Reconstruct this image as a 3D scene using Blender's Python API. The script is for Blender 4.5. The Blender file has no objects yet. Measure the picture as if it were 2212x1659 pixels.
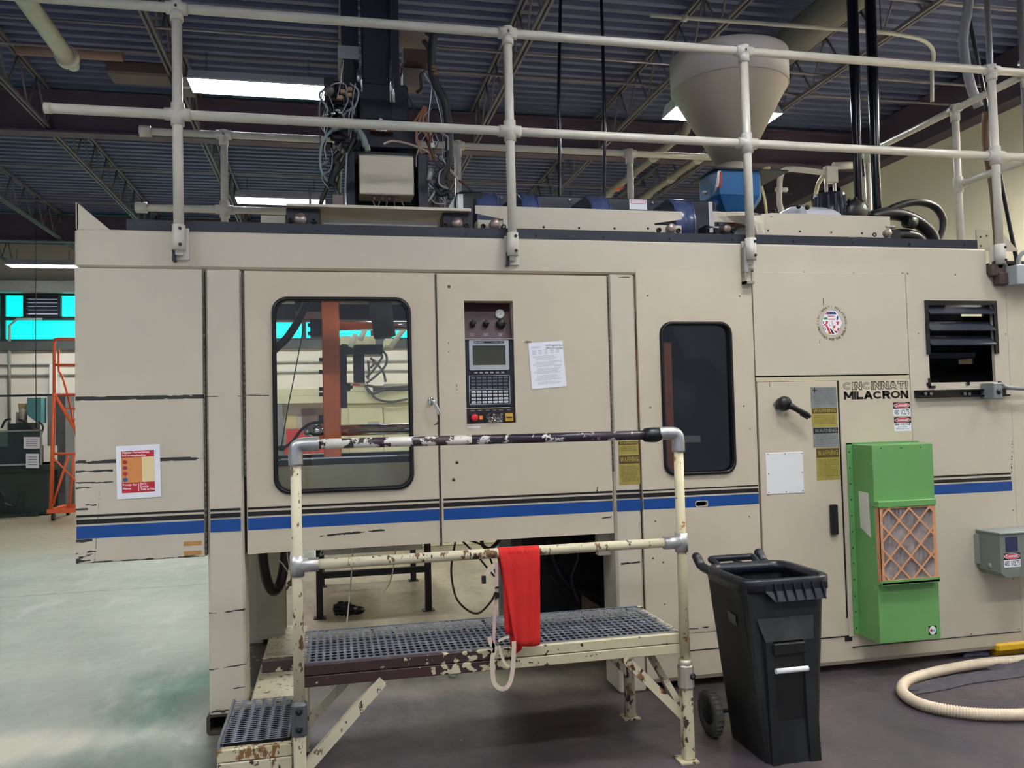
import bpy, bmesh, math, random
from mathutils import Vector, Matrix
from mathutils.geometry import tessellate_polygon
random.seed(7)
SC = bpy.context.scene
COL = SC.collection
PI = math.pi

# ---------------------------------------------------------------- camera
FPX, YAW, PITCH, ROLL = 1785.1, .2159, .03895, -.02495
CAM = Vector((0, -4.68, 1.65))
_f = Vector((math.sin(YAW)*math.cos(PITCH), math.cos(YAW)*math.cos(PITCH), math.sin(PITCH)))
_r = Vector((math.cos(YAW), -math.sin(YAW), 0)); _u = _r.cross(_f)
_r2 = math.cos(ROLL)*_r + math.sin(ROLL)*_u; _u2 = -math.sin(ROLL)*_r + math.cos(ROLL)*_u
cam = bpy.data.cameras.new('camera'); co = bpy.data.objects.new('camera', cam); COL.objects.link(co)
cam.sensor_width = 36; cam.lens = FPX/2212*36; cam.clip_end = 200
M = Matrix((_r2, _u2, -_f)).transposed().to_4x4(); M.translation = CAM
co.matrix_world = M; SC.camera = co

def pt(px, py, x=None, y=None, z=None):
    """world point seen at a pixel of the photograph, on one given plane"""
    d = _r2*(px-1106)/FPX - _u2*(py-829.5)/FPX + _f
    if z is not None: t = (z-CAM.z)/d.z
    elif y is not None: t = (y-CAM.y)/d.y
    else: t = (x-CAM.x)/d.x
    return CAM + d*t
def PX(px, py, y=0): return pt(px, py, y=y).x
def PZ(px, py, y=0): return pt(px, py, y=y).z

# ---------------------------------------------------------------- world, light, exposure
SC.view_settings.view_transform = 'Standard'; SC.view_settings.look = 'None'
SC.view_settings.gamma = 1; SC.view_settings.use_curve_mapping = False
SC.view_settings.exposure = 2.05
W = bpy.data.worlds.new('world'); SC.world = W; W.use_nodes = True
W.node_tree.nodes['Background'].inputs[0].default_value = (.72, .8, 1, 1)
W.node_tree.nodes['Background'].inputs[1].default_value = .13
LAMP_POWER = 19.5      # emission of the fluorescent fixtures

# ---------------------------------------------------------------- materials
MATS = {}
def lin(c):
    return tuple(((v/255)/12.92 if v/255 <= .04045 else ((v/255+.055)/1.055)**2.4) for v in c)
def mat(name, col, rough=.5, metal=0, var=0.0, vs=6, chips=None, bump=0, bs=200, emit=None, coat=0, spec=None, dirt=None, stretch=None):
    """col sRGB 0-255. chips = list of (srgb, noise scale, threshold, detail). dirt = (srgb, scale, lo, hi, amount)"""
    if name in MATS: return MATS[name]
    m = bpy.data.materials.new(name); m.use_nodes = True; MATS[name] = m
    nt = m.node_tree; N = nt.nodes; L = nt.links; b = N['Principled BSDF']
    b.inputs['Roughness'].default_value = rough; b.inputs['Metallic'].default_value = metal
    if spec is not None: b.inputs['Specular IOR Level'].default_value = spec
    if coat: b.inputs['Coat Weight'].default_value = coat; b.inputs['Coat Roughness'].default_value = .25
    c = lin(col)
    b.inputs['Base Color'].default_value = (*c, 1)
    tc = N.new('ShaderNodeTexCoord'); vec = tc.outputs['Object']
    if stretch:
        mp = N.new('ShaderNodeMapping'); mp.inputs['Scale'].default_value = stretch
        L.new(vec, mp.inputs[0]); vec = mp.outputs[0]
    def noise(s, d=4, r=.55):
        n = N.new('ShaderNodeTexNoise'); n.inputs['Scale'].default_value = s
        n.inputs['Detail'].default_value = d; n.inputs['Roughness'].default_value = r
        L.new(vec, n.inputs['Vector']); return n.outputs[0]
    def ramp(v, lo, hi, a=0.0, bb=1.0):
        n = N.new('ShaderNodeMapRange'); n.inputs[1].default_value = lo; n.inputs[2].default_value = hi
        n.inputs[3].default_value = a; n.inputs[4].default_value = bb; L.new(v, n.inputs[0]); return n.outputs[0]
    def mix(fac, a, bb, mode='MIX'):
        n = N.new('ShaderNodeMix'); n.data_type = 'RGBA'; n.blend_type = mode
        if isinstance(fac, float): n.inputs[0].default_value = fac
        else: L.new(fac, n.inputs[0])
        for i, v in ((6, a), (7, bb)):
            if isinstance(v, tuple): n.inputs[i].default_value = (*v, 1)
            else: L.new(v, n.inputs[i])
        return n.outputs[2]
    out = None
    if var:
        out = mix(ramp(noise(vs), .3, .7), tuple(v*(1-var) for v in c), tuple(min(1, v*(1+var)) for v in c))
    if dirt:
        dc, ds, lo, hi, am = dirt
        out = mix(ramp(noise(ds, 6), lo, hi, 0, am), out or c, lin(dc))
    for ch in chips or []:
        cc, s, th, d = ch
        out = mix(ramp(noise(s, d, .65), th, th+.012), out or c, lin(cc))
    if out: L.new(out, b.inputs['Base Color'])
    if bump:
        bn = N.new('ShaderNodeBump'); bn.inputs['Strength'].default_value = bump; bn.inputs['Distance'].default_value = .003
        L.new(noise(bs, 3), bn.inputs['Height']); L.new(bn.outputs[0], b.inputs['Normal'])
    if emit:
        b.inputs['Emission Color'].default_value = (*lin(emit[0]), 1); b.inputs['Emission Strength'].default_value = emit[1]
    return m
def glass(name, tint=(255, 255, 255), refl=.1, haze=None, hz=.0):
    m = bpy.data.materials.new(name); m.use_nodes = True; MATS[name] = m
    nt = m.node_tree; N = nt.nodes; L = nt.links; N.clear()
    o = N.new('ShaderNodeOutputMaterial'); t = N.new('ShaderNodeBsdfTransparent'); g = N.new('ShaderNodeBsdfGlossy')
    t.inputs[0].default_value = (*lin(tint), 1); g.inputs['Roughness'].default_value = .03
    fr = N.new('ShaderNodeFresnel'); fr.inputs[0].default_value = 1.45
    mx = N.new('ShaderNodeMixShader'); L.new(fr.outputs[0], mx.inputs[0]); L.new(t.outputs[0], mx.inputs[1]); L.new(g.outputs[0], mx.inputs[2])
    last = mx
    if haze:
        d = N.new('ShaderNodeBsdfDiffuse'); d.inputs[0].default_value = (*lin(haze), 1)
        nz = N.new('ShaderNodeTexNoise'); nz.inputs['Scale'].default_value = 5
        tc = N.new('ShaderNodeTexCoord'); L.new(tc.outputs['Object'], nz.inputs[0])
        mr = N.new('ShaderNodeMapRange'); mr.inputs[1].default_value = .35; mr.inputs[2].default_value = .7
        mr.inputs[3].default_value = hz*.5; mr.inputs[4].default_value = hz; L.new(nz.outputs[0], mr.inputs[0])
        m2 = N.new('ShaderNodeMixShader'); L.new(mr.outputs[0], m2.inputs[0]); L.new(mx.outputs[0], m2.inputs[1]); L.new(d.outputs[0], m2.inputs[2]); last = m2
    L.new(last.outputs[0], o.inputs[0]); return m
def scratches(m, segs, col=(52, 50, 46)):
    """long scrapes worn through the paint of a panel; segs (x0, x1, z0, z1, half thickness, patchiness)"""
    m = m.copy(); nt = m.node_tree; N = nt.nodes; L = nt.links; b = N['Principled BSDF']
    geo = N.new('ShaderNodeNewGeometry'); sep = N.new('ShaderNodeSeparateXYZ'); L.new(geo.outputs['Position'], sep.inputs[0])
    mp = N.new('ShaderNodeMapping'); mp.inputs['Scale'].default_value = (1, 1, 4); L.new(geo.outputs['Position'], mp.inputs[0])
    nz = N.new('ShaderNodeTexNoise'); nz.inputs['Scale'].default_value = 14; nz.inputs['Detail'].default_value = 6; L.new(mp.outputs[0], nz.inputs[0])
    def math_(op, a, c=None):
        n = N.new('ShaderNodeMath'); n.operation = op
        for i, v in enumerate((a, c)):
            if v is None: continue
            if isinstance(v, (int, float)): n.inputs[i].default_value = v
            else: L.new(v, n.inputs[i])
        return n.outputs[0]
    tot = None
    for x0, x1, z0, z1, h, pat in segs:
        if x1-x0 < .008: h = abs(z1-z0)/2; z0 = z1 = (z0+z1)/2
        k = (z1-z0)/(x1-x0) if x1 != x0 else 0
        zc = math_('ADD', math_('MULTIPLY', math_('SUBTRACT', sep.outputs[0], x0), k), z0)
        dz = math_('ABSOLUTE', math_('SUBTRACT', sep.outputs[2], zc))
        hh = math_('MULTIPLY', math_('SUBTRACT', nz.outputs[0], pat), h*8)
        a = math_('LESS_THAN', dz, math_('MINIMUM', hh, h))
        a = math_('MULTIPLY', a, math_('GREATER_THAN', sep.outputs[0], x0)); a = math_('MULTIPLY', a, math_('LESS_THAN', sep.outputs[0], x1))
        tot = a if tot is None else math_('MAXIMUM', tot, a)
    mx = N.new('ShaderNodeMix'); mx.data_type = 'RGBA'; L.new(tot, mx.inputs[0]); mx.inputs[7].default_value = (*lin(col), 1)
    lk = b.inputs['Base Color'].links
    if lk: L.new(lk[0].from_socket, mx.inputs[6])
    else: mx.inputs[6].default_value = b.inputs['Base Color'].default_value
    L.new(mx.outputs[2], b.inputs['Base Color']); return m

BE = (194, 186, 168)
beige = mat('beige_enamel', BE, .34, var=.03, vs=2.2, chips=[((62, 54, 44), 23, .765, 7)], bump=.03, bs=500)
beige_warm = mat('beige_enamel_warm', (197, 186, 164), .4, var=.035, vs=2, chips=[((70, 58, 44), 30, .78, 6)], bump=.03, bs=500)
beige_rough = mat('beige_enamel_worn', (183, 176, 152), .45, var=.05, vs=4, chips=[((58, 44, 34), 17, .69, 8)], dirt=((120, 104, 80), 3, .5, .8, .5))
chipped = mat('chipped_cream_paint', (205, 197, 168), .42, var=.06, vs=5, chips=[((116, 82, 54), 22, .60, 8), ((60, 38, 32), 26, .605, 9)], stretch=(1, 1, .55))
chipped_more = mat('flaking_cream_paint', (200, 190, 158), .45, var=.05, vs=5, chips=[((132, 96, 58), 18, .56, 9), ((70, 42, 34), 24, .575, 9)], stretch=(1, 1, .6))
maroon = mat('worn_maroon_paint', (66, 42, 40), .4, var=.12, vs=6, chips=[((196, 184, 150), 34, .665, 9)])
purple_rail = mat('dark_worn_handrail', (48, 38, 52), .3, chips=[((214, 210, 205), 14, .57, 9)])
purple_mid = mat('patchy_handrail', (212, 208, 200), .32, chips=[((58, 44, 52), 13, .51, 9)])
pipe = mat('cream_pipe', (206, 202, 190), .28, var=.03, chips=[((50, 42, 36), 20, .745, 6)])
fit = mat('cream_fitting', (206, 202, 191), .35, var=.03, vs=15)
alu = mat('cast_aluminium', (186, 186, 186), .38, .75, var=.1, vs=14, bump=.15, bs=120)
galv = mat('galvanised_steel', (112, 116, 124), .42, .7, var=.18, vs=16)
grate = mat('galvanised_grating', (130, 136, 150), .42, .45, var=.2, vs=12)
grate_edge = mat('bright_grating_edge', (160, 166, 176), .3, .8, var=.1, vs=12)
black = mat('satin_black', (15, 15, 18), .4, var=.1)
black_m = mat('matt_black', (9, 9, 10), .6)
rubber = mat('black_rubber', (11, 12, 15), .38)
dark = mat('dark_steel', (32, 33, 40), .42, .2, var=.15, vs=9)
slate = mat('slate_grey_cover', (38, 42, 54), .4, var=.06)
chrome = mat('chrome', (225, 228, 232), .12, 1)
rod_end = mat('rod_end_steel', (150, 135, 130), .35, .6, var=.2, vs=40)
black_ink = mat('black_ink', (22, 20, 18), .4)
blue_ink = mat('blue_stripe', (14, 70, 142), .35, var=.04, vs=8)
white_p = mat('white_paper', (232, 234, 242), .6)
white_ink = mat('white_ink', (225, 225, 225), .5)
grey_ink = mat('grey_print', (128, 130, 142), .6)
red_ink = mat('red_ink', (200, 40, 52), .5)
maroon_panel = mat('maroon_control_plate', (66, 36, 44), .45, var=.12, vs=14)
grey_box = mat('grey_box_enamel', (122, 130, 132), .4, var=.04)
green_box = mat('green_enamel', (104, 160, 92), .45, var=.05, vs=4, bump=.25, bs=90)
white_pl = mat('white_plastic', (225, 226, 226), .4)
gold = mat('brass_foil', (176, 160, 82), .38, .35, var=.1, vs=20)
silver = mat('silver_foil', (150, 152, 152), .36, .5, var=.12, vs=20)
foil_ink = mat('foil_ink', (78, 64, 32), .5)
cardboard = mat('filter_cardboard', (206, 148, 106), .75, var=.06, vs=9, chips=[((150, 104, 78), 26, .72, 4)])
pleat = mat('dusty_filter_media', (182, 172, 168), .9, var=.28, vs=18, dirt=((110, 100, 98), 7, .45, .75, .8))
orange = mat('orange_enamel', (226, 98, 52), .42, var=.06, vs=5)
platen_orange = mat('platen_orange', (246, 132, 82), .5, var=.08, vs=5, chips=[((80, 50, 40), 20, .76, 5)])
cream_far = mat('far_cream_enamel', (222, 220, 184), .45)
deck_m = mat('grey_roof_deck', (92, 98, 132), .6, var=.1, vs=1.5)
joist_m = mat('roof_steel', (108, 103, 110), .6, var=.12, vs=4)
girder_m = mat('primer_girder', (84, 72, 88), .65, var=.12, vs=3)

# ---------------------------------------------------------------- mesh builder
class MB:
    def __init__(s): s.v = []; s.f = []; s.sm = []
    def add(s, vs, fs, smooth=False):
        o = len(s.v); s.v += [Vector(v) for v in vs]
        for f in fs: s.f.append(tuple(i+o for i in f)); s.sm.append(smooth)
        return s
    def box(s, x0, x1, y0, y1, z0, z1, bev=0):
        if bev <= 0:
            s.add([(x0,y0,z0),(x1,y0,z0),(x1,y1,z0),(x0,y1,z0),(x0,y0,z1),(x1,y0,z1),(x1,y1,z1),(x0,y1,z1)],
              [(0,3,2,1),(4,5,6,7),(0,1,5,4),(1,2,6,5),(2,3,7,6),(3,0,4,7)]); return s
        b = min(bev, abs(x1-x0)/2.01, abs(y1-y0)/2.01, abs(z1-z0)/2.01)
        V = []; idx = {}
        for ix, (x, sx) in enumerate(((x0, 1), (x1, -1))):
            for iy, (y, sy) in enumerate(((y0, 1), (y1, -1))):
                for iz, (z, sz) in enumerate(((z0, 1), (z1, -1))):
                    for a in range(3):
                        d = [sx*b, sy*b, sz*b]; d[a] = 0
                        idx[ix, iy, iz, a] = len(V); V.append((x+d[0], y+d[1], z+d[2]))
        F = []
        for a in range(3):
            o1, o2 = [(1, 2), (2, 0), (0, 1)][a]
            for e in (0, 1):
                q = []
                for p1, p2 in ((0, 0), (1, 0), (1, 1), (0, 1)):
                    k = [0, 0, 0]; k[a] = e; k[o1] = p1; k[o2] = p2; q.append(idx[k[0], k[1], k[2], a])
                F.append(tuple(q if e else q[::-1]))
            # edges along axis a
            for p1 in (0, 1):
                for p2 in (0, 1):
                    k0 = [0]*3; k0[a] = 0; k0[o1] = p1; k0[o2] = p2; k1 = list(k0); k1[a] = 1
                    q = (idx[(*k0, o1)], idx[(*k1, o1)], idx[(*k1, o2)], idx[(*k0, o2)])
                    F.append(q if p1 == p2 else q[::-1])
        for ix in (0, 1):
            for iy in (0, 1):
                for iz in (0, 1):
                    t = (idx[ix,iy,iz,0], idx[ix,iy,iz,1], idx[ix,iy,iz,2])
                    F.append(t if (ix+iy+iz) % 2 else t[::-1])
        return s.add(V, F)
    def prism(s, outer, holes, y0, y1):
        """flat plate in XZ with holes; y0 front, y1 back"""
        loops = [outer]+list(holes); flat = [p for l in loops for p in l]; n = len(flat)
        tris = tessellate_polygon([[Vector((p[0], p[1], 0)) for p in l] for l in loops])
        V = [(p[0], y0, p[1]) for p in flat]+[(p[0], y1, p[1]) for p in flat]; F = []
        for t in tris:
            a, b, c = [flat[i] for i in t]
            cr = (b[0]-a[0])*(c[1]-a[1])-(b[1]-a[1])*(c[0]-a[0])
            if abs(cr) < 1e-12: continue
            t = tuple(t) if cr > 0 else tuple(t[::-1])
            F.append(t); F.append(tuple(i+n for i in t[::-1]))
        o = 0
        for li, l in enumerate(loops):
            k = len(l); ar = sum(l[i][0]*l[(i+1) % k][1]-l[(i+1) % k][0]*l[i][1] for i in range(k))
            for i in range(k):
                a, b = o+i, o+(i+1) % k
                q = (b, a, a+n, b+n) if (ar > 0) == (li == 0) else (a, b, b+n, a+n)
                F.append(q)
            o += k
        return s.add(V, F)
    def quadz(s, pts): return s.add(pts, [tuple(range(len(pts)))])
    def tube(s, path, r, n=12, closed=False, caps=True, flat=None, smooth=True):
        """r number or list; flat=(axis vector, ratio) squashes the section"""
        P = [Vector(p) for p in path]; m = len(P); rs = r if isinstance(r, (list, tuple)) else [r]*m
        T = []
        for i in range(m):
            if closed: t = P[(i+1) % m]-P[i-1]
            else: t = P[min(i+1, m-1)]-P[max(i-1, 0)]
            T.append(t.normalized() if t.length > 1e-9 else Vector((0, 0, 1)))
        if flat is not None: N0 = Vector(flat[0])
        else: N0 = Vector((0, 0, 1)) if abs(T[0].z) < .9 else Vector((1, 0, 0))
        V = []
        for i in range(m):
            N0 = (N0 - T[i]*N0.dot(T[i]))
            if N0.length < 1e-6: N0 = T[i].orthogonal()
            N0.normalize(); B = T[i].cross(N0); w = flat[1] if flat else 1
            if flat:
                N1 = Vector(flat[0]); N1 = (N1-T[i]*N1.dot(T[i])).normalized() if (N1-T[i]*N1.dot(T[i])).length > 1e-4 else N0
                N0 = N1; B = T[i].cross(N0)
            for k in range(n):
                a = 2*PI*(k+.5)/n
                V.append(P[i]+(N0*math.cos(a)+B*math.sin(a)*w)*rs[i])
        F = []
        for i in range(m if closed else m-1):
            j = (i+1) % m
            for k in range(n):
                F.append((i*n+k, i*n+(k+1) % n, j*n+(k+1) % n, j*n+k))
        o = len(s.v); s.add(V, F, smooth)
        if caps and not closed:
            s.f.append(tuple(o+k for k in range(n))[::-1]); s.sm.append(False)
            s.f.append(tuple(o+(m-1)*n+k for k in range(n))); s.sm.append(False)
        return s
    def cyl(s, a, b, r, n=20, r2=None, smooth=True):
        return s.tube([a, b], [r, r if r2 is None else r2], n, smooth=smooth)
    def ribbon(s, path, w, t, side):
        """flat strap along path; side = width direction"""
        P = [Vector(p) for p in path]; V = []; F = []
        for i, p in enumerate(P):
            tt = (P[min(i+1, len(P)-1)]-P[max(i-1, 0)]).normalized()
            sd = Vector(side[i] if isinstance(side, list) else side); sd = (sd-tt*sd.dot(tt)).normalized(); nn = tt.cross(sd)
            V += [p+sd*w/2+nn*t/2, p-sd*w/2+nn*t/2, p-sd*w/2-nn*t/2, p+sd*w/2-nn*t/2]
        for i in range(len(P)-1):
            for k in range(4): F.append((i*4+k, i*4+(k+1) % 4, i*4+4+(k+1) % 4, i*4+4+k))
        e = (len(P)-1)*4; F += [(0, 3, 2, 1), (e, e+1, e+2, e+3)]
        return s.add(V, F, False)
    def lathe(s, prof, c=(0, 0, 0), axis='z', n=32, smooth=True, a0=0, a1=2*PI):
        c = Vector(c); V = []; F = []; full = abs(a1-a0-2*PI) < 1e-6; m = n if full else n+1
        for r, h in prof:
            for k in range(m):
                a = a0+(a1-a0)*k/n; x, y = r*math.cos(a), r*math.sin(a)
                V.append(c+(Vector((x, y, h)) if axis == 'z' else Vector((h, x, y)) if axis == 'x' else Vector((x, h, y))))
        for i in range(len(prof)-1):
            for k in range(n if full else n):
                j = (k+1) % m if full else k+1
                q = (i*m+k, i*m+j, (i+1)*m+j, (i+1)*m+k)
                F.append(q if axis != 'y' else q[::-1])
        return s.add(V, F, smooth)
    def sphere(s, c, r, n=14, sc=(1, 1, 1)):
        V = []; F = []; c = Vector(c)
        for i in range(n//2+1):
            th = PI*i/(n//2)
            for k in range(n):
                a = 2*PI*k/n; V.append(c+Vector((r*sc[0]*math.sin(th)*math.cos(a), r*sc[1]*math.sin(th)*math.sin(a), r*sc[2]*math.cos(th))))
        for i in range(n//2):
            for k in range(n): F.append((i*n+k, (i+1)*n+k, (i+1)*n+(k+1) % n, i*n+(k+1) % n))
        return s.add(V, F, True)
    def text(s, st, x0, x1, z0, z1, y, outline=0, rot=0, bold=0, font_shear=0):
        """lettering fitted into the box x0..x1, z0..z1 on the plane y, facing -y"""
        cu = bpy.data.curves.new('t', 'FONT'); cu.body = st; cu.resolution_u = 3; cu.size = 1; cu.align_x = 'LEFT'
        if outline: cu.fill_mode = 'NONE'; cu.bevel_depth = outline; cu.bevel_resolution = 0
        elif bold: cu.offset = bold
        o = bpy.data.objects.new('t', cu); COL.objects.link(o)
        dg = bpy.context.evaluated_depsgraph_get(); dg.update()
        me = bpy.data.meshes.new_from_object(o.evaluated_get(dg))
        vs = [v.co.copy() for v in me.vertices]; fs = [tuple(p.vertices) for p in me.polygons]
        bpy.data.objects.remove(o); bpy.data.curves.remove(cu); bpy.data.meshes.remove(me)
        if not vs: return s
        ax, bx = min(v.x for v in vs), max(v.x for v in vs); ay, by = min(v.y for v in vs), max(v.y for v in vs)
        sx = (x1-x0)/max(bx-ax, 1e-6); sz = (z1-z0)/max(by-ay, 1e-6)
        V = []
        cx, cz = (x0+x1)/2, (z0+z1)/2
        for v in vs:
            X = (v.x-ax)*sx+x0-cx; Z = (v.y-ay)*sz+z0-cz
            if rot: X, Z = X*math.cos(rot)-Z*math.sin(rot), X*math.sin(rot)+Z*math.cos(rot)
            V.append((X+cx, y-(v.z*sz if outline else 0), Z+cz))
        return s.add(V, fs)
    def build(s, name, m, parent=None, loc=None):
        me = bpy.data.meshes.new(name)
        o = bpy.data.objects.new(name, me); COL.objects.link(o)
        base = Vector((0, 0, 0))
        if parent is not None:
            o.parent = parent; p = parent
            while p is not None: base += p.location; p = p.parent
        if loc is not None: o.location = Vector(loc)-base; base = Vector(loc)
        me.from_pydata([v-base for v in s.v], [], s.f); me.update()
        me.polygons.foreach_set('use_smooth', s.sm)
        me.materials.append(m)
        bm = bmesh.new(); bm.from_mesh(me); bmesh.ops.recalc_face_normals(bm, faces=bm.faces); bm.to_mesh(me); bm.free()
        return o

# ---- block lettering drawn with straight and curved strokes
def _arc(cx, cz, rx, rz, a0, a1, n=10): return ('c', [(cx+rx*math.cos(math.radians(a0+(a1-a0)*i/n)), cz+rz*math.sin(math.radians(a0+(a1-a0)*i/n))) for i in range(n+1)])
def _l(*p): return ('l', list(p))
GLYPH = {
 'A': (.95, [_l((.0, 0), (.475, 1)), _l((.95, 0), (.475, 1)), _l((.2, .3), (.75, .3))]), 'C': (.95, [_arc(.5, .5, .5, .5, 40, 320, 14)]), 'D': (.85, [_l((.0, 0), (.0, 1)), _arc(.3, .5, .55, .5, -90, 90), _l((0, 0), (.3, 0)), _l((0, 1), (.3, 1))]),
 'E': (.7, [_l((0, 0), (0, 1)), _l((0, 0), (.7, 0)), _l((0, .5), (.6, .5)), _l((0, 1), (.7, 1))]), 'F': (.7, [_l((0, 0), (0, 1)), _l((0, .5), (.6, .5)), _l((0, 1), (.7, 1))]),
 'G': (.95, [_arc(.5, .5, .5, .5, 40, 350, 14), _l((.5, .42), (.98, .42)), _l((.95, 0), (.95, .42))]), 'H': (.8, [_l((0, 0), (0, 1)), _l((.8, 0), (.8, 1)), _l((0, .5), (.8, .5))]), 'I': (.0, [_l((0, 0), (0, 1))]),
 'L': (.65, [_l((0, 0), (0, 1)), _l((0, 0), (.65, 0))]), 'M': (1.0, [_l((0, 0), (0, 1)), _l((1, 0), (1, 1)), _l((0, 1), (.5, .1)), _l((1, 1), (.5, .1))]), 'N': (.8, [_l((0, 0), (0, 1)), _l((.8, 0), (.8, 1)), _l((.0, 1), (.8, 0))]),
 'O': (1.0, [_arc(.5, .5, .5, .5, 0, 360, 18)]), '0': (.7, [_arc(.35, .5, .35, .5, 0, 360, 16)]), 'R': (.8, [_l((0, 0), (0, 1)), _arc(.5, .75, .28, .25, -90, 90), _l((0, .5), (.5, .5)), _l((0, 1), (.5, 1)), _l((.45, .5), (.8, 0))]),
 'S': (.75, [_arc(.37, .75, .36, .25, 20, 270), _arc(.37, .25, .36, .25, 90, -160)]), 'T': (.85, [_l((.425, 0), (.425, 1)), _l((0, 1), (.85, 1))]), 'V': (.9, [_l((0, 1), (.45, 0)), _l((.9, 1), (.45, 0))]),
 'W': (1.3, [_l((0, 1), (.33, 0)), _l((.65, 1), (.33, 0)), _l((.65, 1), (.98, 0)), _l((1.3, 1), (.98, 0))]), '4': (.75, [_l((.55, 0), (.55, 1)), _l((.55, 1), (.0, .3)), _l((0, .3), (.78, .3))]), '8': (.7, [_arc(.35, .76, .3, .24, 0, 360, 14), _arc(.35, .26, .35, .26, 0, 360, 14)]),
 ' ': (.5, []), '.': (.0, [_l((0, .45), (0, .55))])}
def strokes(mb, st, x0, x1, z0, z1, y, w=.2, trim=0, gap=.34, t=.0004, xf=None):
    """w, trim in units of the letter height; xf maps (x, z) to (x, z) for curved lettering"""
    adv = sum(GLYPH[c][0] for c in st)+(gap+w*.6)*(len(st)-1); H = z1-z0; wi = w/2
    sx = (x1-x0)/(adv+w); X = w/2
    def put(poly, k):
        P = [(x0+a*sx, z0+(b*(1-w)+w/2)*H) for a, b in poly]
        if xf: P = [xf(*p) for p in P]
        n = len(P); mb.add([(a, y, b) for a, b in P]+[(a, y+t, b) for a, b in P], [tuple(range(n)), tuple(range(n, 2*n))[::-1]]+[(i, (i+1) % n, n+(i+1) % n, n+i) for i in range(n)])
    hw = w/2-trim
    for c in st:
        gw, ss = GLYPH[c]
        for kind, p in ss:
            if kind == 'l':
                (a, b), (c_, d) = p
                if abs(d-b) < 1e-6: put([(X+a-hw, b-hw/(1-w)), (X+c_+hw, b-hw/(1-w)), (X+c_+hw, b+hw/(1-w)), (X+a-hw, b+hw/(1-w))], 0)
                else:
                    L_ = math.hypot(c_-a, d-b); h = hw*L_/abs(d-b)
                    if d < b: a, b, c_, d = c_, d, a, b
                    e = hw/(1-w); k = (c_-a)/(d-b); e0 = e if b < .02 or abs(c_-a) < 1e-6 else -.0; e1 = e if d > .98 or abs(c_-a) < 1e-6 else 0
                    put([(X+a-h-k*0, b-e0), (X+a+h, b-e0), (X+c_+h, d+e1), (X+c_-h, d+e1)], 0)
            else:
                for i in range(len(p)-1):
                    (a, b), (c_, d) = p[i], p[i+1]
                    def nrm(q):
                        i0, i1 = max(q-1, 0), min(q+1, len(p)-1)
                        if p[0] == p[-1] or math.dist(p[0], p[-1]) < 1e-6:
                            i0, i1 = (q-1 if q else len(p)-2), (q+1 if q < len(p)-1 else 1)
                        dx, dz = p[i1][0]-p[i0][0], p[i1][1]-p[i0][1]; l = math.hypot(dx, dz); return -dz/l, dx/l
                    n0, n1 = nrm(i), nrm(i+1)
                    put([(X+a+n0[0]*hw, b+n0[1]*hw), (X+c_+n1[0]*hw, d+n1[1]*hw), (X+c_-n1[0]*hw, d-n1[1]*hw), (X+a-n0[0]*hw, b-n0[1]*hw)], 0)
        X += gw+gap+w*.6
    return mb
def tag(o, label=None, cat=None, group=None, kind=None):
    if label: o['label'] = label
    if cat: o['category'] = cat
    if group: o['group'] = group
    if kind: o['kind'] = kind
    return o
def thing(name, loc, label, cat, group=None):
    o = bpy.data.objects.new(name, None); COL.objects.link(o); o.location = loc; o.empty_display_size = .1
    return tag(o, label, cat, group)
def copy_tree(o, parent=None):
    c = o.copy(); COL.objects.link(c); c.parent = parent
    for ch in list(o.children): copy_tree(ch, c)
    return c
def bx(name, m, parent, *a, bev=0, label=None):
    o = MB().box(*a, bev=bev).build(name, m, parent)
    if label: o['label'] = label
    return o
def rrect(x0, x1, z0, z1, r, n=6):
    out = []
    for cx, cz, a in ((x1-r, z0+r, -PI/2), (x1-r, z1-r, 0), (x0+r, z1-r, PI/2), (x0+r, z0+r, PI)):
        out += [(cx+r*math.cos(a+PI/2*i/n), cz+r*math.sin(a+PI/2*i/n)) for i in range(n+1)]
    return out
def rect(x0, x1, z0, z1): return [(x0, z0), (x1, z0), (x1, z1), (x0, z1)]
def smooth_path(pts, k=8, closed=False):
    P = [Vector(p) for p in pts]; n = len(P); out = []
    for i in range(n if closed else n-1):
        p0 = P[i-1] if (i or closed) else P[0]; p1 = P[i]; p2 = P[(i+1) % n]; p3 = P[(i+2) % n] if (closed or i+2 < n) else P[-1]
        for j in range(k):
            t = j/k
            out.append(.5*((2*p1)+(p2-p0)*t+(2*p0-5*p1+4*p2-p3)*t*t+(3*p1-p0-3*p2+p3)*t*t*t))
    if not closed: out.append(P[-1])
    return out
def hexbolt(mb, x, y, z, r=.008, h=.006):
    mb.tube([(x, y, z), (x, y-h, z)], r, 8, smooth=False)
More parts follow.
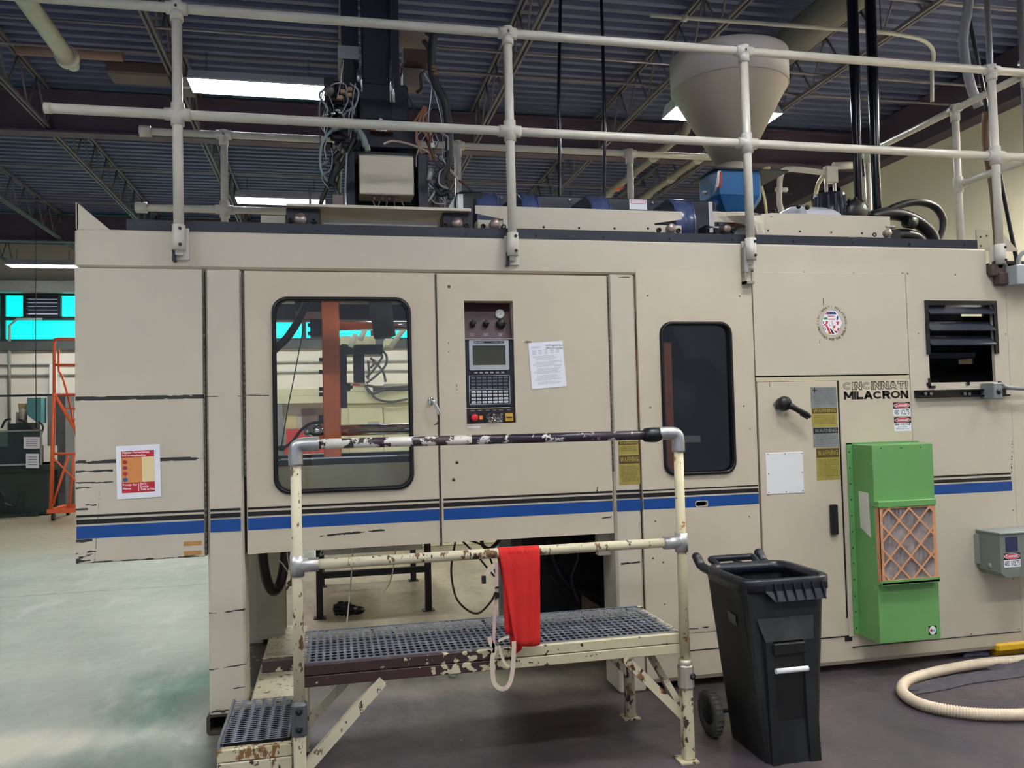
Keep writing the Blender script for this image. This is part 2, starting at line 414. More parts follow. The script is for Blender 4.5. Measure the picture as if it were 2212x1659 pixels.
# ================================================================ SETTING
def floor_material():
    m = bpy.data.materials.new('painted_concrete'); m.use_nodes = True
    nt = m.node_tree; N = nt.nodes; L = nt.links; b = N['Principled BSDF']
    geo = N.new('ShaderNodeNewGeometry'); sep = N.new('ShaderNodeSeparateXYZ'); L.new(geo.outputs['Position'], sep.inputs[0])
    def noise(s, d=5, r=.55, st=(1, 1, 1)):
        mp = N.new('ShaderNodeMapping'); mp.inputs['Scale'].default_value = st; L.new(geo.outputs['Position'], mp.inputs[0])
        n = N.new('ShaderNodeTexNoise'); n.inputs['Scale'].default_value = s; n.inputs['Detail'].default_value = d; n.inputs['Roughness'].default_value = r
        L.new(mp.outputs[0], n.inputs['Vector']); return n.outputs[0]
    def ramp(v, lo, hi, a=0.0, c=1.0):
        n = N.new('ShaderNodeMapRange'); n.inputs[1].default_value = lo; n.inputs[2].default_value = hi; n.inputs[3].default_value = a; n.inputs[4].default_value = c
        L.new(v, n.inputs[0]); return n.outputs[0]
    def ma(op, a, c):
        n = N.new('ShaderNodeMath'); n.operation = op
        for i, v in enumerate((a, c)):
            if isinstance(v, (int, float)): n.inputs[i].default_value = v
            else: L.new(v, n.inputs[i])
        return n.outputs[0]
    def mix(f, a, c):
        n = N.new('ShaderNodeMix'); n.data_type = 'RGBA'
        if isinstance(f, float): n.inputs[0].default_value = f
        else: L.new(f, n.inputs[0])
        for i, v in ((6, a), (7, c)):
            if isinstance(v, tuple): n.inputs[i].default_value = (*lin(v), 1)
            else: L.new(v, n.inputs[i])
        return n.outputs[2]
    n1 = noise(1.1, 6); n2 = noise(3.2, 6, .6, (1, .35, 1)); n3 = noise(9, 8, .65); n4 = noise(.45, 4)
    green = mix(ramp(n1, .35, .65), (146, 150, 136), (172, 172, 157))
    green = mix(ramp(n2, .56, .70, 0, .55), green, (196, 194, 180))
    def spot(cx, cy, rx, ry, am):
        dx_ = ma('MULTIPLY', ma('SUBTRACT', sep.outputs[0], cx), 1/rx); dy_ = ma('MULTIPLY', ma('SUBTRACT', sep.outputs[1], cy), 1/ry)
        d = ma('ADD', ma('MULTIPLY', dx_, dx_), ma('MULTIPLY', dy_, dy_)); d = ma('ADD', d, ma('MULTIPLY', ma('SUBTRACT', n2, .5), 2.6))
        return ramp(d, .9, .1, 0.0, am)
    green = mix(spot(-.75, .75, .75, .75, .9), green, (84, 116, 98))
    green = mix(spot(-.85, 4.9, .5, .8, .6), green, (98, 136, 116))
    green = mix(spot(-1.0, -.3, .5, .45, .6), green, (74, 92, 82))
    green = mix(spot(-1.6, .15, .4, .3, .9), green, (204, 198, 178))
    ln = ma('ABSOLUTE', ma('SUBTRACT', sep.outputs[1], ma('ADD', 4.37, ma('MULTIPLY', n3, .05))), 0)
    green = mix(ramp(ln, .016, .010, 0, .75), green, (70, 74, 66))
    tan = mix(ramp(n2, .35, .65), (128, 120, 104), (166, 158, 138))
    darkf = mix(ramp(n1, .38, .62), (44, 40, 41), (86, 76, 72))
    darkf = mix(ramp(n2, .48, .68, 0, .7), darkf, (96, 82, 70))
    darkf = mix(ramp(n4, .48, .6, 0, .5), darkf, (78, 72, 86))
    # where each paint lies: worn dark strip in front of the machine, green walkway to the left, bare concrete behind
    xw = ma('ADD', sep.outputs[0], ma('MULTIPLY', ma('SUBTRACT', n1, .5), .9))
    yw = ma('ADD', sep.outputs[1], ma('MULTIPLY', ma('SUBTRACT', n1, .5), .7))
    left = ramp(xw, -.55, -.85)
    back = ramp(yw, .15, .6)
    far = ramp(yw, 6.5, 8.5)
    c = mix(back, darkf, tan); c = mix(left, c, green); c = mix(far, c, (150, 140, 116))
    c = mix(ramp(n3, .66, .70, 0, .5), c, (170, 166, 160))
    c = mix(ramp(n3, .36, .30, 0, .5), c, (46, 42, 42))
    fl = N.new('ShaderNodeTexVoronoi'); fl.inputs['Scale'].default_value = 26; L.new(geo.outputs['Position'], fl.inputs['Vector'])
    c = mix(ma('MULTIPLY', ramp(fl.outputs['Distance'], .07, .05, 0, .8), ramp(n1, .5, .58)), c, (196, 194, 190))
    L.new(c, b.inputs['Base Color'])
    rg = ramp(n3, .3, .7, .28, .5); L.new(rg, b.inputs['Roughness'])
    bn = N.new('ShaderNodeBump'); bn.inputs['Strength'].default_value = .12; bn.inputs['Distance'].default_value = .01; L.new(n3, bn.inputs['Height']); L.new(bn.outputs[0], b.inputs['Normal'])
    return m
fo = MB().box(-15, 8.2, -9, 15.6, -.2, 0).build('floor', floor_material()); tag(fo, kind='structure')
wall_m = mat('cream_block_wall', (246, 238, 212), .7, var=.04, vs=1.2, bump=.2, bs=60)
wallb_m = mat('white_panel_wall', (214, 208, 192), .65, var=.05, vs=1.5)
DECK, JZ = 5.72, 5.2
wr = MB().box(7.9, 8.1, -9, 15.6, 0, DECK+.05).build('wall_right', wall_m); tag(wr, kind='structure')
bx('ledge_girder', girder_m, wr, 7.66, 7.899, -9, 15.3, 5.13, 5.70, label='dark steel edge girder along the wall top')
MB().box(7.82, 7.899, 7.0, 7.1, 3.9, 5.12).box(7.7, 7.899, 6.8, 7.3, 4.95, 5.12).build('wall_bracket', dark, wr)
WZ0, WZ1 = 3.56, 4.62
wb = MB(); wb.box(-15, 8.1, 15.3, 15.5, 0, WZ0); wb.box(-15, 8.1, 15.3, 15.5, WZ1, DECK+.05); wb.box(2.6, 8.1, 15.3, 15.5, WZ0, WZ1)
wb = wb.build('wall_back', wallb_m); tag(wb, kind='structure')
bx('dark_sill_band', mat('dark_band', (74, 78, 74), .6, var=.2, vs=3), wb, -15, 2.6, 15.22, 15.3, WZ0-.2, WZ0)
bx('lintel_band', mat('pale_lintel', (196, 198, 196), .6, var=.08), wb, -15, 7.6, 15.05, 15.3, WZ1, WZ1+.25)
pipes = MB()
for z in (3.05, 2.82): pipes.tube([(-12, 15.26, z), (3, 15.26, z)], .022, 8)
pipes.tube([(-6.85, 15.26, 1.6), (-6.85, 15.26, 3.9), (-6.7, 15.26, 4.05), (-6.2, 15.26, 4.05)], .03, 8)
pipes.build('wall_conduit', mat('pale_conduit', (176, 176, 168), .5), wb)
bx('downpipe', mat('white_downpipe', (222, 222, 214), .5), wb, -6.02, -5.86, 15.14, 15.3, 2.0, 3.05)
bx('downpipe', mat('yellow_pipe', (188, 158, 96), .5), wb, -5.0, -4.88, 15.14, 15.3, 1.4, 3.3)
wl = MB().box(-15.2, -15, -9, 15.5, 0, DECK+.05).build('wall_left', wallb_m); tag(wl, kind='structure')
teal = mat('teal_translucent_panel', (20, 235, 220), .5, emit=((0, 236, 214), .42), bump=.3, bs=40)
win = []
xw0 = -15.0
for i in range(11):
    x1 = xw0+1.6
    w = MB().prism(rect(xw0, x1, WZ0, WZ1), [rect(xw0+.05, x1-.05, WZ0+.05, 4.03), rect(xw0+.05, x1-.05, 4.11, WZ1-.04)], 15.3, 15.42).build('window_%d' % (i+1), mat('dark_window_frame', (34, 44, 46), .5))
    tag(w, kind='structure')
    bx('pane', teal, w, xw0+.05, x1-.05, 15.36, 15.38, WZ0+.05, 4.03)
    if i == 5:
        bx('pane', teal, w, xw0+.05, xw0+.42, 15.36, 15.38, 4.11, WZ1-.04)
        bx('pane', teal, w, xw0+1.18, x1-.05, 15.36, 15.38, 4.11, WZ1-.04)
        fr = MB().prism(rect(xw0+.42, xw0+1.18, 4.1, WZ1-.02), [rect(xw0+.48, xw0+1.12, 4.15, WZ1-.07)], 15.25, 15.4).build('louvre_frame', dark, w)
        for k in range(5):
            z = 4.18+k*.08; MB().add([(xw0+.48, 15.27, z), (xw0+1.12, 15.27, z), (xw0+1.12, 15.34, z+.075), (xw0+.48, 15.34, z+.075), (xw0+.48, 15.28, z-.004), (xw0+1.12, 15.28, z-.004), (xw0+1.12, 15.35, z+.071), (xw0+.48, 15.35, z+.071)], [(0,1,2,3),(7,6,5,4),(0,4,5,1),(2,6,7,3)]).build('louvre_slat', mat('slate_slat', (62, 74, 84), .4), w)
    else: bx('pane', teal, w, xw0+.05, x1-.05, 15.36, 15.38, 4.11, WZ1-.04)
    xw0 = x1
# ---- ceiling: corrugated deck on bar joists
ce = MB(); pitch = .18; Y0, Y1 = -9.0, 15.5; prof = []
y = Y0
while y < Y1:
    prof += [(y, 0), (y+.07, 0), (y+.082, .06), (y+.168, .06)]; y += pitch
prof = [(y, z) for y, z in prof]
V = []; F = []
for i, (y, z) in enumerate(prof): V += [(-15.1, y, DECK+z), (8.1, y, DECK+z)]
for i in range(len(prof)-1): F.append((2*i, 2*i+2, 2*i+3, 2*i+1))
ce.add(V, F); n = len(V)
ce.add([(-15.1, Y0, DECK+.12), (8.1, Y0, DECK+.12), (8.1, Y1, DECK+.12), (-15.1, Y1, DECK+.12)], [(0, 1, 2, 3)])
ce = ce.build('ceiling', deck_m); tag(ce, kind='structure')
jm = MB()
for dx in (-.035, .012):
    jm.box(dx, dx+.023, -6.2, 15, JZ, JZ+.035); jm.box(dx, dx+.023, -6.2, 15, DECK-.05, DECK-.012)
y = -6.1; up = False
while y < 14.9:
    a, b = (JZ+.03, DECK-.04) if not up else (DECK-.04, JZ+.03)
    jm.tube([(0, y, a), (0, y+.3, b)], .012, 6); y += .3; up = not up
j0 = None
for k in range(-8, 4):
    x = .17+k*1.71+(.01 if k else 0)
    if x > 7.6: continue
    if j0 is None:
        j0 = jm.build('roof_joist', joist_m, ce, loc=(0, 0, 0)); me_j = j0.data; j0.location.x = x
    else:
        c = j0.copy(); COL.objects.link(c); c.location.x = x
for yy in (-.3, 6.0, 12.3):
    g = MB().box(-15, 7.8, yy-.1, yy+.1, 5.15, 5.175).box(-15, 7.8, yy-.1, yy+.1, 5.635, 5.66).box(-15, 7.8, yy-.008, yy+.008, 5.175, 5.64)
    g.build('roof_girder', girder_m, ce)
for yy in (1.6, 3.2, 3.75, 7.7, 9.6):
    MB().tube([(-14, yy, JZ+.06), (7.6, yy, JZ+.06)], .014, 6).build('bridging_rod', joist_m, ce)

# ---- fluorescent fixtures
lamp_m = mat('lit_fluorescent_lens', (255, 252, 250), .4, emit=((252, 253, 252), LAMP_POWER))
lamp_far = lamp_m
fix_m = mat('fixture_white', (206, 208, 214), .45)
def make_light(x, y, z=4.9, L=1.26, Wd=.36):
    t = thing('ceiling_light', (x, y, z), None, 'light', 'hanging fluorescent fixtures')
    h = MB()
    h.add([(x-L/2, y-Wd/2, z), (x+L/2, y-Wd/2, z), (x+L/2, y+Wd/2, z), (x-L/2, y+Wd/2, z), (x-L/2, y-Wd*.28, z+.1), (x+L/2, y-Wd*.28, z+.1), (x+L/2, y+Wd*.28, z+.1), (x-L/2, y+Wd*.28, z+.1)],
          [(0, 1, 5, 4), (1, 2, 6, 5), (2, 3, 7, 6), (3, 0, 4, 7), (4, 5, 6, 7)]).build('housing', fix_m, t)
    bx('lens', lamp_m, t, x-L/2+.015, x+L/2-.015, y-Wd/2+.015, y+Wd/2-.015, z+.004, z+.012)
    lv = MB()
    for k in range(25): xx = x-L/2+L*k/24; lv.box(xx-.001, xx+.001, y-Wd/2, y+Wd/2, z-.014, z+.003)
    for k in range(7): yy = y-Wd/2+Wd*k/6; lv.box(x-L/2, x+L/2, yy-.001, yy+.001, z-.014, z+.003)
    lv.build('louvre_grid', fix_m, t)
    for s in (-1, 1):
        ch = MB(); k = 0; zz = z+.1
        while zz < JZ+.0:
            r = .011
            if k % 2: ch.tube([(x+s*L*.38+r*math.cos(a), y, zz+.016+.016*math.sin(a)) for a in [PI/4*i for i in range(8)]], .0025, 4, closed=True)
            else: ch.tube([(x+s*L*.38, y+r*math.cos(a), zz+.016+.016*math.sin(a)) for a in [PI/4*i for i in range(8)]], .0025, 4, closed=True)
            zz += .027; k += 1
        ch.build('hanging_chain', dark, t)
    return t
lit = make_light(-.64, 3.57)
lit['label'] = 'large bright fluorescent fixture hanging left of the robot arm'
def more_light(x, y, lab, dz=0):
    c = copy_tree(lit); c.location = (x, y, 4.9+dz)
    if lab: c['label'] = lab
    return c
more_light(4.25, 3.57, 'bright fluorescent fixture partly hidden behind the conical hopper')
more_light(-.67, 7.8, 'bright fluorescent fixture low behind the rear railing, below the large one')
more_light(-5.6, 13.4, 'distant glowing fluorescent fixture above the far windows at left')
OFF = 'fluorescent fixture hanging over the aisle in front of the machine, outside the frame'
for x, y in ((-5.5, -1.75), (-3.3, -2.3), (2.5, -1.9), (6.2, -1.9), (7.1, 1.7), (7.1, .2), (-1.2, -4.4), (1.6, -4.4), (4.4, -4.4), (-3.7, 13.1), (1.3, 13.1), (-5.5, 3.57), (-5.6, 8.0), (-1.2, 13.1), (3.8, 13.1), (4.25, 7.8)):
    row = 'nearest the machine front' if -3 < y < 0 else 'in an added outer row'; plc = 'far left' if x < -4 else 'left' if x < -2 else 'centre left' if x < 0 else 'middle' if x < 2 else 'centre right' if x < 4 else 'right' if x < 5 else 'far right' if x < 7 else 'wall side'  # outer aisle row is unseen, added to brighten the machine front
    o = more_light(x, y, 'aisle fluorescent fixture outside the frame, %s, %s one' % (row, plc) if y < 0 else 'added fluorescent fixture over the %s end of the machine, outside the frame at right' % ('rear' if y > 1 else 'front') if x > 7 else 'fluorescent fixture over the walkway left of the frame, the %s one' % ('nearer' if y < 5 else 'farther, added') if x < -5 else 'added fluorescent fixture hidden behind the machine top, %s, %s one' % ('before the far wall' if y > 10 else 'in mid hall', plc)); o['group'] = 'fluorescent fixtures outside the frame'  # back hall and far walkway fixtures are added to brighten the hall
    if x > 7:
        for ch in o.children:
            if ch.name.startswith('lens'): ch.data = ch.data.copy(); ch.data.materials[0] = mat('boosted_wall_side_lens', (255, 252, 246), .4, emit=((255, 248, 236), LAMP_POWER*2.2))  # unseen wall-side fixtures, added and boosted to light the right wall
dc = thing('drop_cord', (-5.9, 13.1, 0), 'thin black cord hanging in front of the far wall at the left edge', 'cord')
MB().tube([pt(77, 600, y=12.0), pt(77, 760, y=12.0), pt(78, 925, y=12.0)], .007, 6).tube([pt(77, 600, y=12.0), Vector((pt(77, 600, y=12.0).x, 12.0, DECK))], .004, 6).build('cord', black_m, dc)
# ================================================================ MOLDING MACHINE
mach = thing('molding_machine', (1.6, .8, 0), 'long beige injection molding machine cabinet with blue stripe filling the view', 'machine')
bed_top = 1.385
# beam with a rolled lower edge
bm_ = MB().box(-1.3, 4.30, 0, .14, 2.487, 2.69, bev=.012)
bm_.build('top_beam', beige, mach)
bx('rear_beam', beige, mach, -1.3, 4.5, 1.55, 1.69, 2.487, 2.69, bev=.01)
MB().box(-1.3, -1.16, .14, 1.55, 2.49, 2.69, bev=.01).build('cross_beam', beige, mach)
MB().box(2.57, 4.42, .14, 1.55, 2.64, 2.685).build('roof_plate', beige, mach)
gs = MB().prism([(-1.29, 2.69), (-1.13, 2.69), (-1.29, 2.83)], [], .01, .02)
gs.box(-1.296, -1.284, .01, .12, 2.69, 2.83); gs.build('corner_gusset', beige, mach)
stp = MB().box(-1.05, 4.24, .012, .11, 2.691, 2.748)
for x in [-.9+.42*k for k in range(13)]:
    stp.tube([(x, .012, 2.715), (x, .004, 2.715)], .007, 8, smooth=False)
stp.build('guide_rail_strip', mat('blue_black_strip', (32, 35, 48), .45), mach)
# left fixed panel
lp = scratches(beige, [(-1.3, -.665, 1.797, 1.797, .011, .33), (-1.3, -.68, 1.467, 1.467, .010, .36), (-1.3, -1.12, 1.418, 1.418, .006, .38),
                       (-1.3, -1.2, 1.36, 1.36, .005, .44), (-1.22, -1.12, 1.358, 1.358, .004, .4), (-1.3, -1.22, 1.335, 1.335, .008, .5), (-1.3, -1.2, 1.245, 1.245, .006, .47),
                       (-1.3, -1.24, 1.225, 1.225, .006, .44), (-1.3, -1.22, 1.06, 1.06, .01, .45), (-1.3, -1.2, 1.0, 1.0, .018, .5), (-1.3, -1.23, .962, .962, .02, .42), (-1.3, -.7, .946, .95, .006, .45),
                       (-1.21, -1.185, .945, 1.3, .02, .4)])
bx('side_panel', lp, mach, -1.3, -.668, 0, .03, .944, 2.483, bev=.003)
bx('side_panel', beige, mach, -1.3, -1.27, .03, 1.66, .944, 2.483, label='left end sheet of the machine')
hinge_m = mat('piano_hinge', (92, 88, 80), .4, .4, var=.2, vs=50)
for x, z0, z1 in ((-.662, .95, 2.48), (-.458, 1.36, 2.47), (1.627, 1.31, 2.47)):
    h = MB().box(x-.005, x+.005, -.003, .004, z0, z1)
    z = z0
    while z < z1-.03: h.tube([(x, -.003, z+.001), (x, -.003, z+.028)], .0045, 6); z += .032
    h.build('piano_hinge', hinge_m, mach)
col_m = scratches(beige, [(-.66, -.47, 1.795, 1.795, .004, .52), (-.66, -.47, .64, .65, .006, .47), (-.66, -.465, .345, .36, .004, .36), (-.66, -.47, .235, .24, .005, .5), (-.66, -.5, .12, .13, .012, .45)])
bx('column', col_m, mach, -.655, -.468, .004, .24, .10, 2.487, bev=.012)
bx('column', beige, mach, -.655, -.49, 1.42, 1.66, .10, 2.487, bev=.01)
ic = MB().box(-.47, -.40, 1.40, 1.60, .14, 1.4).box(-.53, -.34, 1.38, 1.41, .14, 1.4).box(-.53, -.34, 1.59, 1.62, .14, 1.4).build('column', beige_rough, mach)
# floor skid along the depth, open tube end towards the aisle
sk = MB().prism(rrect(-.672, -.45, .004, .108, .018), [rrect(-.655, -.467, .018, .094, .012)], .01, 1.7)
sk.build('skid_tube', mat('dark_chipped_skid', (70, 62, 54), .5, var=.2, chips=[((150, 140, 118), 14, .6, 8)]), mach)
MB().box(-.45, -.20, .02, 1.66, .06, .16, bev=.01).build('skid_tube', chipped, mach)
MB().box(-.676, -.45, .034, .04, .95, 2.48).box(-.47, -.44, .036, .04, .95, 2.48).box(1.615, 1.64, .036, .04, .95, 2.48).build('door_gap', black_m, mach)
# post right of the doors
c2 = scratches(beige, [(1.66, 1.78, .76, .765, .006, .42), (1.70, 1.77, 2.47, 2.47, .003, .4)])
bx('column', c2, mach, 1.632, 1.80, .004, .26, .0, 2.49, bev=.014)
bx('column', beige, mach, 1.632, 1.80, 1.42, 1.66, .0, 2.49, bev=.014)

# ---- door with window
def framed_window(door, x0, x1, z0, z1, r, gm, t=.024):
    """rubber gasket with a raised bead, and the pane"""
    MB().prism(rrect(x0, x1, z0, z1, r, 8), [rrect(x0+t, x1-t, z0+t, z1-t, r-t*.7, 8)], -.012, .0).build('window_gasket', rubber, door)
    loop = [(p[0], -.012, p[1]) for p in rrect(x0+t*.5, x1-t*.5, z0+t*.5, z1-t*.5, r-t*.4, 8)]
    MB().tube(loop, .0085, 8, closed=True).build('gasket_bead', rubber, door)
    MB().prism(rrect(x0+t*.5, x1-t*.5, z0+t*.5, z1-t*.5, r-t*.4, 8), [], .012, .017).build('window_pane', gm, door)
def stripes(door, x0, x1, y=-.0012, chipped_=False):
    bm1 = MB().box(x0, x1, y, 0, 1.182, 1.194).box(x0, x1, y, 0, 1.146, 1.17); bm1.build('black_pinstripe', black_ink, door)
    MB().box(x0, x1, y, 0, 1.072, 1.136).build('blue_stripe', mat('blue_stripe_worn', (14, 70, 142), .35, var=.04, vs=8, chips=[((150, 160, 170), 20, .72, 8)]) if chipped_ else blue_ink, door)
pane = glass('clear_window', (250, 252, 250), haze=(200, 205, 200), hz=.01)
dm = scratches(beige_warm, [(-.46, -.33, 1.80, 1.795, .003, .42), (-.07, .28, 1.02, 1.035, .006, .37), (.55, .6, 1.6, 1.63, .01, .5), (.575, .6, .95, 1.6, .01, .47)])
door1 = MB().prism(rect(-.452, .592, .945, 2.478), [rrect(-.300, .438, 1.268, 2.325, .07, 8)], 0, .035).build('door', dm, mach)
framed_window(door1, -.311, .449, 1.256, 2.337, .085, pane)
stripes(door1, -.448, .588)
stripes(mach, -1.296, -.672, -.0012, True); stripes(mach, -.64, -.485, .002, True); stripes(mach, 1.645, 1.80, .002)
MB().box(.590, .600, -.004, .03, .93, 2.47).build('door_seal', mat('worn_dark_seal', (58, 46, 44), .6, var=.3, vs=30), mach)
# handle of the door: round escutcheon with a drooping lever
hx, hz_ = PX(931, 866), PZ(931, 866)
hd = MB().lathe([(0, -.012), (.012, -.012), (.017, -.006), (.018, 0)], (hx, 0, hz_), 'y', 16)
hd.v = [Vector((v.x, v.y, hz_+(v.z-hz_)*1.5)) for v in hd.v]
hd.tube(smooth_path([(hx, -.012, hz_+.01), (hx, -.035, hz_+.006), (hx+.015, -.045, hz_-.01), (hx+.03, -.044, hz_-.045), (hx+.045, -.04, hz_-.075)]), .008, 10, flat=((0, 1, 0), 1.3))
hd.build('door_handle', chrome, door1)

# ---- door with the control panel
dm2 = scratches(beige_warm, [(.66, .664, 1.86, 2.2, .3, .56), (1.52, 1.53, 1.19, 1.215, .02, .35), (1.55, 1.61, 1.035, 1.04, .004, .3), (.7, .704, 1.74, 1.9, .3, .5)])
door2 = MB().prism(rect(.600, 1.622, .945, 2.476), [rect(.752, 1.048, 1.609, 2.325)], 0, .035).build('door', dm2, mach)
stripes(door2, .612, 1.618)
MB().box(.752, .756, .0, .15, 1.609, 2.325).box(1.044, 1.048, 0, .15, 1.609, 2.325).box(.752, 1.048, 0, .15, 2.321, 2.325).box(.752, 1.048, 0, .15, 1.609, 1.613).build('panel_recess', beige_warm, door2)
bolt_m = mat('dull_bolt', (90, 82, 70), .4, .6)
def bolts(door, pts, r=.008, m=None, h=.005):
    for px, py in pts:
        p = pt(px, py, y=0)
        MB().lathe([(0, -h), (r*.55, -h), (r*.6, -h*.5), (r, -h*.4), (r*1.05, 0)], (p.x, 0, p.z), 'y', 10).build('bolt', m or bolt_m, door)
bolts(door2, [(970, 619), (987, 999), (980, 1036)], .009)
panel = MB()
panel.add([(.756, .10, 2.325), (1.044, .10, 2.325), (1.044, .045, 2.105), (.756, .045, 2.105), (.756, .12, 2.325), (1.044, .12, 2.325), (1.044, .06, 2.105), (.756, .06, 2.105)],
          [(0, 3, 2, 1), (4, 5, 6, 7), (0, 1, 5, 4), (1, 2, 6, 5), (2, 3, 7, 6), (3, 0, 4, 7)])
cp = panel.build('control_panel', maroon_panel, mach)
def rec_y(z): return .045+.055*(z-2.105)/.22
for px, r_, nm in ((1021, .0165, 'knob'), (1049, .0165, 'knob'), (1081, .026, 'regulator_knob')):
    z = PZ(px, 699, .07) if r_ < .02 else PZ(px, 700, .07); x = PX(px, 699, .07); y = rec_y(z)
    k = MB().lathe([(0, -.035), (r_*.75, -.035), (r_*.9, -.03), (r_, -.012), (r_, 0)], (x, y, z), 'y', 14)
    for a in range(7): k.box(x+r_*math.cos(a*.9)-.002, x+r_*math.cos(a*.9)+.002, y-.03, y-.004, z+r_*math.sin(a*.9)-.002, z+r_*math.sin(a*.9)+.002)
    k.build(nm, black, cp)
gx, gz = PX(1080, 678, .07), PZ(1080, 678, .07); gy = rec_y(gz)
MB().lathe([(0, -.014), (.022, -.014), (.025, -.018), (.027, -.012), (.027, 0)], (gx, gy, gz), 'y', 24).build('pressure_gauge', mat('gauge_face', (226, 226, 218), .4), cp)
gm_ = MB().tube([(gx-.002, gy-.0165, gz-.008), (gx+.01, gy-.0165, gz+.008)], .0012, 5)
for a in range(9): gm_.tube([(gx+.018*math.cos(a*.55-.6), gy-.0155, gz+.018*math.sin(a*.55-.6)), (gx+.021*math.cos(a*.55-.6), gy-.0155, gz+.021*math.sin(a*.55-.6))], .0006, 4)
gm_.build('gauge_needle', black_ink, cp)
lt = MB()
for px, w in ((1020, .028), (1049, .03), (1080, .022)):
    x = PX(px, 712, .05)
    for k in range(2): lt.text('MOLD OPEN' if k == 0 else 'FORCE', x-w/2+k*.003, x+w/2-k*.003, 2.132-k*.008, 2.137-k*.008, .048)
lt.build('lettering', white_ink, cp)
# screen and keypad unit
ky = .018
ku = MB().box(.756, 1.044, ky, ky+.06, 1.704, 2.098, bev=.004).build('keypad_unit', mat('navy_black_keypad', (27, 29, 38), .4), mach)
sx0, sx1, sz0, sz1 = PX(1015, 800), PX(1101, 800), PZ(1015, 800), PZ(1058, 733)
MB().prism(rrect(sx0, sx1, sz0, sz1, .01, 4), [rrect(sx0+.020, sx1-.02, sz0+.030, sz1-.034, .004, 3)], ky-.008, ky).build('screen_bezel', mat('silver_bezel', (176, 180, 184), .4, .3), ku)
MB().box(sx0+.018, sx1-.018, ky-.002, ky, sz0+.028, sz1-.030).build('screen', mat('dark_olive_screen', (58, 56, 38), .12, spec=.8), ku)
MB().box(sx0+.028, sx1-.028, ky-.0095, ky-.008, sz1-.022, sz1-.010).build('name_strip', black_ink, ku)
MB().text('MILACRON', sx0+.032, sx0+.085, sz1-.0195, sz1-.013, ky-.011, bold=.02).build('lettering', white_ink, ku)
MB().text('CAMAC 486', sx1-.10, sx1-.035, sz1-.018, sz1-.0135, ky-.011).build('lettering', white_ink, ku)
kx0, kx1 = PX(1018, 845), PX(1100, 845)
MB().prism(rrect(kx0-.009, kx1+.009, PZ(1059, 873.5), PZ(1059, 810.5), .006, 3), [rrect(kx0-.0065, kx1+.0065, PZ(1059, 873.5)+.0025, PZ(1059, 810.5)-.0025, .004, 3)], ky-.0015, ky).box(kx0-.008, kx1+.008, ky-.0015, ky, PZ(1059, 841.6), PZ(1059, 841.6)+.002).build('keypad_outline', mat('silver_line', (200, 203, 208), .4), ku)
key_light = mat('light_grey_key', (212, 212, 212), .5); key_mid = mat('slate_key', (104, 110, 124), .5); key_soft = mat('soft_key', (150, 152, 158), .5)
def keyrow(n, x0, x1, z, w, h, m, nm='key'):
    for i in range(n):
        x = x0+(x1-x0)*(i+.5)/n
        o = MB().box(x-w/2, x+w/2, ky-.004, ky, z-h/2, z+h/2, bev=.002).build(nm, m, ku)
keyrow(6, PX(1023, 805), PX(1093, 805), PZ(1058, 804.5), .021, .010, key_soft)
for r in range(4): keyrow(7, kx0, kx1, PZ(1059, 816+7.1*r), .024, .011, key_mid)
for r in range(4): keyrow(7, kx0, kx1, PZ(1060, 846.6+7.3*r), .025, .013, key_light)
pr = MB()
for r in range(8):
    z = PZ(1059, 816+7.1*r) if r < 4 else PZ(1060, 846.6+7.3*(r-4))
    for i in range(7):
        x = kx0+(kx1-kx0)*(i+.5)/7; w = random.uniform(.004, .008); pr.box(x-w, x+w, ky-.0048, ky-.004, z-.001, z+.0012)
pr.build('key_print', mat('key_print', (60, 62, 70), .5), ku)
MB().box(.752, 1.048, .002, .02, 2.098, 2.103).build('recess_trim', mat('trim_silver', (160, 156, 150), .4, .4), mach)
# lower operator strip
op = MB().box(.755, 1.046, .012, .06, 1.613, 1.700, bev=.002).build('operator_strip', mat('strip_black', (34, 26, 28), .4), mach)
ex, ez = PX(1024, 902), PZ(1024, 902)
MB().box(ex-.022, ex+.022, .006, .012, ez-.032, ez+.018, bev=.002).build('guard_plate', black, op)
MB().lathe([(0, -.035), (.012, -.036), (.02, -.03), (.021, -.022), (.012, -.016), (.011, .012)], (ex, 0, ez), 'y', 18).build('emergency_stop_button', mat('red_button', (214, 36, 44), .3, coat=.4), op)
MB().box(PX(1036, 902), PX(1043, 902), .002, .012, PZ(1040, 906), PZ(1040, 898)).build('indicator_button', mat('amber_button', (232, 128, 40), .4), op)
sx, sz = PX(1055, 901), PZ(1055, 901)
MB().lathe([(.0, .004), (.008, .004), (.009, .0), (.014, .0), (.014, .012)], (sx, 0, sz), 'y', 18).build('selector_switch', mat('chrome_ring', (90, 90, 96), .3, .7), op)
bx('key_switch', mat('amber_plate', (206, 158, 60), .4), op, PX(1092, 902), PX(1109, 902), .006, .012, PZ(1100, 910), PZ(1100, 892), bev=.002)
MB().box(PX(1094, 902), PX(1107, 902), .004, .006, PZ(1100, 902.5), PZ(1100, 900)).build('key_slot', black_ink, op)
MB().box(PX(1082, 902), PX(1086, 902), .006, .012, PZ(1084, 911), PZ(1084, 892)).build('slide_switch', mat('pale_switch', (150, 146, 142), .4), op)
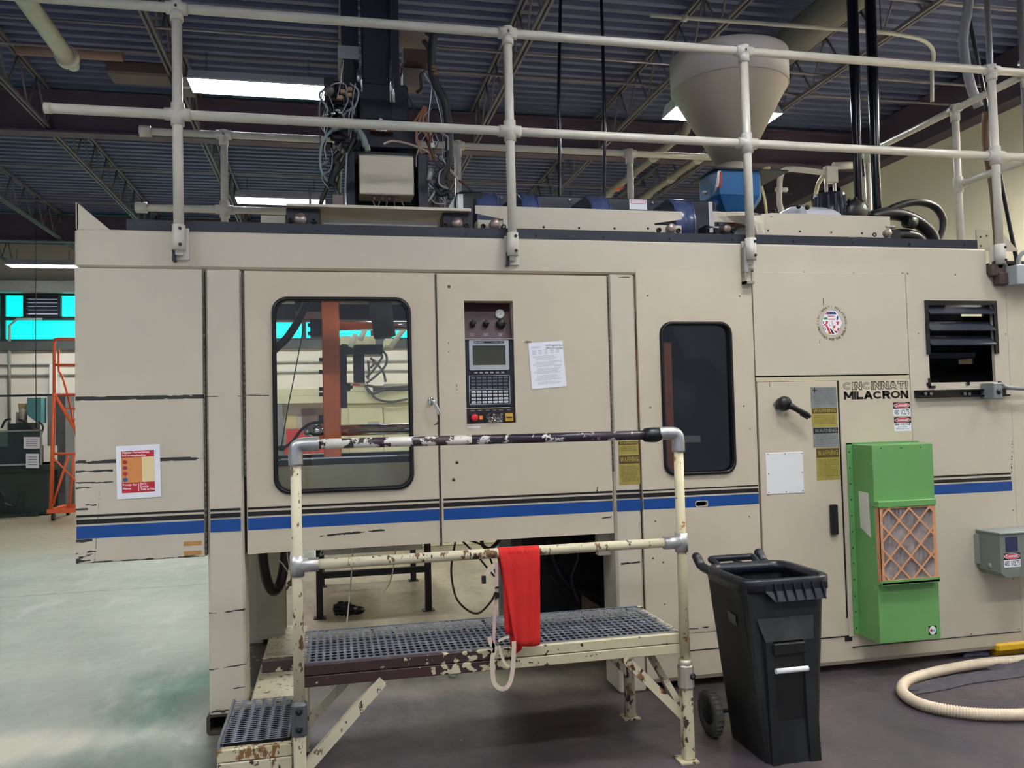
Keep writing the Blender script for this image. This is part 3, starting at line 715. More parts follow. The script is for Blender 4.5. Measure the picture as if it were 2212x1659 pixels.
# crumpled clear film over the middle of the strip
fm = MB(); cx, cz = PX(1069, 903), PZ(1069, 903); g = 9
VV = [(cx+(i/g-.5)*.085, -.012+random.uniform(-.012, .010), cz+(j/g-.5)*.055) for j in range(g+1) for i in range(g+1)]
fm.add(VV, [(j*(g+1)+i, j*(g+1)+i+1, (j+1)*(g+1)+i+1, (j+1)*(g+1)+i) for j in range(g) for i in range(g)]).build('clear_film', glass('clear_film_mat', (225, 225, 228)), op)
lt = MB()
for px, t_ in ((1022, 'EMERG STOP'), (1038, 'RESET'), (1054, 'MODE'), (1069, 'CYCLE'), (1083, 'POWER'), (1100, 'MEMORY')): x = PX(px, 887); lt.text(t_, x-.011, x+.011, 1.6855, 1.6895, .0105)
lt.build('lettering', white_ink, op)
MB().box(PX(1010, 923), PX(1037, 923), -.001, 0, PZ(1020, 926), PZ(1020, 921)).build('small_tag', white_pl, door2)

# ---- panel with tall narrow window
pm = scratches(beige_warm, [(1.86, 2.2, .345, .35, .004, .42), (1.9, 2.0, 2.27, 2.268, .003, .52), (2.52, 2.524, 1.5, 1.56, .2, .5)])
wp = MB().prism(rect(1.806, 2.566, .325, 2.515), [rrect(1.957, 2.408, 1.278, 2.188, .065, 8), rrect(PX(1503, 1088), PX(1527, 1088), PZ(1515, 1093), PZ(1515, 1083), .012, 5)], -.004, .02).build('window_panel', pm, mach)
for a, b, c, d in ((1.806, 2.56, 1.182, 1.190), (1.81, 2.562, 1.146, 1.17)): bx('black_pinstripe', black_ink, wp, a, b, -.0052, -.004, c, d)
MB().prism(rect(1.81, 2.563, 1.074, 1.136), [rrect(PX(1503, 1088)-.006, PX(1527, 1088)+.006, PZ(1515, 1093)-.006, PZ(1515, 1083)+.006, .014, 5)], -.0052, -.004).build('blue_stripe', blue_ink, wp)
MB().prism(rrect(1.946, 2.419, 1.266, 2.199, .075, 8), [rrect(1.966, 2.399, 1.286, 2.179, .06, 8)], -.014, -.003).build('window_gasket', rubber, wp)
MB().tube([(p[0], -.014, p[1]) for p in rrect(1.957, 2.408, 1.277, 2.188, .068, 8)], .0085, 8, closed=True).build('gasket_bead', rubber, wp)
MB().prism(rrect(1.957, 2.408, 1.278, 2.188, .065, 8), [], .008, .013).build('window_pane', glass('dusty_window', (222, 226, 228), haze=(90, 92, 96), hz=.03), wp)
bolts(wp, [(1398, 639), (1597, 640), (1404, 880), (1606, 877), (1415, 1126), (1618, 1116), (1410, 1206), (1432, 1214), (1435, 1305)], .009)
# dark bay behind it
bay = MB().box(1.82, 2.56, 1.50, 1.52, .3, 2.45).box(2.545, 2.56, .05, 1.5, .3, 2.45).box(1.82, 2.56, .05, 1.5, .3, .32)
bay.build('inner_bulkhead', mat('dark_bay_sheet', (60, 60, 62), .7), mach)  # bay walls coloured dark to imitate the shade inside
MB().box(PX(1431, 870, .08), PX(1454, 870, .08), .08, 1.3, 1.30, 2.08).build('platen_edge', platen_orange, mach)
cyl_ = MB().lathe([(0, 2.10), (.30, 2.10), (.34, 2.13), (.34, 2.5), (0, 2.5)], (0, .62, 1.68), 'x', 40)
cyl_.box(2.08, 2.5, .35, .9, 1.3, 1.65); cyl_.build('injection_housing', dark, mach)
MB().box(2.06, 2.09, .2, 1.2, 1.36, 2.1).build('ribbed_plate', slate, mach)
MB().box(2.05, 2.24, .1, .3, 1.46, 1.5).box(2.02, 2.12, .12, .3, 1.2, 1.44).build('bracket', beige, mach)

# ---- logo panel, electrical doors, right panel
lg = scratches(beige, [(3.055, 3.06, 2.30, 2.35, .5, .3), (3.02, 3.024, 2.06, 2.085, .4, .3)])
logo = bx('access_panel', lg, mach, 2.571, 3.660, -.010, .02, 1.86, 2.512, bev=.002)
bolts(logo, [(1625, 586), (1736, 589), (1844, 591), (1949, 592), (1633, 802), (1958, 800)], .008)
bx('cabinet_lip', mat('yellowed_lip', (196, 186, 158), .5), mach, 2.575, 3.66, -.006, .02, 1.825, 1.852)
d3 = bx('cabinet_door', scratches(beige_warm, [(2.66, 2.664, 1.79, 1.82, .3, .3), (2.62, 2.624, 1.12, 1.2, .2, .45)]), mach, 2.577, 3.132, -.012, .02, .225, 1.822, bev=.003)
bx('black_pull_handle', black, d3, PX(1793, 1120, -.02), PX(1808, 1120, -.02), -.04, -.012, PZ(1800, 1155, -.03), PZ(1800, 1090, -.03), bev=.006)
lx, lz = PX(1692, 872, -.04), PZ(1692, 872, -.04)
dk = MB().lathe([(0, -.085), (.03, -.083), (.043, -.07), (.046, -.05), (.040, -.03), (.038, -.012)], (lx, 0, lz), 'y', 24).build('rotary_disconnect', black, d3)
MB().prism([(lx-.055, lz-.0), (lx-.02, lz+.035), (lx+.05, lz+.045), (lx+.06, lz+.01), (lx+.03, lz-.035), (lx-.04, lz-.035)], [], -.016, -.012).build('disconnect_plate', alu, d3)
a = Vector((lx+.015, -.075, lz-.008)); b = Vector((lx+.155, -.082, lz-.085))
lv = MB().tube([a, a.lerp(b, .3), a.lerp(b, .85), b], [.022, .017, .019, .012], 8, flat=((0, 1, 0), 1.0))
for k in range(4): p = a.lerp(b, .62+k*.09)+Vector((-.006, 0, -.016)); lv.sphere(p, .009, 8)
lv.build('disconnect_lever', black, d3)
bx('blank_plate', white_pl, d3, PX(1652, 1020), PX(1733, 1020), -.016, -.012, PZ(1690, 1066), PZ(1690, 977), bev=.002)
bolts(d3, [(1656, 981), (1693, 980), (1729, 979), (1657, 1023), (1730, 1020), (1658, 1063), (1695, 1062), (1731, 1060)], .006, None, .018)
d4 = bx('cabinet_door', beige_warm, mach, 3.148, 3.664, -.008, .02, .215, 1.824, bev=.003)
bx('door_gap', black_m, mach, 3.13, 3.152, .0, .02, .22, 1.82)
rp = MB().prism(rect(3.668, 4.43, .15, 2.515), [rect(3.815, 4.318, 1.80, 2.325)], -.004, .02).build('louvre_panel', scratches(beige, [(4.405, 4.425, 1.2, 1.4, .06, .5)]), mach)
bolts(rp, [(2063, 594), (1960, 592), (1983, 721), (2172, 722), (1974, 1055), (2187, 1102), (2188, 1250), (2200, 1358), (2097, 1369)], .008)
bx('black_pinstripe', black_ink, rp, 3.67, 4.40, -.0052, -.004, 1.182, 1.194); bx('black_pinstripe', black_ink, rp, 3.67, 4.40, -.0052, -.004, 1.146, 1.168)
bx('blue_stripe', blue_ink, rp, 3.67, 4.405, -.0052, -.004, 1.074, 1.136)
bx('end_post', beige, mach, 4.434, 5.6, -.002, .05, .02, 2.50)
# louvre: black frame, three blades, broken lower part
lf = MB().prism(rect(3.797, 4.345, 1.985, 2.338), [rect(3.822, 4.312, 1.93, 2.325)], -.016, -.002)
lf = MB().prism([(3.797, 1.985), (3.82, 1.985), (3.82, 2.31), (4.318, 2.31), (4.318, 1.985), (4.345, 1.985), (4.345, 2.338), (3.797, 2.338)], [], -.016, -.002)
lfo = lf.build('louvre_frame', black, mach)
for zt in (2.315, 2.205, 2.11):
    MB().add([(3.82, .035, zt), (4.318, .035, zt), (4.318, -.03, zt-.062), (3.82, -.03, zt-.062), (3.82, .038, zt-.006), (4.318, .038, zt-.006), (4.318, -.027, zt-.068), (3.82, -.027, zt-.068)],
             [(0, 3, 2, 1), (4, 5, 6, 7), (2, 3, 7, 6), (0, 1, 5, 4), (0, 4, 7, 3), (1, 2, 6, 5)]).build('louvre_blade', mat('slate_blade', (44, 48, 60), .4), lfo)
for x in (3.80, 4.10, 4.345): MB().box(x-.012, x+.012, -.01, .0, 1.78, 1.80).build('broken_frame_stub', black_m, mach)
MB().box(3.80, 3.815, -.012, 0, 1.77, 1.83).box(3.80, 3.85, -.012, 0, 1.765, 1.78).build('broken_frame_stub', black_m, mach)
cav = MB().box(3.67, 5.7, .03, 1.55, 1.5, 1.52).box(3.66, 3.67, .03, 1.55, 1.5, 2.6).box(5.7, 5.71, .05, 1.55, 1.5, 2.6).box(4.44, 5.7, .05, 1.4, 2.60, 2.62).prism(rect(3.66, 5.7, 1.5, 2.64), [rect(4.94, 5.14, 2.41, 2.52), rect(5.17, 5.52, 2.41, 2.52), rect(5.25, 5.40, 2.0, 2.08)], 1.40, 1.42)
cav.build('cavity_liner', mat('cavity_dark', (30, 31, 36), .7), mach)  # liner coloured dark so the cavity looks unlit
MB().box(4.10, 4.55, .5, 1.0, 2.05, 2.36, bev=.04).box(4.05, 4.6, .48, 1.0, 1.99, 2.03).build('pump_motor', slate, mach)
hs = MB(); 
for k in range(14): hs.lathe([(.11, 0), (.125, .012), (.11, .024)], (4.15+k*.012, .7, 1.5+k*.024), 'z', 18)
hs.build('corrugated_duct', dark, mach)
bx('panel_seam', dark, mach, 3.17, 4.42, -.0045, .0, .146, .151)
bx('panel_seam', dark, mach, 2.0, 3.14, -.003, .0, .216, .222)
# base plinth
bp = MB(); prof = [(0, .20), (0, .07), (.012, .045), (.04, .035), (.3, .035), (.3, .20)]
V = []; F = []
for x in (1.803, 5.6): V += [(x, y, z) for y, z in prof]
n = len(prof); F = [(i, (i+1) % n, n+(i+1) % n, n+i) for i in range(n)]+[tuple(range(n))[::-1], tuple(range(n, 2*n))]
bp.add(V, F).build('base_plinth', beige_warm, mach)
bx('base_sheet', beige_warm, mach, 1.803, 5.6, -.001, .02, .20, .33)
MB().box(3.12, 3.17, -.004, .05, .19, .225).build('base_step', dark, mach)
for x in (2.1, 3.0, 4.2): MB().cyl((x, .3, 0), (x, .3, .05), .05, 16).build('levelling_foot', dark, mach)
bx('rear_sheet', beige, mach, 1.81, 5.6, 1.63, 1.66, .1, 2.30)
# ---- clamp area seen through the window
bx('machine_bed', beige_rough, mach, -1.2, 1.62, .42, .62, .99, bed_top, bev=.01)
bx('machine_bed', beige_rough, mach, -1.2, 1.62, 1.2, 1.4, .99, bed_top, bev=.01)
bx('bed_way', dark, mach, -1.2, 1.62, .44, .60, bed_top, bed_top+.035)
bx('bed_way', dark, mach, -1.2, 1.62, 1.22, 1.38, bed_top, bed_top+.035)
MB().box(-.30, .48, .47, .5, bed_top+.036, bed_top+.044).build('way_scraper', chrome, mach)
plt = MB().box(PX(697, 820, .62), PX(735, 820, .62), .62, 1.2, 1.41, 2.62, bev=.006).build('platen', platen_orange, mach)
ply = .62
for px, py in ((693, 777), (693, 803), (693, 840), (693, 852), (692, 900), (692, 906)):
    p = pt(px, py, y=ply+.03); MB().box(p.x-.012, -.05, ply, ply+.06, p.z-.012, p.z+.01).build('platen_bolt', dark, mach)
MB().box(PX(670, 700, .7), -.05, .66, .8, PZ(680, 728, .7), PZ(680, 692, .7)).box(PX(665, 700, .7), -.07, .68, .78, PZ(680, 722, .7), PZ(680, 717, .7)).box(PX(665, 700, .7), -.07, .68, .78, PZ(680, 704, .7), PZ(680, 699, .7)).build('valve_block', black, mach)
x0, x1 = PX(735, 820, .62), PX(752, 800, .7)
MB().box(x0, PX(749, 800, .7), .7, 1.1, PZ(740, 880, .7), PZ(740, 770, .7)).box(x0, x1-.02, .72, 1.05, PZ(740, 770, .7), PZ(740, 745, .7)).box(x0, x1+.015, .75, 1.0, PZ(740, 842, .7), PZ(740, 828, .7)).box(x0, x1+.03, .8, .9, PZ(740, 838, .7), PZ(740, 832, .7)).build('mold_half', mat('charcoal_mold', (62, 63, 66), .45), mach)
for yy, zz in ((.66, 1.585), (1.1, 1.585), (1.1, 2.3)):
    MB().cyl((PX(735, 820, .62), yy, zz), (1.62, yy, zz), .033, 20).build('tie_bar', chrome, mach)
MB().cyl((-.13, .6, 1.588), (-.05, .6, 1.588), .04, 20).cyl((-.17, .6, 1.588), (-.13, .6, 1.588), .028, 12).build('tie_bar_nut', chrome, mach)
MB().box(1.30, 1.6, .5, 1.3, 1.4, 2.5).build('platen', platen_orange, mach)
bx('cross_beam', dark, mach, -.4, 1.6, 1.25, 1.4, 2.36, 2.47)
MB().box(-.22, .0, .8, 1.2, 2.36, 2.6).build('overhead_bracket', dark, mach)
hb = MB().tube(smooth_path([(PX(668, 640, .5), .5, PZ(668, 640, .5)), (PX(655, 670, .5), .5, PZ(655, 670, .5)), (PX(640, 700, .5), .5, PZ(640, 700, .5)), (PX(618, 732, .5), .5, PZ(618, 732, .5)), (PX(590, 758, .5), .5, PZ(590, 758, .5))]), .024, 12)
hb.build('hydraulic_hose', rubber, mach)
MB().tube([(PX(656, 706, .4), .4, PZ(656, 706, .4)), (PX(640, 790, .4), .4, PZ(640, 790, .4)), (PX(620, 890, .4), .4, PZ(620, 890, .4)), (PX(608, 965, .4), .4, PZ(608, 965, .4))], .0035, 6).build('cable', black_m, mach)
MB().tube(smooth_path([pt(606, 972, y=.45), pt(630, 955, y=.45), pt(650, 930, y=.5), pt(672, 915, y=.55), pt(697, 912, y=.6)]), .009, 8).sphere(pt(608, 968, y=.43), .022, 10, (1.2, 1, .8)).build('cable', black_m, mach)
MB().tube(smooth_path([pt(818, 600, y=.6), pt(822, 660, y=.6), pt(828, 705, y=.6), pt(832, 730, y=.6)]), [.07]*24+[.05], 16).build('hydraulic_hose', mat('grey_hose_sleeve', (66, 68, 72), .7), mach)
# ---- dark injection base right, seen below the door
MB().box(1.22, 1.62, .7, 1.5, .02, .93).build('pump_housing', black_m, mach)
MB().box(1.05, 1.12, .62, .69, .1, .98).build('support_post', mat('galv_post', (150, 150, 146), .5, .3), mach)
MB().box(1.14, 1.20, .95, 1.0, .1, .98).build('support_post', beige_rough, mach)
for pts, r in (([(1186, 1170, .6), (1205, 1230, .6), (1240, 1270, .6), (1300, 1290, .6)], .02), ([(1190, 1240, .55), (1215, 1275, .55), (1235, 1250, .55), (1215, 1215, .55), (1195, 1225, .55)], .006), ([(1243, 1255, .6), (1250, 1290, .6), (1255, 1320, .6)], .005),
               ([(1230, 1160, .5), (1250, 1200, .5), (1235, 1250, .5), (1250, 1300, .5)], .012)):
    MB().tube(smooth_path([pt(a, b, y=c) for a, b, c in pts]), r, 8).build('hydraulic_hose', dark, mach)
MB().box(1.555, 1.632, .1, .16, .80, .95).build('bracket', beige, mach)
# hoses hanging under the doors
for pts, r, m in (([(985, 1165), (978, 1200), (975, 1240), (985, 1290), (1010, 1318), (1035, 1324), (1060, 1300), (1070, 1280)], .0065, mat('oxblood_hose', (66, 28, 28), .4)),
               ([(998, 1168), (1030, 1200), (1055, 1230), (1068, 1245)], .006, rubber), ([(1005, 1165), (1045, 1180), (1062, 1215), (1075, 1250)], .006, rubber),
               ([(1040, 1160), (1043, 1178), (1060, 1185), (1080, 1165)], .012, rubber), ([(700, 1175), (692, 1200), (704, 1190)], .004, mat('pale_cable', (214, 208, 186), .5)),
               ([(955, 1170), (968, 1172), (975, 1160)], .004, mat('pale_cable', (214, 208, 186), .5))):
    MB().tube(smooth_path([pt(a, b, y=.3) for a, b in pts]), r, 8).build('hanging_hose', m, mach)
for pts in (([(762, 1170), (760, 1225), (755, 1290), (748, 1356)]), ([(858, 1160), (850, 1225), (840, 1262), (822, 1286)]), ([(618, 1165), (625, 1225), (640, 1265), (672, 1315)]), ([(622, 1235), (612, 1220), (600, 1208)])):
    MB().tube(smooth_path([pt(a, b, y=.36) for a, b in pts]), .0045, 6).build('hanging_cord', mat('pale_cable', (214, 208, 186), .5), mach)
# red-black hand wheel seen edge-on below the door
cx, cy, cz = -.345, .46, .95
hw = MB(); 
hw.tube([(cx+.10*math.cos(a)*.62, cy+.10*math.cos(a)*.8, cz+.30*math.sin(a)) for a in [2*PI*k/36 for k in range(36)]], .030, 12, closed=True)
hw.build('hose_loop', mat('dark_maroon_hose', (40, 20, 24), .35), mach)
MB().tube([(cx, cy, cz+.02), (cx+.08, cy+.05, cz-.08)], .012, 8).sphere((cx+.02, cy, cz-.02), .035, 10).build('hose_coupling', black, mach)
MB().sphere(pt(627, 1260, y=.35), .018, 10).tube([pt(627, 1260, y=.35), pt(634, 1240, y=.33), pt(632, 1233, y=.33)], .008, 6).tube([pt(627, 1260, y=.35), pt(618, 1275, y=.35)], .007, 6).build('cord_knot', mat('dusty_knot', (110, 100, 84), .7), mach)

# ---- lettering and placards
strokes(MB(), 'CINCINNATI', 3.175, 3.642, 1.762, 1.814, -.0090, .34, gap=.2).build('lettering', mat('brown_black_ink', (56, 42, 32), .5), d4)
strokes(MB(), 'CINCINNATI', 3.175, 3.642, 1.762, 1.814, -.0096, .34, trim=.085, gap=.2).build('lettering_fill', beige_warm, d4)
strokes(MB(), 'MILACRON', 3.178, 3.645, 1.702, 1.754, -.0090, .30, gap=.16).build('lettering', black_ink, d4)
def danger(parent, px0, py0, px1, py1, kind, y=0, yl=-.008):
    x0, x1 = PX(px0, (py0+py1)/2, y), PX(px1, (py0+py1)/2, y); z1, z0 = PZ((px0+px1)/2, py0, y), PZ((px0+px1)/2, py1, y)
    s = bx('danger_sticker', white_p, parent, x0, x1, y+yl-.001, y+yl, z0, z1)
    h = z1-z0; w = x1-x0; hh = .47 if kind == 0 else .43
    zb = z1-h*hh; yy = y+yl-.0012
    MB().box(x0, x1, yy-.0003, yy, zb, z1).build('sticker_band', black_ink, s)
    cx, cz_ = (x0+x1)/2, (zb+z1)/2; rx, rz = w*.47, (z1-zb)*.44
    el = lambda k: [(cx+rx*k*math.cos(a), cz_+rz*k*math.sin(a)) for a in [2*PI*i/28 for i in range(28)]]
    MB().prism(el(1), [], yy-.0008, yy-.0004).build('sticker_oval', white_p, s)
    MB().prism(el(.92), [], yy-.0013, yy-.0009).build('sticker_oval', red_ink, s)
    strokes(MB(), 'DANGER', cx-rx*.74, cx+rx*.74, cz_-rz*.45, cz_+rz*.45, yy-.0017, .22, gap=.12).build('lettering', white_p, s)
    t = MB()
    if kind == 0: strokes(t, '480 VOLTS', x0+w*.05, x1-w*.05, z0+h*.08, zb-h*.07, yy, .17, gap=.14)
    else:
        strokes(t, 'HIGH VOLTAGE', x0+w*.04, x1-w*.04, z0+h*.42, zb-h*.03, yy, .26, gap=.12); t.text('AUTHORIZED', x0+w*.22, x1-w*.22, z0+h*.27, z0+h*.35, yy); t.text('PERSONNEL ONLY', x0+w*.1, x1-w*.1, z0+h*.12, z0+h*.2, yy)
    t.build('lettering', black_ink, s)
danger(d4, 1928, 869, 1964, 898, 0); danger(d4, 1929.5, 901, 1966, 931, 1)
def placard(parent, px0, py0, px1, py1, m, head, y=-.012, lines=10, hb=None, txt=True):
    x0, x1 = PX(px0, (py0+py1)/2), PX(px1, (py0+py1)/2); z1, z0 = PZ((px0+px1)/2, py0), PZ((px0+px1)/2, py1)
    s = bx('warning_placard', m, parent, x0, x1, y-.0015, y, z0, z1); w = x1-x0; h = z1-z0
    top = z1-h*.04
    if head:
        hh = min(.062, h*.3); MB().box(x0+w*.02, x1-w*.02, y-.002, y-.0016, z1-hh, z1-.004).build('placard_band', hb, s)
        strokes(MB(), 'WARNING', x0+w*.07, x1-w*.05, z1-hh*.8, z1-hh*.24, y-.0026, .2, gap=.2).build('lettering', m, s); top = z1-hh-h*.04
    if lines:
        t = MB(); zz = top-.006; st = (top-z0-.02)/lines
        for k in range(lines):
            a = x0+w*(.08+.04*random.random()); 
            while a < x1-w*.12:
                b = min(a+random.uniform(.006, .03), x1-w*(.05+.1*random.random())); t.box(a, b, y-.0019, y-.0015, zz-.0018, zz); a = b+.004
            zz -= st
        t.build('fine_print', foil_ink if m is gold else mat('print_dark', (70, 72, 74), .5), s)
    return s
band_b = mat('placard_brown_band', (84, 66, 30), .4)
placard(d3, 1749, 836, 1804, 880, silver, False, lines=14)
placard(d3, 1751, 880.5, 1806, 922, gold, True, lines=8, hb=band_b)
placard(d3, 1754, 923, 1809, 966, silver, True, lines=8, hb=black_ink)
ol = mat('olive_foil', (136, 130, 48), .4, .3, var=.12, vs=14)
p_ = placard(d3, 1761, 967, 1811, 1036, gold, True, lines=11, hb=band_b)
placard(mach, 1336, 952, 1380, 981, gold, True, y=.004, lines=6, hb=band_b)
placard(mach, 1337.5, 982, 1383, 1047, gold, True, y=.004, lines=16, hb=band_b)
MB().text('+', PX(1752, 845), PX(1762, 845), PZ(1757, 849), PZ(1757, 838), -.0145).build('pen_mark', black_ink, d3)
# round emblem: lettering on a ring about a shield of flags
ec = pt(1795, 698.5, y=0); ecx, ecz = ec.x, ec.z; ERX, ERZ = .1, .104; ye = -.0112
em = MB()
def ring(st, a0, a1, inside):
    n = len(st)
    for i, ch in enumerate(st):
        if ch == ' ': continue
        a = a0+(a1-a0)*i/(n-1); x = ecx+ERX*math.cos(a); z = ecz+ERZ*math.sin(a)
        w = .0016 if ch in 'I.' else .0065 if ch not in 'MW' else .008
        if ch == '.': em.box(x-.002, x+.002, ye-.0003, ye, z-.002, z+.002); continue
        ro = a-PI/2 if not inside else a+PI/2
        strokes(em, ch, -w, w, -.0078, .0078, ye, .2, xf=lambda X_, Z_: (x+X_*math.cos(ro)-Z_*math.sin(ro), z+X_*math.sin(ro)+Z_*math.cos(ro)))
ring('CINCINNATI MILACRON', PI*1.02-.02, -.0-.0, False)
ring('.MACHINES FOR THE WORLD.', PI*1.06, PI*1.94, True)
em.build('emblem_lettering', mat('olive_ink', (88, 80, 44), .5), logo)
def epoly(ps, col, lay, nm='emblem_field'):
    S = .073/400
    P = [(ecx+(u-800)*S*1.0, ecz-(v-830)*S*1.06) for u, v in ps]
    MB().prism(P, [], ye-.0003*lay-.0003, ye-.0003*lay).build(nm, mat('ink_%d_%d_%d' % col, col, .5), logo)
HEX = [(620, 425), (950, 425), (1010, 470), (1190, 800), (1180, 850), (1000, 1180), (940, 1220), (620, 1220), (560, 1170), (410, 850), (405, 790), (560, 470)]
epoly([(800+(u-800)*1.04, 830+(v-830)*1.04) for u, v in HEX], (150, 150, 160), 1); epoly(HEX, (236, 232, 236), 2)
epoly([(640, 450), (930, 450), (985, 540), (640, 540)], (32, 48, 110), 3)
for cx in (685, 765, 850): epoly([(cx+16*math.cos(a*PI/3), 495+16*math.sin(a*PI/3)) for a in range(6)], (236, 232, 236), 4)
epoly([(600, 455), (640, 450), (640, 540), (550, 540)], (190, 60, 80), 3); epoly([(640, 590), (900, 590), (900, 615), (640, 615)], (170, 50, 64), 3)
epoly([(640, 685), (920, 685), (920, 715), (640, 715)], (170, 50, 64), 3); epoly([(500, 640), (630, 640), (630, 715), (460, 715)], (40, 140, 70), 3)
epoly([(1030, 570), (1060, 640), (1020, 735), (975, 720), (985, 630)], (28, 70, 140), 3); epoly([(960, 780), (1080, 780), (1040, 890), (980, 880)], (214, 60, 70), 3)
epoly([(560, 750), (650, 770), (620, 850), (470, 920), (450, 880), (560, 840)], (204, 44, 66), 3); epoly([(440, 770), (480, 770), (470, 850), (435, 850)], (60, 120, 80), 3)
epoly([(540, 900), (600, 880), (760, 1190), (680, 1190)], (200, 40, 60), 3); epoly([(500, 950), (530, 930), (550, 1050), (530, 1060)], (40, 44, 110), 3)
epoly([(690, 1000), (780, 1040), (880, 1190), (790, 1190)], (34, 26, 40), 3); epoly([(590, 1150), (660, 1130), (740, 1200), (620, 1215)], (236, 196, 70), 3)
epoly([(870, 900), (930, 920), (890, 1010), (830, 980)], (206, 52, 66), 3); epoly([(1020, 980), (1080, 1010), (1030, 1110), (985, 1060)], (206, 52, 66), 3)
epoly([(880, 1070), (990, 1100), (1000, 1130), (950, 1160), (900, 1120)], (150, 30, 40), 3); epoly([(800, 980), (850, 1000), (870, 1100), (830, 1080)], (236, 170, 90), 3)
epoly([(680, 850), (730, 910), (720, 930), (690, 890)], (60, 60, 130), 3); epoly([(785, 750), (800, 750), (840, 960), (825, 960)], (90, 84, 70), 3)
# wooden-coloured tape strips low on the left panel
for z in (1.018, .968): MB().box(-.775, -.685, -.0015, 0, z-.011, z+.011).build('brown_tape', mat('brown_tape', (176, 132, 70), .6, var=.15, vs=20), mach)
# ---- strut channel with small box under the louvre
st = thing('strut_channel', (4.1, -.02, 1.72), 'black steel strut channel bolted under the broken louvre', 'bracket')
x0, x1 = PX(1981, 851, -.03), PX(2180, 851, -.03); z0, z1 = PZ(2050, 858, -.03), PZ(2050, 842, -.03)
MB().box(x0, x1, -.006, -.001, z0, z1).box(x0, x1, -.04, -.006, z1-.004, z1).box(x0, x1, -.04, -.006, z0, z0+.004).box(x0, x1, -.04, -.037, z0, z0+.010).box(x0, x1, -.04, -.037, z1-.01, z1).build('channel', black, st)
for px in (2000, 2012, 2085, 2095): p = pt(px, 850, y=-.02); MB().lathe([(.004, -.012), (.011, -.012), (.011, 0)], (p.x, -.008, p.z), 'y', 8, smooth=False).build('channel_nut', alu, st)
def jbox(name, label, x0, x1, y0, z0, z1, m=grey_box):
    t = thing(name, ((x0+x1)/2, -.0, (z0+z1)/2), label, 'box'); bx('box_body', m, t, x0, x1, y0, -.005, z0, z1, bev=.004); return t
jb = jbox('junction_box', 'small grey junction box with a round plug on the black strut channel', PX(2147, 844, -.12), PX(2166, 844, -.12), -.12, PZ(2155, 861, -.12), PZ(2155, 827, -.12))
p = pt(2158, 846, y=-.122); MB().lathe([(0, -.128), (.016, -.128), (.018, -.12)], (p.x, 0, p.z), 'y', 16).build('round_plug', black, jb)
MB().tube(smooth_path([pt(2166, 834, y=-.08), pt(2185, 838, y=-.08), pt(2230, 840, y=-.08)]), .014, 10).build('conduit', mat('grey_conduit', (130, 134, 138), .5), jb)
jb2 = jbox('junction_box', 'pale grey junction box at the top right corner of the machine', 4.395, 4.62, -.14, 2.43, 2.56, mat('pale_grey_box', (158, 164, 168), .4))
MB().tube(smooth_path([(4.45, -.1, 2.56), (4.46, -.1, 2.62), (4.53, -.1, 2.66), (4.7, -.1, 2.66)]), .014, 10).build('conduit', mat('grey_conduit', (130, 134, 138), .5), jb2)
gbx = thing('transformer_box', (4.3, -.12, .7), 'grey metal box with danger sticker beside the green filter unit', 'box')
g0 = pt(2145, 1155, x=4.11); yb = -.20; x0 = 4.11; zt, zb = .825, .565
gb = MB(); pr = [(x0, zt), (x0+.42, zt), (x0+.42, zb+.02), (x0+.38, zb-.01), (x0+.03, zb-.01), (x0, zb+.02)]
MB().prism(pr, [], yb, -.004).build('box_body', mat('grey_green_box', (118, 126, 118), .4, var=.05), gbx)
MB().box(x0-.006, x0+.43, yb-.008, -.004, zt, zt+.012, bev=.003).build('box_lid', mat('grey_lid', (140, 146, 144), .4), gbx)
MB().box(x0-.02, x0, -.03, -.004, zb+.05, zt-.02).build('box_flange', mat('grey_lid', (140, 146, 144), .4), gbx)
MB().lathe([(0, -.004), (.018, -.004), (.018, .002)], (x0, -.11, zb+.05), 'x', 14).build('knockout_plug', mat('grey_lid', (140, 146, 144), .4), gbx)
bx('name_plate', mat('dark_blue_plate', (40, 48, 86), .4), gbx, PX(2172, 1175, yb), PX(2198, 1175, yb), yb-.002, yb, PZ(2185, 1192, yb), PZ(2185, 1160, yb))
danger(gbx, 2168, 1194, 2204, 1225, 0, y=yb, yl=-.001)
# ================================================================ GUARD RAILINGS
ZT, ZM, RY = 3.885, 3.305, -.05
def sleeve(a, b, r): return MB().tube([a, b], r, 16)
gr = thing('guard_railing', (1.6, RY, 2.6), 'cream pipe guard railing along the front edge of the machine top', 'railing')
for x in (-.777, 1.04, 2.545, 4.355):
    MB().cyl((x, RY, 2.60), (x, RY, ZT), .0265, 16).build('post', pipe, gr)
    f = MB().cyl((x, RY, ZT-.07), (x, RY, ZT-.02), .034, 16).cyl((x-.055, RY, ZT), (x+.055, RY, ZT), .034, 16); f.cyl((x, RY, ZT-.02), (x, RY, ZT+.034), .034, 16)
    f.build('tee_fitting', fit, gr)
    MB().cyl((x, RY, ZM-.06), (x, RY, ZM+.06), .035, 16).cyl((x-.065, RY, ZM), (x+.065, RY, ZM), .034, 16).build('cross_fitting', fit, gr)
    b = MB().cyl((x, RY, 2.575), (x, RY, 2.71), .034, 16).box(x-.04, x+.045, -.016, -.0, 2.53, 2.70)
    b.box(x-.02, x+.02, RY, -.0, 2.55, 2.6, bev=.004); b.build('base_bracket', fit, gr)
    bb = MB()
    for z in (2.60, 2.685): hexbolt(bb, x+.012, RY-.032, z, .009, .006)
    bb.box(x-.035, x-.02, -.045, -.0, 2.52, 2.60); bb.build('bolt', dark, gr)
MB().cyl((-1.75, RY, ZT), (4.66, RY, ZT), .0262, 16).build('top_rail', pipe, gr)
MB().cyl((-1.41, RY, ZM), (4.66, RY, ZM), .0262, 16).build('middle_rail', pipe, gr)
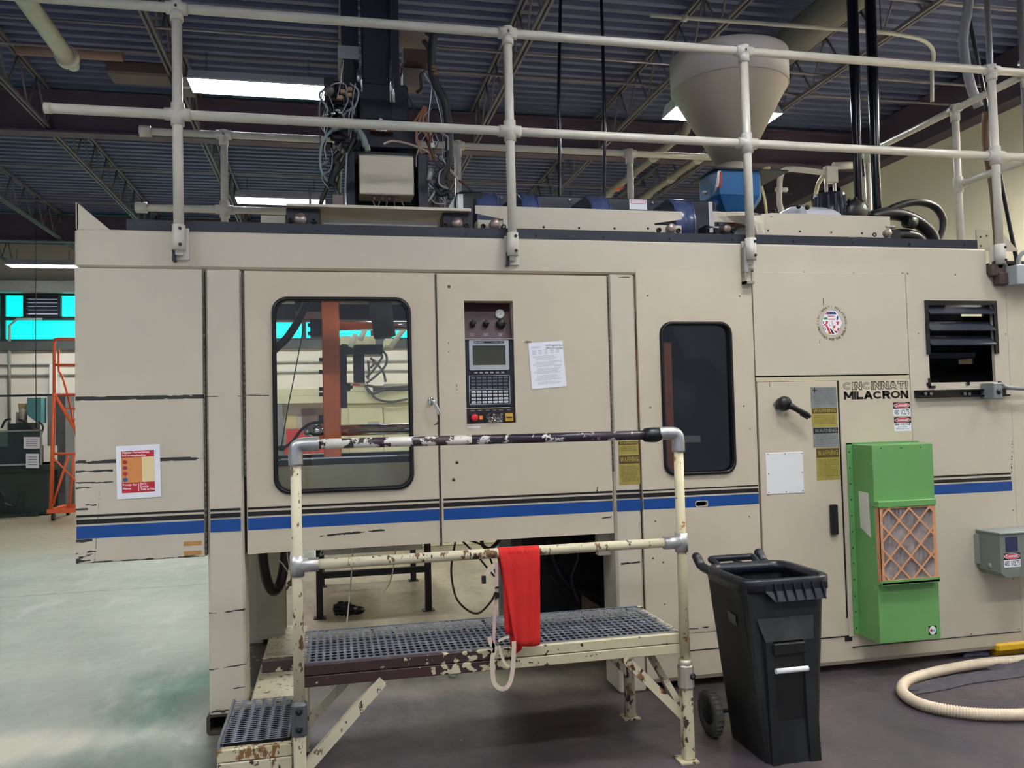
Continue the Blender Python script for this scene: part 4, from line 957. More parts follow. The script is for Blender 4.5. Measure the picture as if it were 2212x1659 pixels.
MB().cyl((-1.425, RY, ZM), (-1.39, RY, ZM), .029, 16).build('end_cap', fit, gr)
er = thing('guard_railing', (4.65, 1, 2.7), 'cream pipe guard railing receding along the right end of the machine top', 'railing')
EX = 4.645
MB().cyl((EX, RY, ZT), (EX, 1.67, ZT), .0262, 16).build('top_rail', pipe, er)
MB().cyl((EX, RY, ZM), (EX, .62, ZM), .0262, 16).build('middle_rail', pipe, er)
for y, z in ((RY, 2.4), (.62, 2.69), (1.67, 2.69)):
    MB().cyl((EX, y, z), (EX, y, ZT), .0265, 16).build('post', pipe, er)
    MB().cyl((EX, y, ZT-.09), (EX, y, ZT+.034), .034, 16).cyl((EX, y-.05, ZT), (EX, y+.05, ZT), .034, 16).build('tee_fitting', fit, er)
    if y < 1: MB().cyl((EX, y, ZM-.06), (EX, y, ZM+.06), .035, 16).cyl((EX, y-.06, ZM), (EX, y+.02, ZM), .034, 16).build('tee_fitting', fit, er)
rr = thing('guard_railing', (1.6, 1.67, 2.7), 'cream pipe guard railing along the rear edge of the machine top', 'railing')
zr1, zr2 = 3.785, 3.225
MB().cyl((-1.27, 1.67, zr1), (3.42, 1.67, zr1), .0262, 16).build('top_rail', pipe, rr)
MB().cyl((-1.3, 1.67, zr2), (-.3, 1.67, zr2), .0262, 16).build('middle_rail', pipe, rr)
for x, z in ((-1.28, zr1), (-1.31, zr2)): MB().lathe([(.026, -.05), (.04, -.045), (.04, .03), (.026, .03)], (x, 1.67, z), 'x', 18).build('open_fitting', fit, rr)
for x in (-.745, 1.0, 2.43, 3.42):
    MB().cyl((x, 1.67, 2.69), (x, 1.67, zr1), .0265, 16).build('post', pipe, rr)
    MB().cyl((x, 1.67, zr1-.08), (x, 1.67, zr1+.034), .034, 16).cyl((x-.055, 1.67, zr1), (x+.055, 1.67, zr1), .034, 16).build('tee_fitting', fit, rr)
MB().cyl((-.745, 1.67, zr2-.06), (-.745, 1.67, zr2+.06), .035, 16).cyl((-.81, 1.67, zr2), (-.68, 1.67, zr2), .034, 16).build('cross_fitting', fit, rr)
# gate of bent tube between the posts
gt = thing('safety_gate', (3.9, 1.6, 2.7), 'cream bent tube gate frame between rear railing and right end railing', 'gate')
Y = 1.5
def pth(l, y): return [pt(a, b, y=y) for a, b in l]
MB().tube(smooth_path(pth([(1693, 600), (1692, 478), (1684, 440), (1684, 400), (1688, 375), (1702, 366), (1740, 368), (1786, 374)], Y), 5), .024, 12).build('gate_tube', pipe, gt)
MB().tube(smooth_path(pth([(1756, 590), (1756, 478), (1764, 410), (1775, 385), (1790, 372)], Y), 5), .018, 12).build('gate_tube', mat('yellowed_tube', (214, 206, 160), .3), gt)
MB().tube(smooth_path(pth([(1657, 590), (1656, 478), (1652, 430), (1643, 395), (1645, 370), (1662, 362)], Y), 5), .012, 10).build('gate_tube', mat('yellowed_tube', (214, 206, 160), .3), gt)
for a, b in ((1784, 368), (1802, 372)): MB().tube(pth([(a, b), (a+6, 585)], Y), .014, 10).build('gate_post', pipe, gt)
MB().tube(pth([(1800, 358), (1845, 357)], Y), .03, 12).build('gate_bracket', fit, gt)
p = pt(1793, 378, y=Y); MB().box(p.x-.05, p.x+.06, Y-.03, Y+.03, p.z-.07, p.z+.07, bev=.006).build('gate_bracket', fit, gt)
MB().tube(pth([(1676, 410), (1700, 410)], Y), .02, 10).build('gate_hinge', fit, gt)

# ================================================================ MACHINE TOP EQUIPMENT
iu = thing('injection_carriage', (1.9, .6, 2.7), 'cream panelled injection carriage with dark banded barrel cover on machine top', 'machinery')
CY = .25
def px2(px, py, y=CY): return PX(px, py, y), PZ(px, py, y)
def blockrod(px0, py0, px1, py1, m, rods, bol, parent):
    x0, z1 = px2(px0, py0); x1, z0 = px2(px1, py1)
    b = bx('bearing_block', m, parent, x0, x1, CY-.02, CY+.1, 2.73, z1, bev=.003)
    for rx, ry, r in rods:
        x, z = px2(rx, ry); MB().lathe([(0, -.045), (r*.9, -.045), (r, -.04), (r, 0)], (x, CY-.02, z), 'y', 22).build('guide_rod_end', rod_end, b)
    for rx, ry in bol:
        x, z = px2(rx, ry); MB().lathe([(0, -.004), (.007, -.004), (.008, -.014), (.015, -.014), (.016, 0)], (x, CY-.02, z), 'y', 12).build('socket_screw', black, b)
x0, z1 = px2(1025, 444); x1, z0 = px2(1470, 504)
cv = MB().prism([(x0, 2.885), (x0, 2.935), (x1, 2.935), (x1, 2.885), (x1-.19, 2.855), (x1-.19, 2.80), (x0+.17, 2.80), (x0+.17, 2.855)], [], CY-.03, CY-.02).box(x0+.13, x1-.19, CY-.02, CY+.02, 2.765, 2.80)
cv = cv.build('cover_panel', beige, iu)
for q in ((1172, 493), (1248, 495), (1324, 496), (1396, 496)): x, z = px2(*q); MB().lathe([(0, -.004), (.006, -.004), (.008, 0)], (x, CY-.03, z), 'y', 8).build('bolt', dark, cv)
blockrod(1030, 476, 1092, 499, beige, [(1066, 488, .032)], [(1042, 491), (1086, 492)], iu)
blockrod(1409, 487, 1470, 508, beige, [(1444, 497, .03)], [(1420, 499), (1462, 500)], iu)
# second panel, bent at its left end
x0, z1 = px2(1527, 450); x1, _ = px2(1916, 466); zt, zb = 2.945, 2.80
V = []; n = 24
for i in range(n+1):
    t = i/n; x = x0+(x1-x0)*t; d = math.exp(-((t-.17)/.07)**2)
    lo = zb+(.075*math.exp(-((t-.04)/.14)**2)) + .03*d if t < .22 else zb
    V += [(x, CY-.03-.035*d, zt-.012*math.sin(t*PI)*(t < .3)), (x, CY-.03-.07*d, (zt+lo)/2), (x, CY-.03-.02*d, lo)]
V += [(v[0], v[1]+.006, v[2]) for v in V]; m_ = 3*(n+1); F = []
for i in range(n):
    for k in (0, 1):
        a = i*3+k; F.append((a, a+1, a+4, a+3)); F.append((m_+a, m_+a+3, m_+a+4, m_+a+1))
    F.append((i*3, i*3+3, m_+i*3+3, m_+i*3)); F.append((i*3+2, m_+i*3+2, m_+i*3+5, i*3+5))
cv2 = MB().add(V, F).build('cover_panel', scratches(beige, [(2.69, 2.78, 2.925, 2.93, .008, .42), (2.84, 2.86, 2.92, 2.92, .006, .4)]), iu)
MB().box(x0+.22, x1-.13, CY-.02, CY+.02, 2.76, 2.795).box(x1-.13, x1-.12, CY-.03, CY+.02, 2.76, 2.80).build('lower_sill', beige, iu)
for q in ((1654, 500), (1723, 502), (1790, 504), (1856, 506)): x, z = px2(*q); MB().lathe([(0, -.004), (.006, -.004), (.008, 0)], (x, CY-.03, z), 'y', 8).build('bolt', dark, cv2)
blockrod(1522, 487, 1584, 512, dark, [(1562, 498, .026)], [(1537, 500), (1580, 500)], iu)
blockrod(1868, 496, 1942, 520, dark, [(1907, 507, .026)], [(1883, 509), (1918, 509)], iu)
x, z = px2(1525, 441); MB().box(x-.006, x+.02, CY-.05, CY-.04, 2.80, 3.0).box(x-.006, x+.06, CY-.05, CY, 2.83, 2.84).box(x+.014, x+.04, CY-.03, CY-.01, 2.84, 2.88).build('angle_bracket', alu, iu)
x, z = px2(1912, 490); MB().box(x-.02, x+.05, CY-.04, CY+.02, z-.01, z).cyl((x+.01, CY-.02, z), (x+.01, CY-.02, z+.05), .009, 8).build('angle_bracket', alu, iu)
MB().prism([(px2(1920, 495)[0], px2(1920, 505)[1]), (px2(1942, 510)[0], px2(1942, 515)[1]), (px2(1942, 497)[0], px2(1942, 497)[1])], [], CY, CY+.2).build('cast_wedge', dark, iu)
# barrel cover with bands
BY = .62; BT = PZ(1250, 424, .62)
xa, xb = PX(985, 420, BY), PX(1548, 440, BY)
bc = MB().box(xa, xb, BY, BY+.34, 2.72, BT, bev=.01).build('barrel_cover', slate, iu)
for q0, q1, low in ((1027, 1078, 0), (1125, 1166, 0), (1274, 1318, 0), (1453, 1497, 1)):
    a, b = PX(q0, 430, BY-.1), PX(q1, 430, BY-.1)
    MB().lathe([(0, a), (.19, a), (.195, a+.004), (.195, b-.004), (.19, b), (0, b)], (0, BY+.05, BT-.185), 'x', 40).lathe([(.193, a+.012), (.199, a+.014), (.199, a+.018), (.193, a+.02)], (0, BY+.05, BT-.185), 'x', 40).lathe([(.193, b-.02), (.199, b-.018), (.199, b-.014), (.193, b-.012)], (0, BY+.05, BT-.185), 'x', 40).build('cover_band', mat('navy_band', (70, 82, 122), .25, coat=.3), iu)
    MB().add([(a, BY-.12, BT-.07), (a, BY, BT), (a, BY, 2.8), (a-.10, BY, BT-.07), (a-.10, BY, 2.8), (a, BY-.13, 2.8)], [(0, 1, 3), (0, 3, 4, 5), (0, 5, 2, 1), (3, 1, 2, 4)]).build('band_cheek', slate, iu)
    MB().sphere((a-.11, BY-.006, BT-.03), .011, 8).build('bolt', alu, iu)
wl_ = bx('warning_label', white_p, iu, PX(1346, 435, BY), PX(1383, 435, BY), BY-.12, BY-.115, PZ(1365, 452, BY-.12), PZ(1365, 430, BY-.12))
MB().prism(rrect(PX(1349, 435, BY), PX(1381, 435, BY), PZ(1365, 439.5, BY-.12), PZ(1365, 431.5, BY-.12), .008), [rrect(PX(1350, 435, BY), PX(1380, 435, BY), PZ(1365, 438.8, BY-.12), PZ(1365, 432.2, BY-.12), .006)], -.0008+BY-.12, BY-.12).build('label_border', red_ink, wl_)
t = MB(); t.text('DANGER', PX(1352, 435, BY), PX(1378, 435, BY), PZ(1365, 437.5, BY-.12), PZ(1365, 433.5, BY-.12), BY-.1208)
t.build('lettering', mat('pale_red', (226, 150, 150), .5), wl_)
bx('perforated_tab', alu, iu, PX(989, 440, BY-.1), PX(1000, 440, BY-.1), BY-.11, BY-.1, 2.90, PZ(995, 420, BY-.1))
MB().box(xa, xa+.16, BY-.1, BY+.1, 2.72, BT-.02, bev=.01).build('nozzle_guard', black, iu)
# gear housing and motor
GZC = PZ(1745, 437, .5)-.16
gh = MB(); c = pt(1700, 470, y=.55)
a0, a1 = PX(1600, 455, .55), PX(1700, 455, .55)
gh.lathe([(0, a0), (.05, a0), (.065, a0+.06), (.085, a1-.18), (.10, a1-.06), (.10, a1-.02), (0, a1-.02)], (0, .62, GZC-.02), 'x', 30)
gh.lathe([(.05, a1-.06), (.12, a1), (.15, a1+.06), (.155, a1+.1), (.16, a1+.11), (.16, a1+.12), (.155, a1+.13), (.155, a1+.36), (.13, a1+.42), (0, a1+.43)], (0, .62, GZC), 'x', 36)
gh.build('gear_housing', mat('pale_grey_casting', (192, 194, 204), .32, var=.04), iu)
for q in ((1725, 446), (1744, 448), (1672, 456)): p = pt(*q, y=.47); MB().sphere(p, .018, 10).build('bolt', dark, iu)
p = pt(1792, 440, y=.62)
MT = PZ(1792, 415, .55)
mo = MB().cyl((p.x, .62, 2.85), (p.x, .62, MT), .105, 24)
for k in range(14): a = 2*PI*k/14; mo.box(p.x+.105*math.cos(a)-.008, p.x+.105*math.cos(a)+.008, .62+.105*math.sin(a)-.008, .62+.105*math.sin(a)+.008, 2.87, MT-.02)
mo.build('drive_motor', mat('navy_black_motor', (30, 32, 46), .35), iu)
p = pt(1838, 458, y=.6); km = MB().lathe([(0, -.1), (.07, -.1), (.10, -.05), (.10, .08), (0, .08)], (p.x, .6, PZ(1838, 455, .5)), 'y', 24)
for k in range(12): a = 2*PI*k/12; km.sphere((p.x+.10*math.cos(a), .54, PZ(1838, 455, .5)+.10*math.sin(a)), .016, 6)
km.build('pump_body', black, iu)
MB().tube(smooth_path(pth([(1545, 440), (1556, 424), (1580, 424), (1596, 438)], .7), 5), .02, 10).build('blue_hose', mat('blue_hose', (44, 84, 170), .3), iu)
MB().box(PX(1585, 462, .5), PX(1640, 462, .5), .45, .7, 2.93, 2.97, bev=.008).build('rust_plate', mat('rust_brown_plate', (110, 66, 50), .6, var=.2), iu)
# ---- black hoses right
bh = thing('hose_bundle', (4.6, 1, 2.7), 'thick black hydraulic hoses looping over the right end of machine top', 'hose')
for l, r in (([(1893, 480), (1915, 458), (1945, 443), (1985, 437), (2020, 448), (2037, 475), (2032, 505), (2022, 522)], .030),
             ([(1880, 470), (1915, 462), (1950, 466), (1985, 482), (2010, 505), (2018, 528)], .052), ([(1905, 520), (1940, 508), (1975, 512), (1990, 525)], .05)):
    MB().tube(smooth_path(pth(l, 1.1), 8), r, 14).build('hose', rubber, bh)
MB().tube(pth([(1955, 478), (1975, 482)], 1.05), .05, 8).build('hose_clamp', black, bh)
for k, (q, w) in enumerate((((1857, 470), 'left'), ((1896, 470), 'right'))):
    p = pt(*q, y=1.2); v = thing('riser_hose', (p.x, 1.2, 2.69), 'thick black riser hose to the ceiling, %s of the pair beside the black hose loops' % w, 'hose', 'riser hoses')
    MB().tube([(p.x, 1.2, 2.69), (p.x, 1.2, 3.6), (p.x+.01, 1.2, 4.3), (p.x+.02, 1.2, DECK-.02)], [.035, .035, .042, .045], 14).build('hose', mat('gloss_black_hose', (18, 20, 30), .2), v)
for q, w in (((1205, 420), 'left'), ((1302, 420), 'right')):
    p = pt(*q, y=1.2); v = thing('hanging_cable', (p.x, 1.2, 2.7), 'thin black hose dropping from ceiling to barrel cover, %s of the two' % w, 'cable', 'cables dropping onto the barrel cover')
    MB().tube(smooth_path([(p.x, 1.2, 2.9), (p.x+.02, 1.2, 3.5), (p.x+.035, 1.2, 4.2), (p.x+(.11 if w == 'left' else .03), 1.2, DECK-.01)]), .013, 8).build('hose', mat('gloss_black_hose', (18, 20, 30), .2), v)

# ---- hopper
hp = thing('material_hopper', (2.88, .8, 2.95), 'large frosted conical hopper above a blue feed box', 'hopper')
HX, HY, HR = 2.885, .8, .42
cone_m = mat('frosted_polyethylene', (168, 158, 144), .5, var=.03, vs=2)
zs = 4.0
MB().lathe([(HR-.006, zs), (.105, 3.43), (.095, 3.43), (HR-.02, zs)], (HX, HY, 0), 'z', 64).build('cone', cone_m, hp)
MB().lathe([(HR-.008, zs-.004), (HR, zs-.004), (HR+.004, 4.21), (HR-.008, 4.215)], (HX, HY, 0), 'z', 64).build('collar', mat('frosted_collar', (184, 176, 172), .45, var=.03), hp)
MB().lathe([(0, 4.222), (HR-.004, 4.222), (HR+.006, 4.218), (HR+.006, 4.208)], (HX, HY, 0), 'z', 64).build('lid', cone_m, hp)
blue = mat('blue_enamel', (32, 96, 150), .35, var=.06, vs=6)
FY0, FY1 = .62, .98; bx0, bx1 = PX(1560, 395, FY0), PX(1640, 395, FY0)
z0, z1 = PZ(1590, 420, FY0), PZ(1590, 368, FY0); fx = PX(1533, 395, FY0+.1)
fb = MB()
oc = [(fx, FY0+.10), (bx0-.02, FY0), (bx1, FY0), (bx1+.07, FY0+.10), (bx1+.07, FY1-.1), (bx1, FY1), (bx0, FY1), (fx, FY1-.1)]
n = 8; low = [(HX+(x-HX)*.42, HY+(y-HY)*.42) for x, y in oc]
V = [(x, y, z1) for x, y in oc]+[(x, y, z0) for x, y in oc]+[(x, y, 3.02) for x, y in low]+[(x, y, 2.95) for x, y in low]
F = [tuple(range(8)), tuple(range(24, 32))[::-1]]
for l in range(3): F += [(l*8+k, l*8+8+k, l*8+8+(k+1) % 8, l*8+(k+1) % 8) for k in range(8)]
fb.add(V, F).build('feed_box', blue, hp)
MB().box(fx-.02, bx1+.22, FY0-.02, FY1+.02, z1, z1+.012).build('mounting_plate', dark, hp)
MB().cyl((HX, HY, z1), (HX, HY, 3.45), .11, 24).build('cone_neck', cone_m, hp)
MB().add([(bx0-.03, FY0-.002, z1-.01), (bx0-.005, FY0-.004, z1-.01), (bx0-.03, FY0-.004, z0+.05), (bx0-.05, FY0+.01, z0+.05)], [(0, 1, 2, 3)]).build('white_trim', white_pl, hp)
MB().tube([(bx0-.01, FY0-.006, z1-.02), (bx0-.018, FY0-.006, z0+.06), (fx+.03, FY0+.05, z0+.0)], .008, 6).build('red_trim', mat('red_trim', (190, 60, 50), .5), hp)
MB().tube([(bx0-.03, FY0-.006, z1-.02), (bx0-.036, FY0-.004, z0+.065), (fx+.01, FY0+.06, z0+.015)], .008, 6).build('white_trim', white_pl, hp)
MB().cyl((fx-.03, FY0+.15, z0+.05), (fx+.01, FY0+.15, z0+.05), .012, 8).build('latch', alu, hp)

# ---- robot and its valve gear above the clamp
rb = thing('take_out_robot', (.4, .6, 2.87), 'dark take-out robot tower with cables, hoses and a blank cream box', 'robot')
bp_ = bx('base_plate', beige, rb, PX(618, 457, .1), PX(1018, 470, .1), .1, .9, 2.868, 2.884)
blk = lambda a, b: None
x0, x1 = PX(620, 470, CY), PX(692, 470, CY); bk = bx('bearing_block', dark, rb, x0, x1, CY-.1, CY+.05, 2.75, 2.866, bev=.003)
for q, r in (((649, 476), .034),): x, z = PX(*q, CY-.1), PZ(*q, CY-.1); MB().lathe([(0, -.03), (r, -.03), (r, 0)], (x, CY-.1, z), 'y', 22).build('guide_rod_end', rod_end, bk)
for q in ((627, 477), (678, 478)): x, z = PX(*q, CY-.1), PZ(*q, CY-.1); MB().lathe([(0, -.004), (.007, -.004), (.008, -.014), (.015, -.014), (.016, 0)], (x, CY-.1, z), 'y', 12).build('socket_screw', black, bk)
x0, x1 = PX(952, 480, CY), PX(1015, 480, CY); bk = bx('bearing_block', dark, rb, x0, x1, CY-.1, CY+.05, 2.75, 2.866, bev=.003)
x, z = PX(986, 484, CY-.1), PZ(986, 484, CY-.1); MB().lathe([(0, -.03), (.032, -.03), (.032, 0)], (x, CY-.1, z), 'y', 22).build('guide_rod_end', rod_end, bk)
for q in ((962, 487), (1008, 488)): x, z = PX(*q, CY-.1), PZ(*q, CY-.1); MB().lathe([(0, -.004), (.007, -.004), (.008, -.014), (.015, -.014), (.016, 0)], (x, CY-.1, z), 'y', 12).build('socket_screw', black, bk)
bx('cream_sill', beige, rb, PX(696, 485, CY), PX(944, 485, CY), CY-.02, CY+.02, 2.762, 2.832)
MB().box(PX(565, 478, .5), PX(617, 478, .5), .45, .52, 2.80, 2.895).build('angle_plate', beige, rb)
RYF = .5
fr = MB()
for a, b in ((748, 768), (903, 925)): fr.box(PX(a, 400, RYF), PX(b, 400, RYF), RYF, RYF+.5, 2.884, PZ(850, 330, RYF), bev=.004)
fr.box(PX(748, 400, RYF), PX(925, 400, RYF), RYF+.1, RYF+.5, 3.28, 3.36); fr.build('robot_frame', mat('blue_black_frame', (28, 30, 42), .4), rb)
bx('back_panel', black, rb, PX(765, 400, RYF), PX(905, 400, RYF), RYF+.2, RYF+.25, 2.884, 3.34)
vx0, vx1, vz0, vz1 = PX(776, 380, .42), PX(894, 380, .42), PZ(835, 420, .42), PZ(835, 326, .42)
bxo = MB().box(vx0, vx1, .42, .60, vz0, vz1-.03, bev=.006); bxo.add([(vx0, .425, vz1-.04), (vx1, .425, vz1-.045), (vx1, .50, vz1), (vx0, .50, vz1), (vx1, .60, vz1), (vx0, .60, vz1)], [(0, 1, 2, 3), (3, 2, 4, 5)])
bxo.build('valve_box_cover', beige, rb)
for k in range(4): x = vx0+.09+k*.045; MB().cyl((x, .46, vz0-.03), (x, .46, vz0), .012, 8).build('air_fitting', mat('brown_fitting', (110, 76, 72), .5), rb)
for k in range(5):
    x = vx0+.08+k*.045; MB().tube(smooth_path([(x, .46, vz0-.03), (x+.01*random.uniform(-2, 2), .44, vz0-.09), (x+.05*random.uniform(-1, 1), .42, vz0-.13), (x+.1*random.uniform(-1, 1), .42, 2.90)]), .004, 6).build('air_line', mat('grey_airline', (120, 112, 116), .5), rb)
MB().tube(smooth_path(pth([(770, 452), (830, 456), (890, 462), (930, 470)], .4)), .009, 8).build('air_line', mat('teal_hose', (44, 74, 96), .4), rb)
# tower
TY = .75
navy = mat('navy_tower', (24, 28, 44), .4)
bx('tower_column', navy, rb, PX(783, 100, TY), PX(858, 100, TY), TY, TY+.22, 3.36, 5.0, bev=.006)
bx('tower_rail', navy, rb, PX(843, 100, TY-.06), PX(862, 100, TY-.06), TY-.06, TY, 3.55, 5.0)
MB().box(PX(755, 300, TY), PX(900, 300, TY), TY-.1, TY+.2, 3.40, 3.60, bev=.01).box(PX(775, 300, TY), PX(880, 230, TY), TY-.05, TY+.1, 3.58, 3.85, bev=.01).build('tower_base', navy, rb)
for a, b, c in ((780, 145, 200), (773, 150, 178), (843, 130, 222), (849, 165, 222)): MB().tube([pt(a, b, y=TY-.12), pt(a+1, c, y=TY-.12)], .009, 8).build('guide_rod', chrome, rb)
for a, b in ((822, 258), (815, 281), (825, 282), (833, 283)): MB().sphere(pt(a, b, y=TY-.15), .015, 8, (1.3, 1, .8)).build('chrome_fitting', chrome, rb)
MB().box(PX(800, 290, TY-.1), PX(848, 290, TY-.1), TY-.16, TY-.1, PZ(820, 290, TY-.1), PZ(820, 283, TY-.1)).build('rust_plate', mat('rust_brown_plate', (110, 66, 50), .6, var=.2), rb)
bx('grey_module', mat('grey_module', (142, 140, 146), .5), rb, PX(730, 112, .8), PX(775, 112, .8), .8, .95, PZ(750, 127, .8), PZ(750, 99, .8))
bx('side_column', navy, rb, PX(737, 80, .85), PX(774, 80, .85), .85, 1.0, 3.5, 5.0)
bx('side_column', black, rb, PX(742, 200, .8), PX(765, 200, .8), .8, .9, 3.55, PZ(750, 127, .8))
bx('beige_module', mat('dim_beige_module', (128, 112, 106), .6), rb, PX(862, 60, .9), PX(945, 60, .9), .9, 1.1, PZ(900, 82, .9), PZ(900, 50, .9))
bx('beige_module', mat('dim_beige_module', (128, 112, 106), .6), rb, PX(870, 160, .95), PX(915, 160, .95), .95, 1.1, PZ(890, 178, .9), PZ(890, 140, .9))
bx('brown_module', mat('rust_brown_dark', (74, 50, 50), .6), rb, PX(872, 128, .85), PX(925, 128, .85), .85, 1.0, PZ(890, 138, .9), PZ(890, 112, .9))
# valve cluster at the left of the tower
random.seed(11)
cl = MB(); cy0 = .55
for k in range(60):
    p = pt(random.uniform(702, 770), random.uniform(180, 320), y=random.uniform(.5, .75)); r = random.uniform(.012, .035)
    if k % 3: cl.box(p.x-r, p.x+r, p.y-r, p.y+r, p.z-r*1.3, p.z+r*1.3, bev=.004)
    else: cl.cyl((p.x-r*1.4, p.y, p.z), (p.x+r*1.4, p.y, p.z), r*.8, 10)
cl.build('valve_cluster', mat('valve_black', (34, 32, 36), .4), rb)['kind'] = 'stuff'
for q in ((756, 195), (755, 208), (735, 213), (740, 200)): p = pt(*q, y=.5); MB().box(p.x-.015, p.x+.015, .47, .5, p.z-.012, p.z+.012, bev=.003).build('solenoid_plug', mat('tan_plug', (176, 140, 112), .5), rb)
p = pt(712, 197, y=.45); MB().lathe([(0, -.05), (.018, -.045), (.028, -.02), (.028, .02), (0, .03)], (p.x, .45, p.z), 'y', 20).build('air_regulator', mat('pale_regulator', (110, 106, 112), .35), rb)
for q in ((730, 238), (735, 243), (720, 245), (705, 247)): MB().sphere(pt(*q, y=.42), .011, 8, (1.6, 1, .8)).build('chrome_fitting', chrome, rb)
for l, r, m in (([(700, 190), (690, 230), (692, 270), (705, 290)], .004, 'p'), ([(742, 130), (735, 180), (728, 215)], .003, 'p'), ([(768, 180), (762, 215), (760, 260), (757, 300)], .003, 'p'), ([(719, 280), (700, 300), (692, 330), (692, 360), (702, 385), (716, 395)], .009, 'g'), ([(705, 250), (700, 280), (706, 300), (701, 320), (705, 345)], .004, 'p'),
                ([(716, 278), (740, 272), (765, 275), (783, 295), (791, 318)], .020, 'g'), ([(766, 300), (757, 318), (745, 345), (728, 372), (712, 395), (700, 420), (690, 448)], .014, 'b'), ([(768, 302), (759, 320), (746, 346), (722, 384)], .004, 'w'), ([(735, 330), (722, 348), (728, 358), (716, 392), (725, 400)], .022, 'b'),
                ([(710, 205), (716, 220), (722, 240), (712, 260), (700, 300)], .003, 'p'), ([(702, 195), (725, 180), (745, 182), (750, 200)], .004, 'p'), ([(680, 275), (690, 272), (697, 285), (688, 283), (681, 278)], .0025, 'b')):
    mm = {'p': mat('pale_wire', (150, 150, 164), .4), 'g': mat('sage_conduit', (120, 138, 140), .4), 'b': black, 'w': chrome}[m]
    MB().tube(smooth_path(pth(l, .46)), r, 10).build('hose' if r > .008 else 'wire', mm, rb)
bx('small_box', mat('dim_beige_module', (128, 112, 106), .6), rb, PX(719, 435, .4), PX(741, 435, .4), .4, .5, 2.884, PZ(730, 421, .4))
MB().tube([pt(669, 405, y=.3), pt(670, 450, y=.3)], .008, 8).build('rod', mat('dull_rod', (90, 86, 96), .4, .5), rb)
MB().tube([pt(749, 330, y=.42), pt(744, 450, y=.42)], .006, 6).build('rod', mat('pale_wire', (150, 150, 164), .4), rb)
random.seed(21)
wm = [mat('pale_wire', (150, 150, 164), .4), black, mat('dark_green_hose', (34, 44, 44), .4), mat('brown_wire', (84, 56, 48), .5)]
for k in range(30):
    L_ = k < 18; xa_, xb_ = ((698, 768) if L_ else (905, 962)); a_ = random.uniform(170, 330) if L_ else random.uniform(230, 380); x_ = random.uniform(xa_, xb_)
    l = [(x_, a_)]
    for j in range(4): x_ = min(xb_+6, max(xa_-6, x_+random.uniform(-22, 22))); a_ += random.uniform(8, 34); l.append((x_, a_))
    MB().tube(smooth_path(pth(l, random.uniform(.44, .56)), 5), random.choice([.003, .003, .004, .007]), 7).build('wire', wm[k % 4 if k % 2 else 0], rb)
# hoses right of the tower
for l, r, mm in (([(937, 75), (932, 110), (933, 150), (940, 180), (958, 215), (966, 255), (970, 300), (968, 350), (955, 380), (945, 405)], .028, mat('corrugated_black', (22, 26, 32), .45)),
                 ([(915, 88), (928, 110), (935, 150)], .014, black), ([(920, 70), (935, 85), (938, 120)], .012, black),
                 ([(916, 155), (908, 165), (910, 190), (900, 200)], .010, rubber), ([(912, 152), (922, 168), (932, 180)], .008, mat('pale_wire', (150, 150, 164), .4)),
                 ([(934, 165), (932, 200), (926, 260), (934, 300), (937, 330)], .004, mat('white_wire', (190, 190, 200), .4)), ([(929, 160), (938, 195), (952, 250), (957, 300), (956, 340)], .003, mat('white_wire', (190, 190, 200), .4)),
                 ([(918, 230), (908, 255), (900, 280), (902, 310), (915, 345)], .009, mat('orange_brown_hose', (166, 112, 74), .5)), ([(920, 232), (915, 255), (912, 280), (925, 300), (930, 345)], .009, mat('orange_brown_hose', (166, 112, 74), .5)), ([(921, 232), (922, 260), (928, 290), (932, 320)], .006, mat('orange_brown_hose', (166, 112, 74), .5)), ([(917, 230), (904, 250), (892, 268)], .008, mat('orange_brown_hose', (166, 112, 74), .5)),
                 ([(828, 312), (850, 305), (895, 315), (945, 340), (975, 370), (991, 390)], .008, mat('pinkish_hose', (176, 158, 150), .4)), ([(991, 390), (1005, 400), (1022, 415)], .006, mat('oxblood_hose', (66, 28, 28), .4)),
                 ([(929, 380), (938, 405), (962, 438), (955, 415), (940, 375)], .003, mat('pale_wire', (150, 150, 164), .4)), ([(928, 390), (926, 420), (940, 438), (962, 440)], .004, mat('pale_wire', (150, 150, 164), .4)),
                 ([(866, 165), (870, 140), (880, 128)], .006, black), ([(860, 178), (866, 190), (880, 205), (900, 250)], .005, black), ([(935, 400), (950, 420), (968, 415), (974, 430)], .018, mat('dark_green_hose', (34, 44, 44), .4))):
    MB().tube(smooth_path(pth(l, .52)), r, 10).build('hose' if r > .008 else 'wire', mm, rb)
for q in ((937, 145), (938, 152), (940, 160)): MB().sphere(pt(*q, y=.5), .022, 10, (1, 1, .6)).build('brass_fitting', mat('dull_brass', (130, 110, 84), .4, .6), rb)
MB().cyl(pt(932, 365, y=.48), pt(926, 390, y=.48), .017, 12).build('air_cylinder', alu, rb)
MB().box(PX(930, 315, .5), PX(938, 315, .5), .48, .5, PZ(934, 320, .5), PZ(934, 311, .5)).build('tag', white_pl, rb)
MB().cyl(pt(795, 326, y=.45), pt(793, 314, y=.45), .017, 12).build('hose_gland', mat('sage_gland', (150, 164, 140), .5), rb)
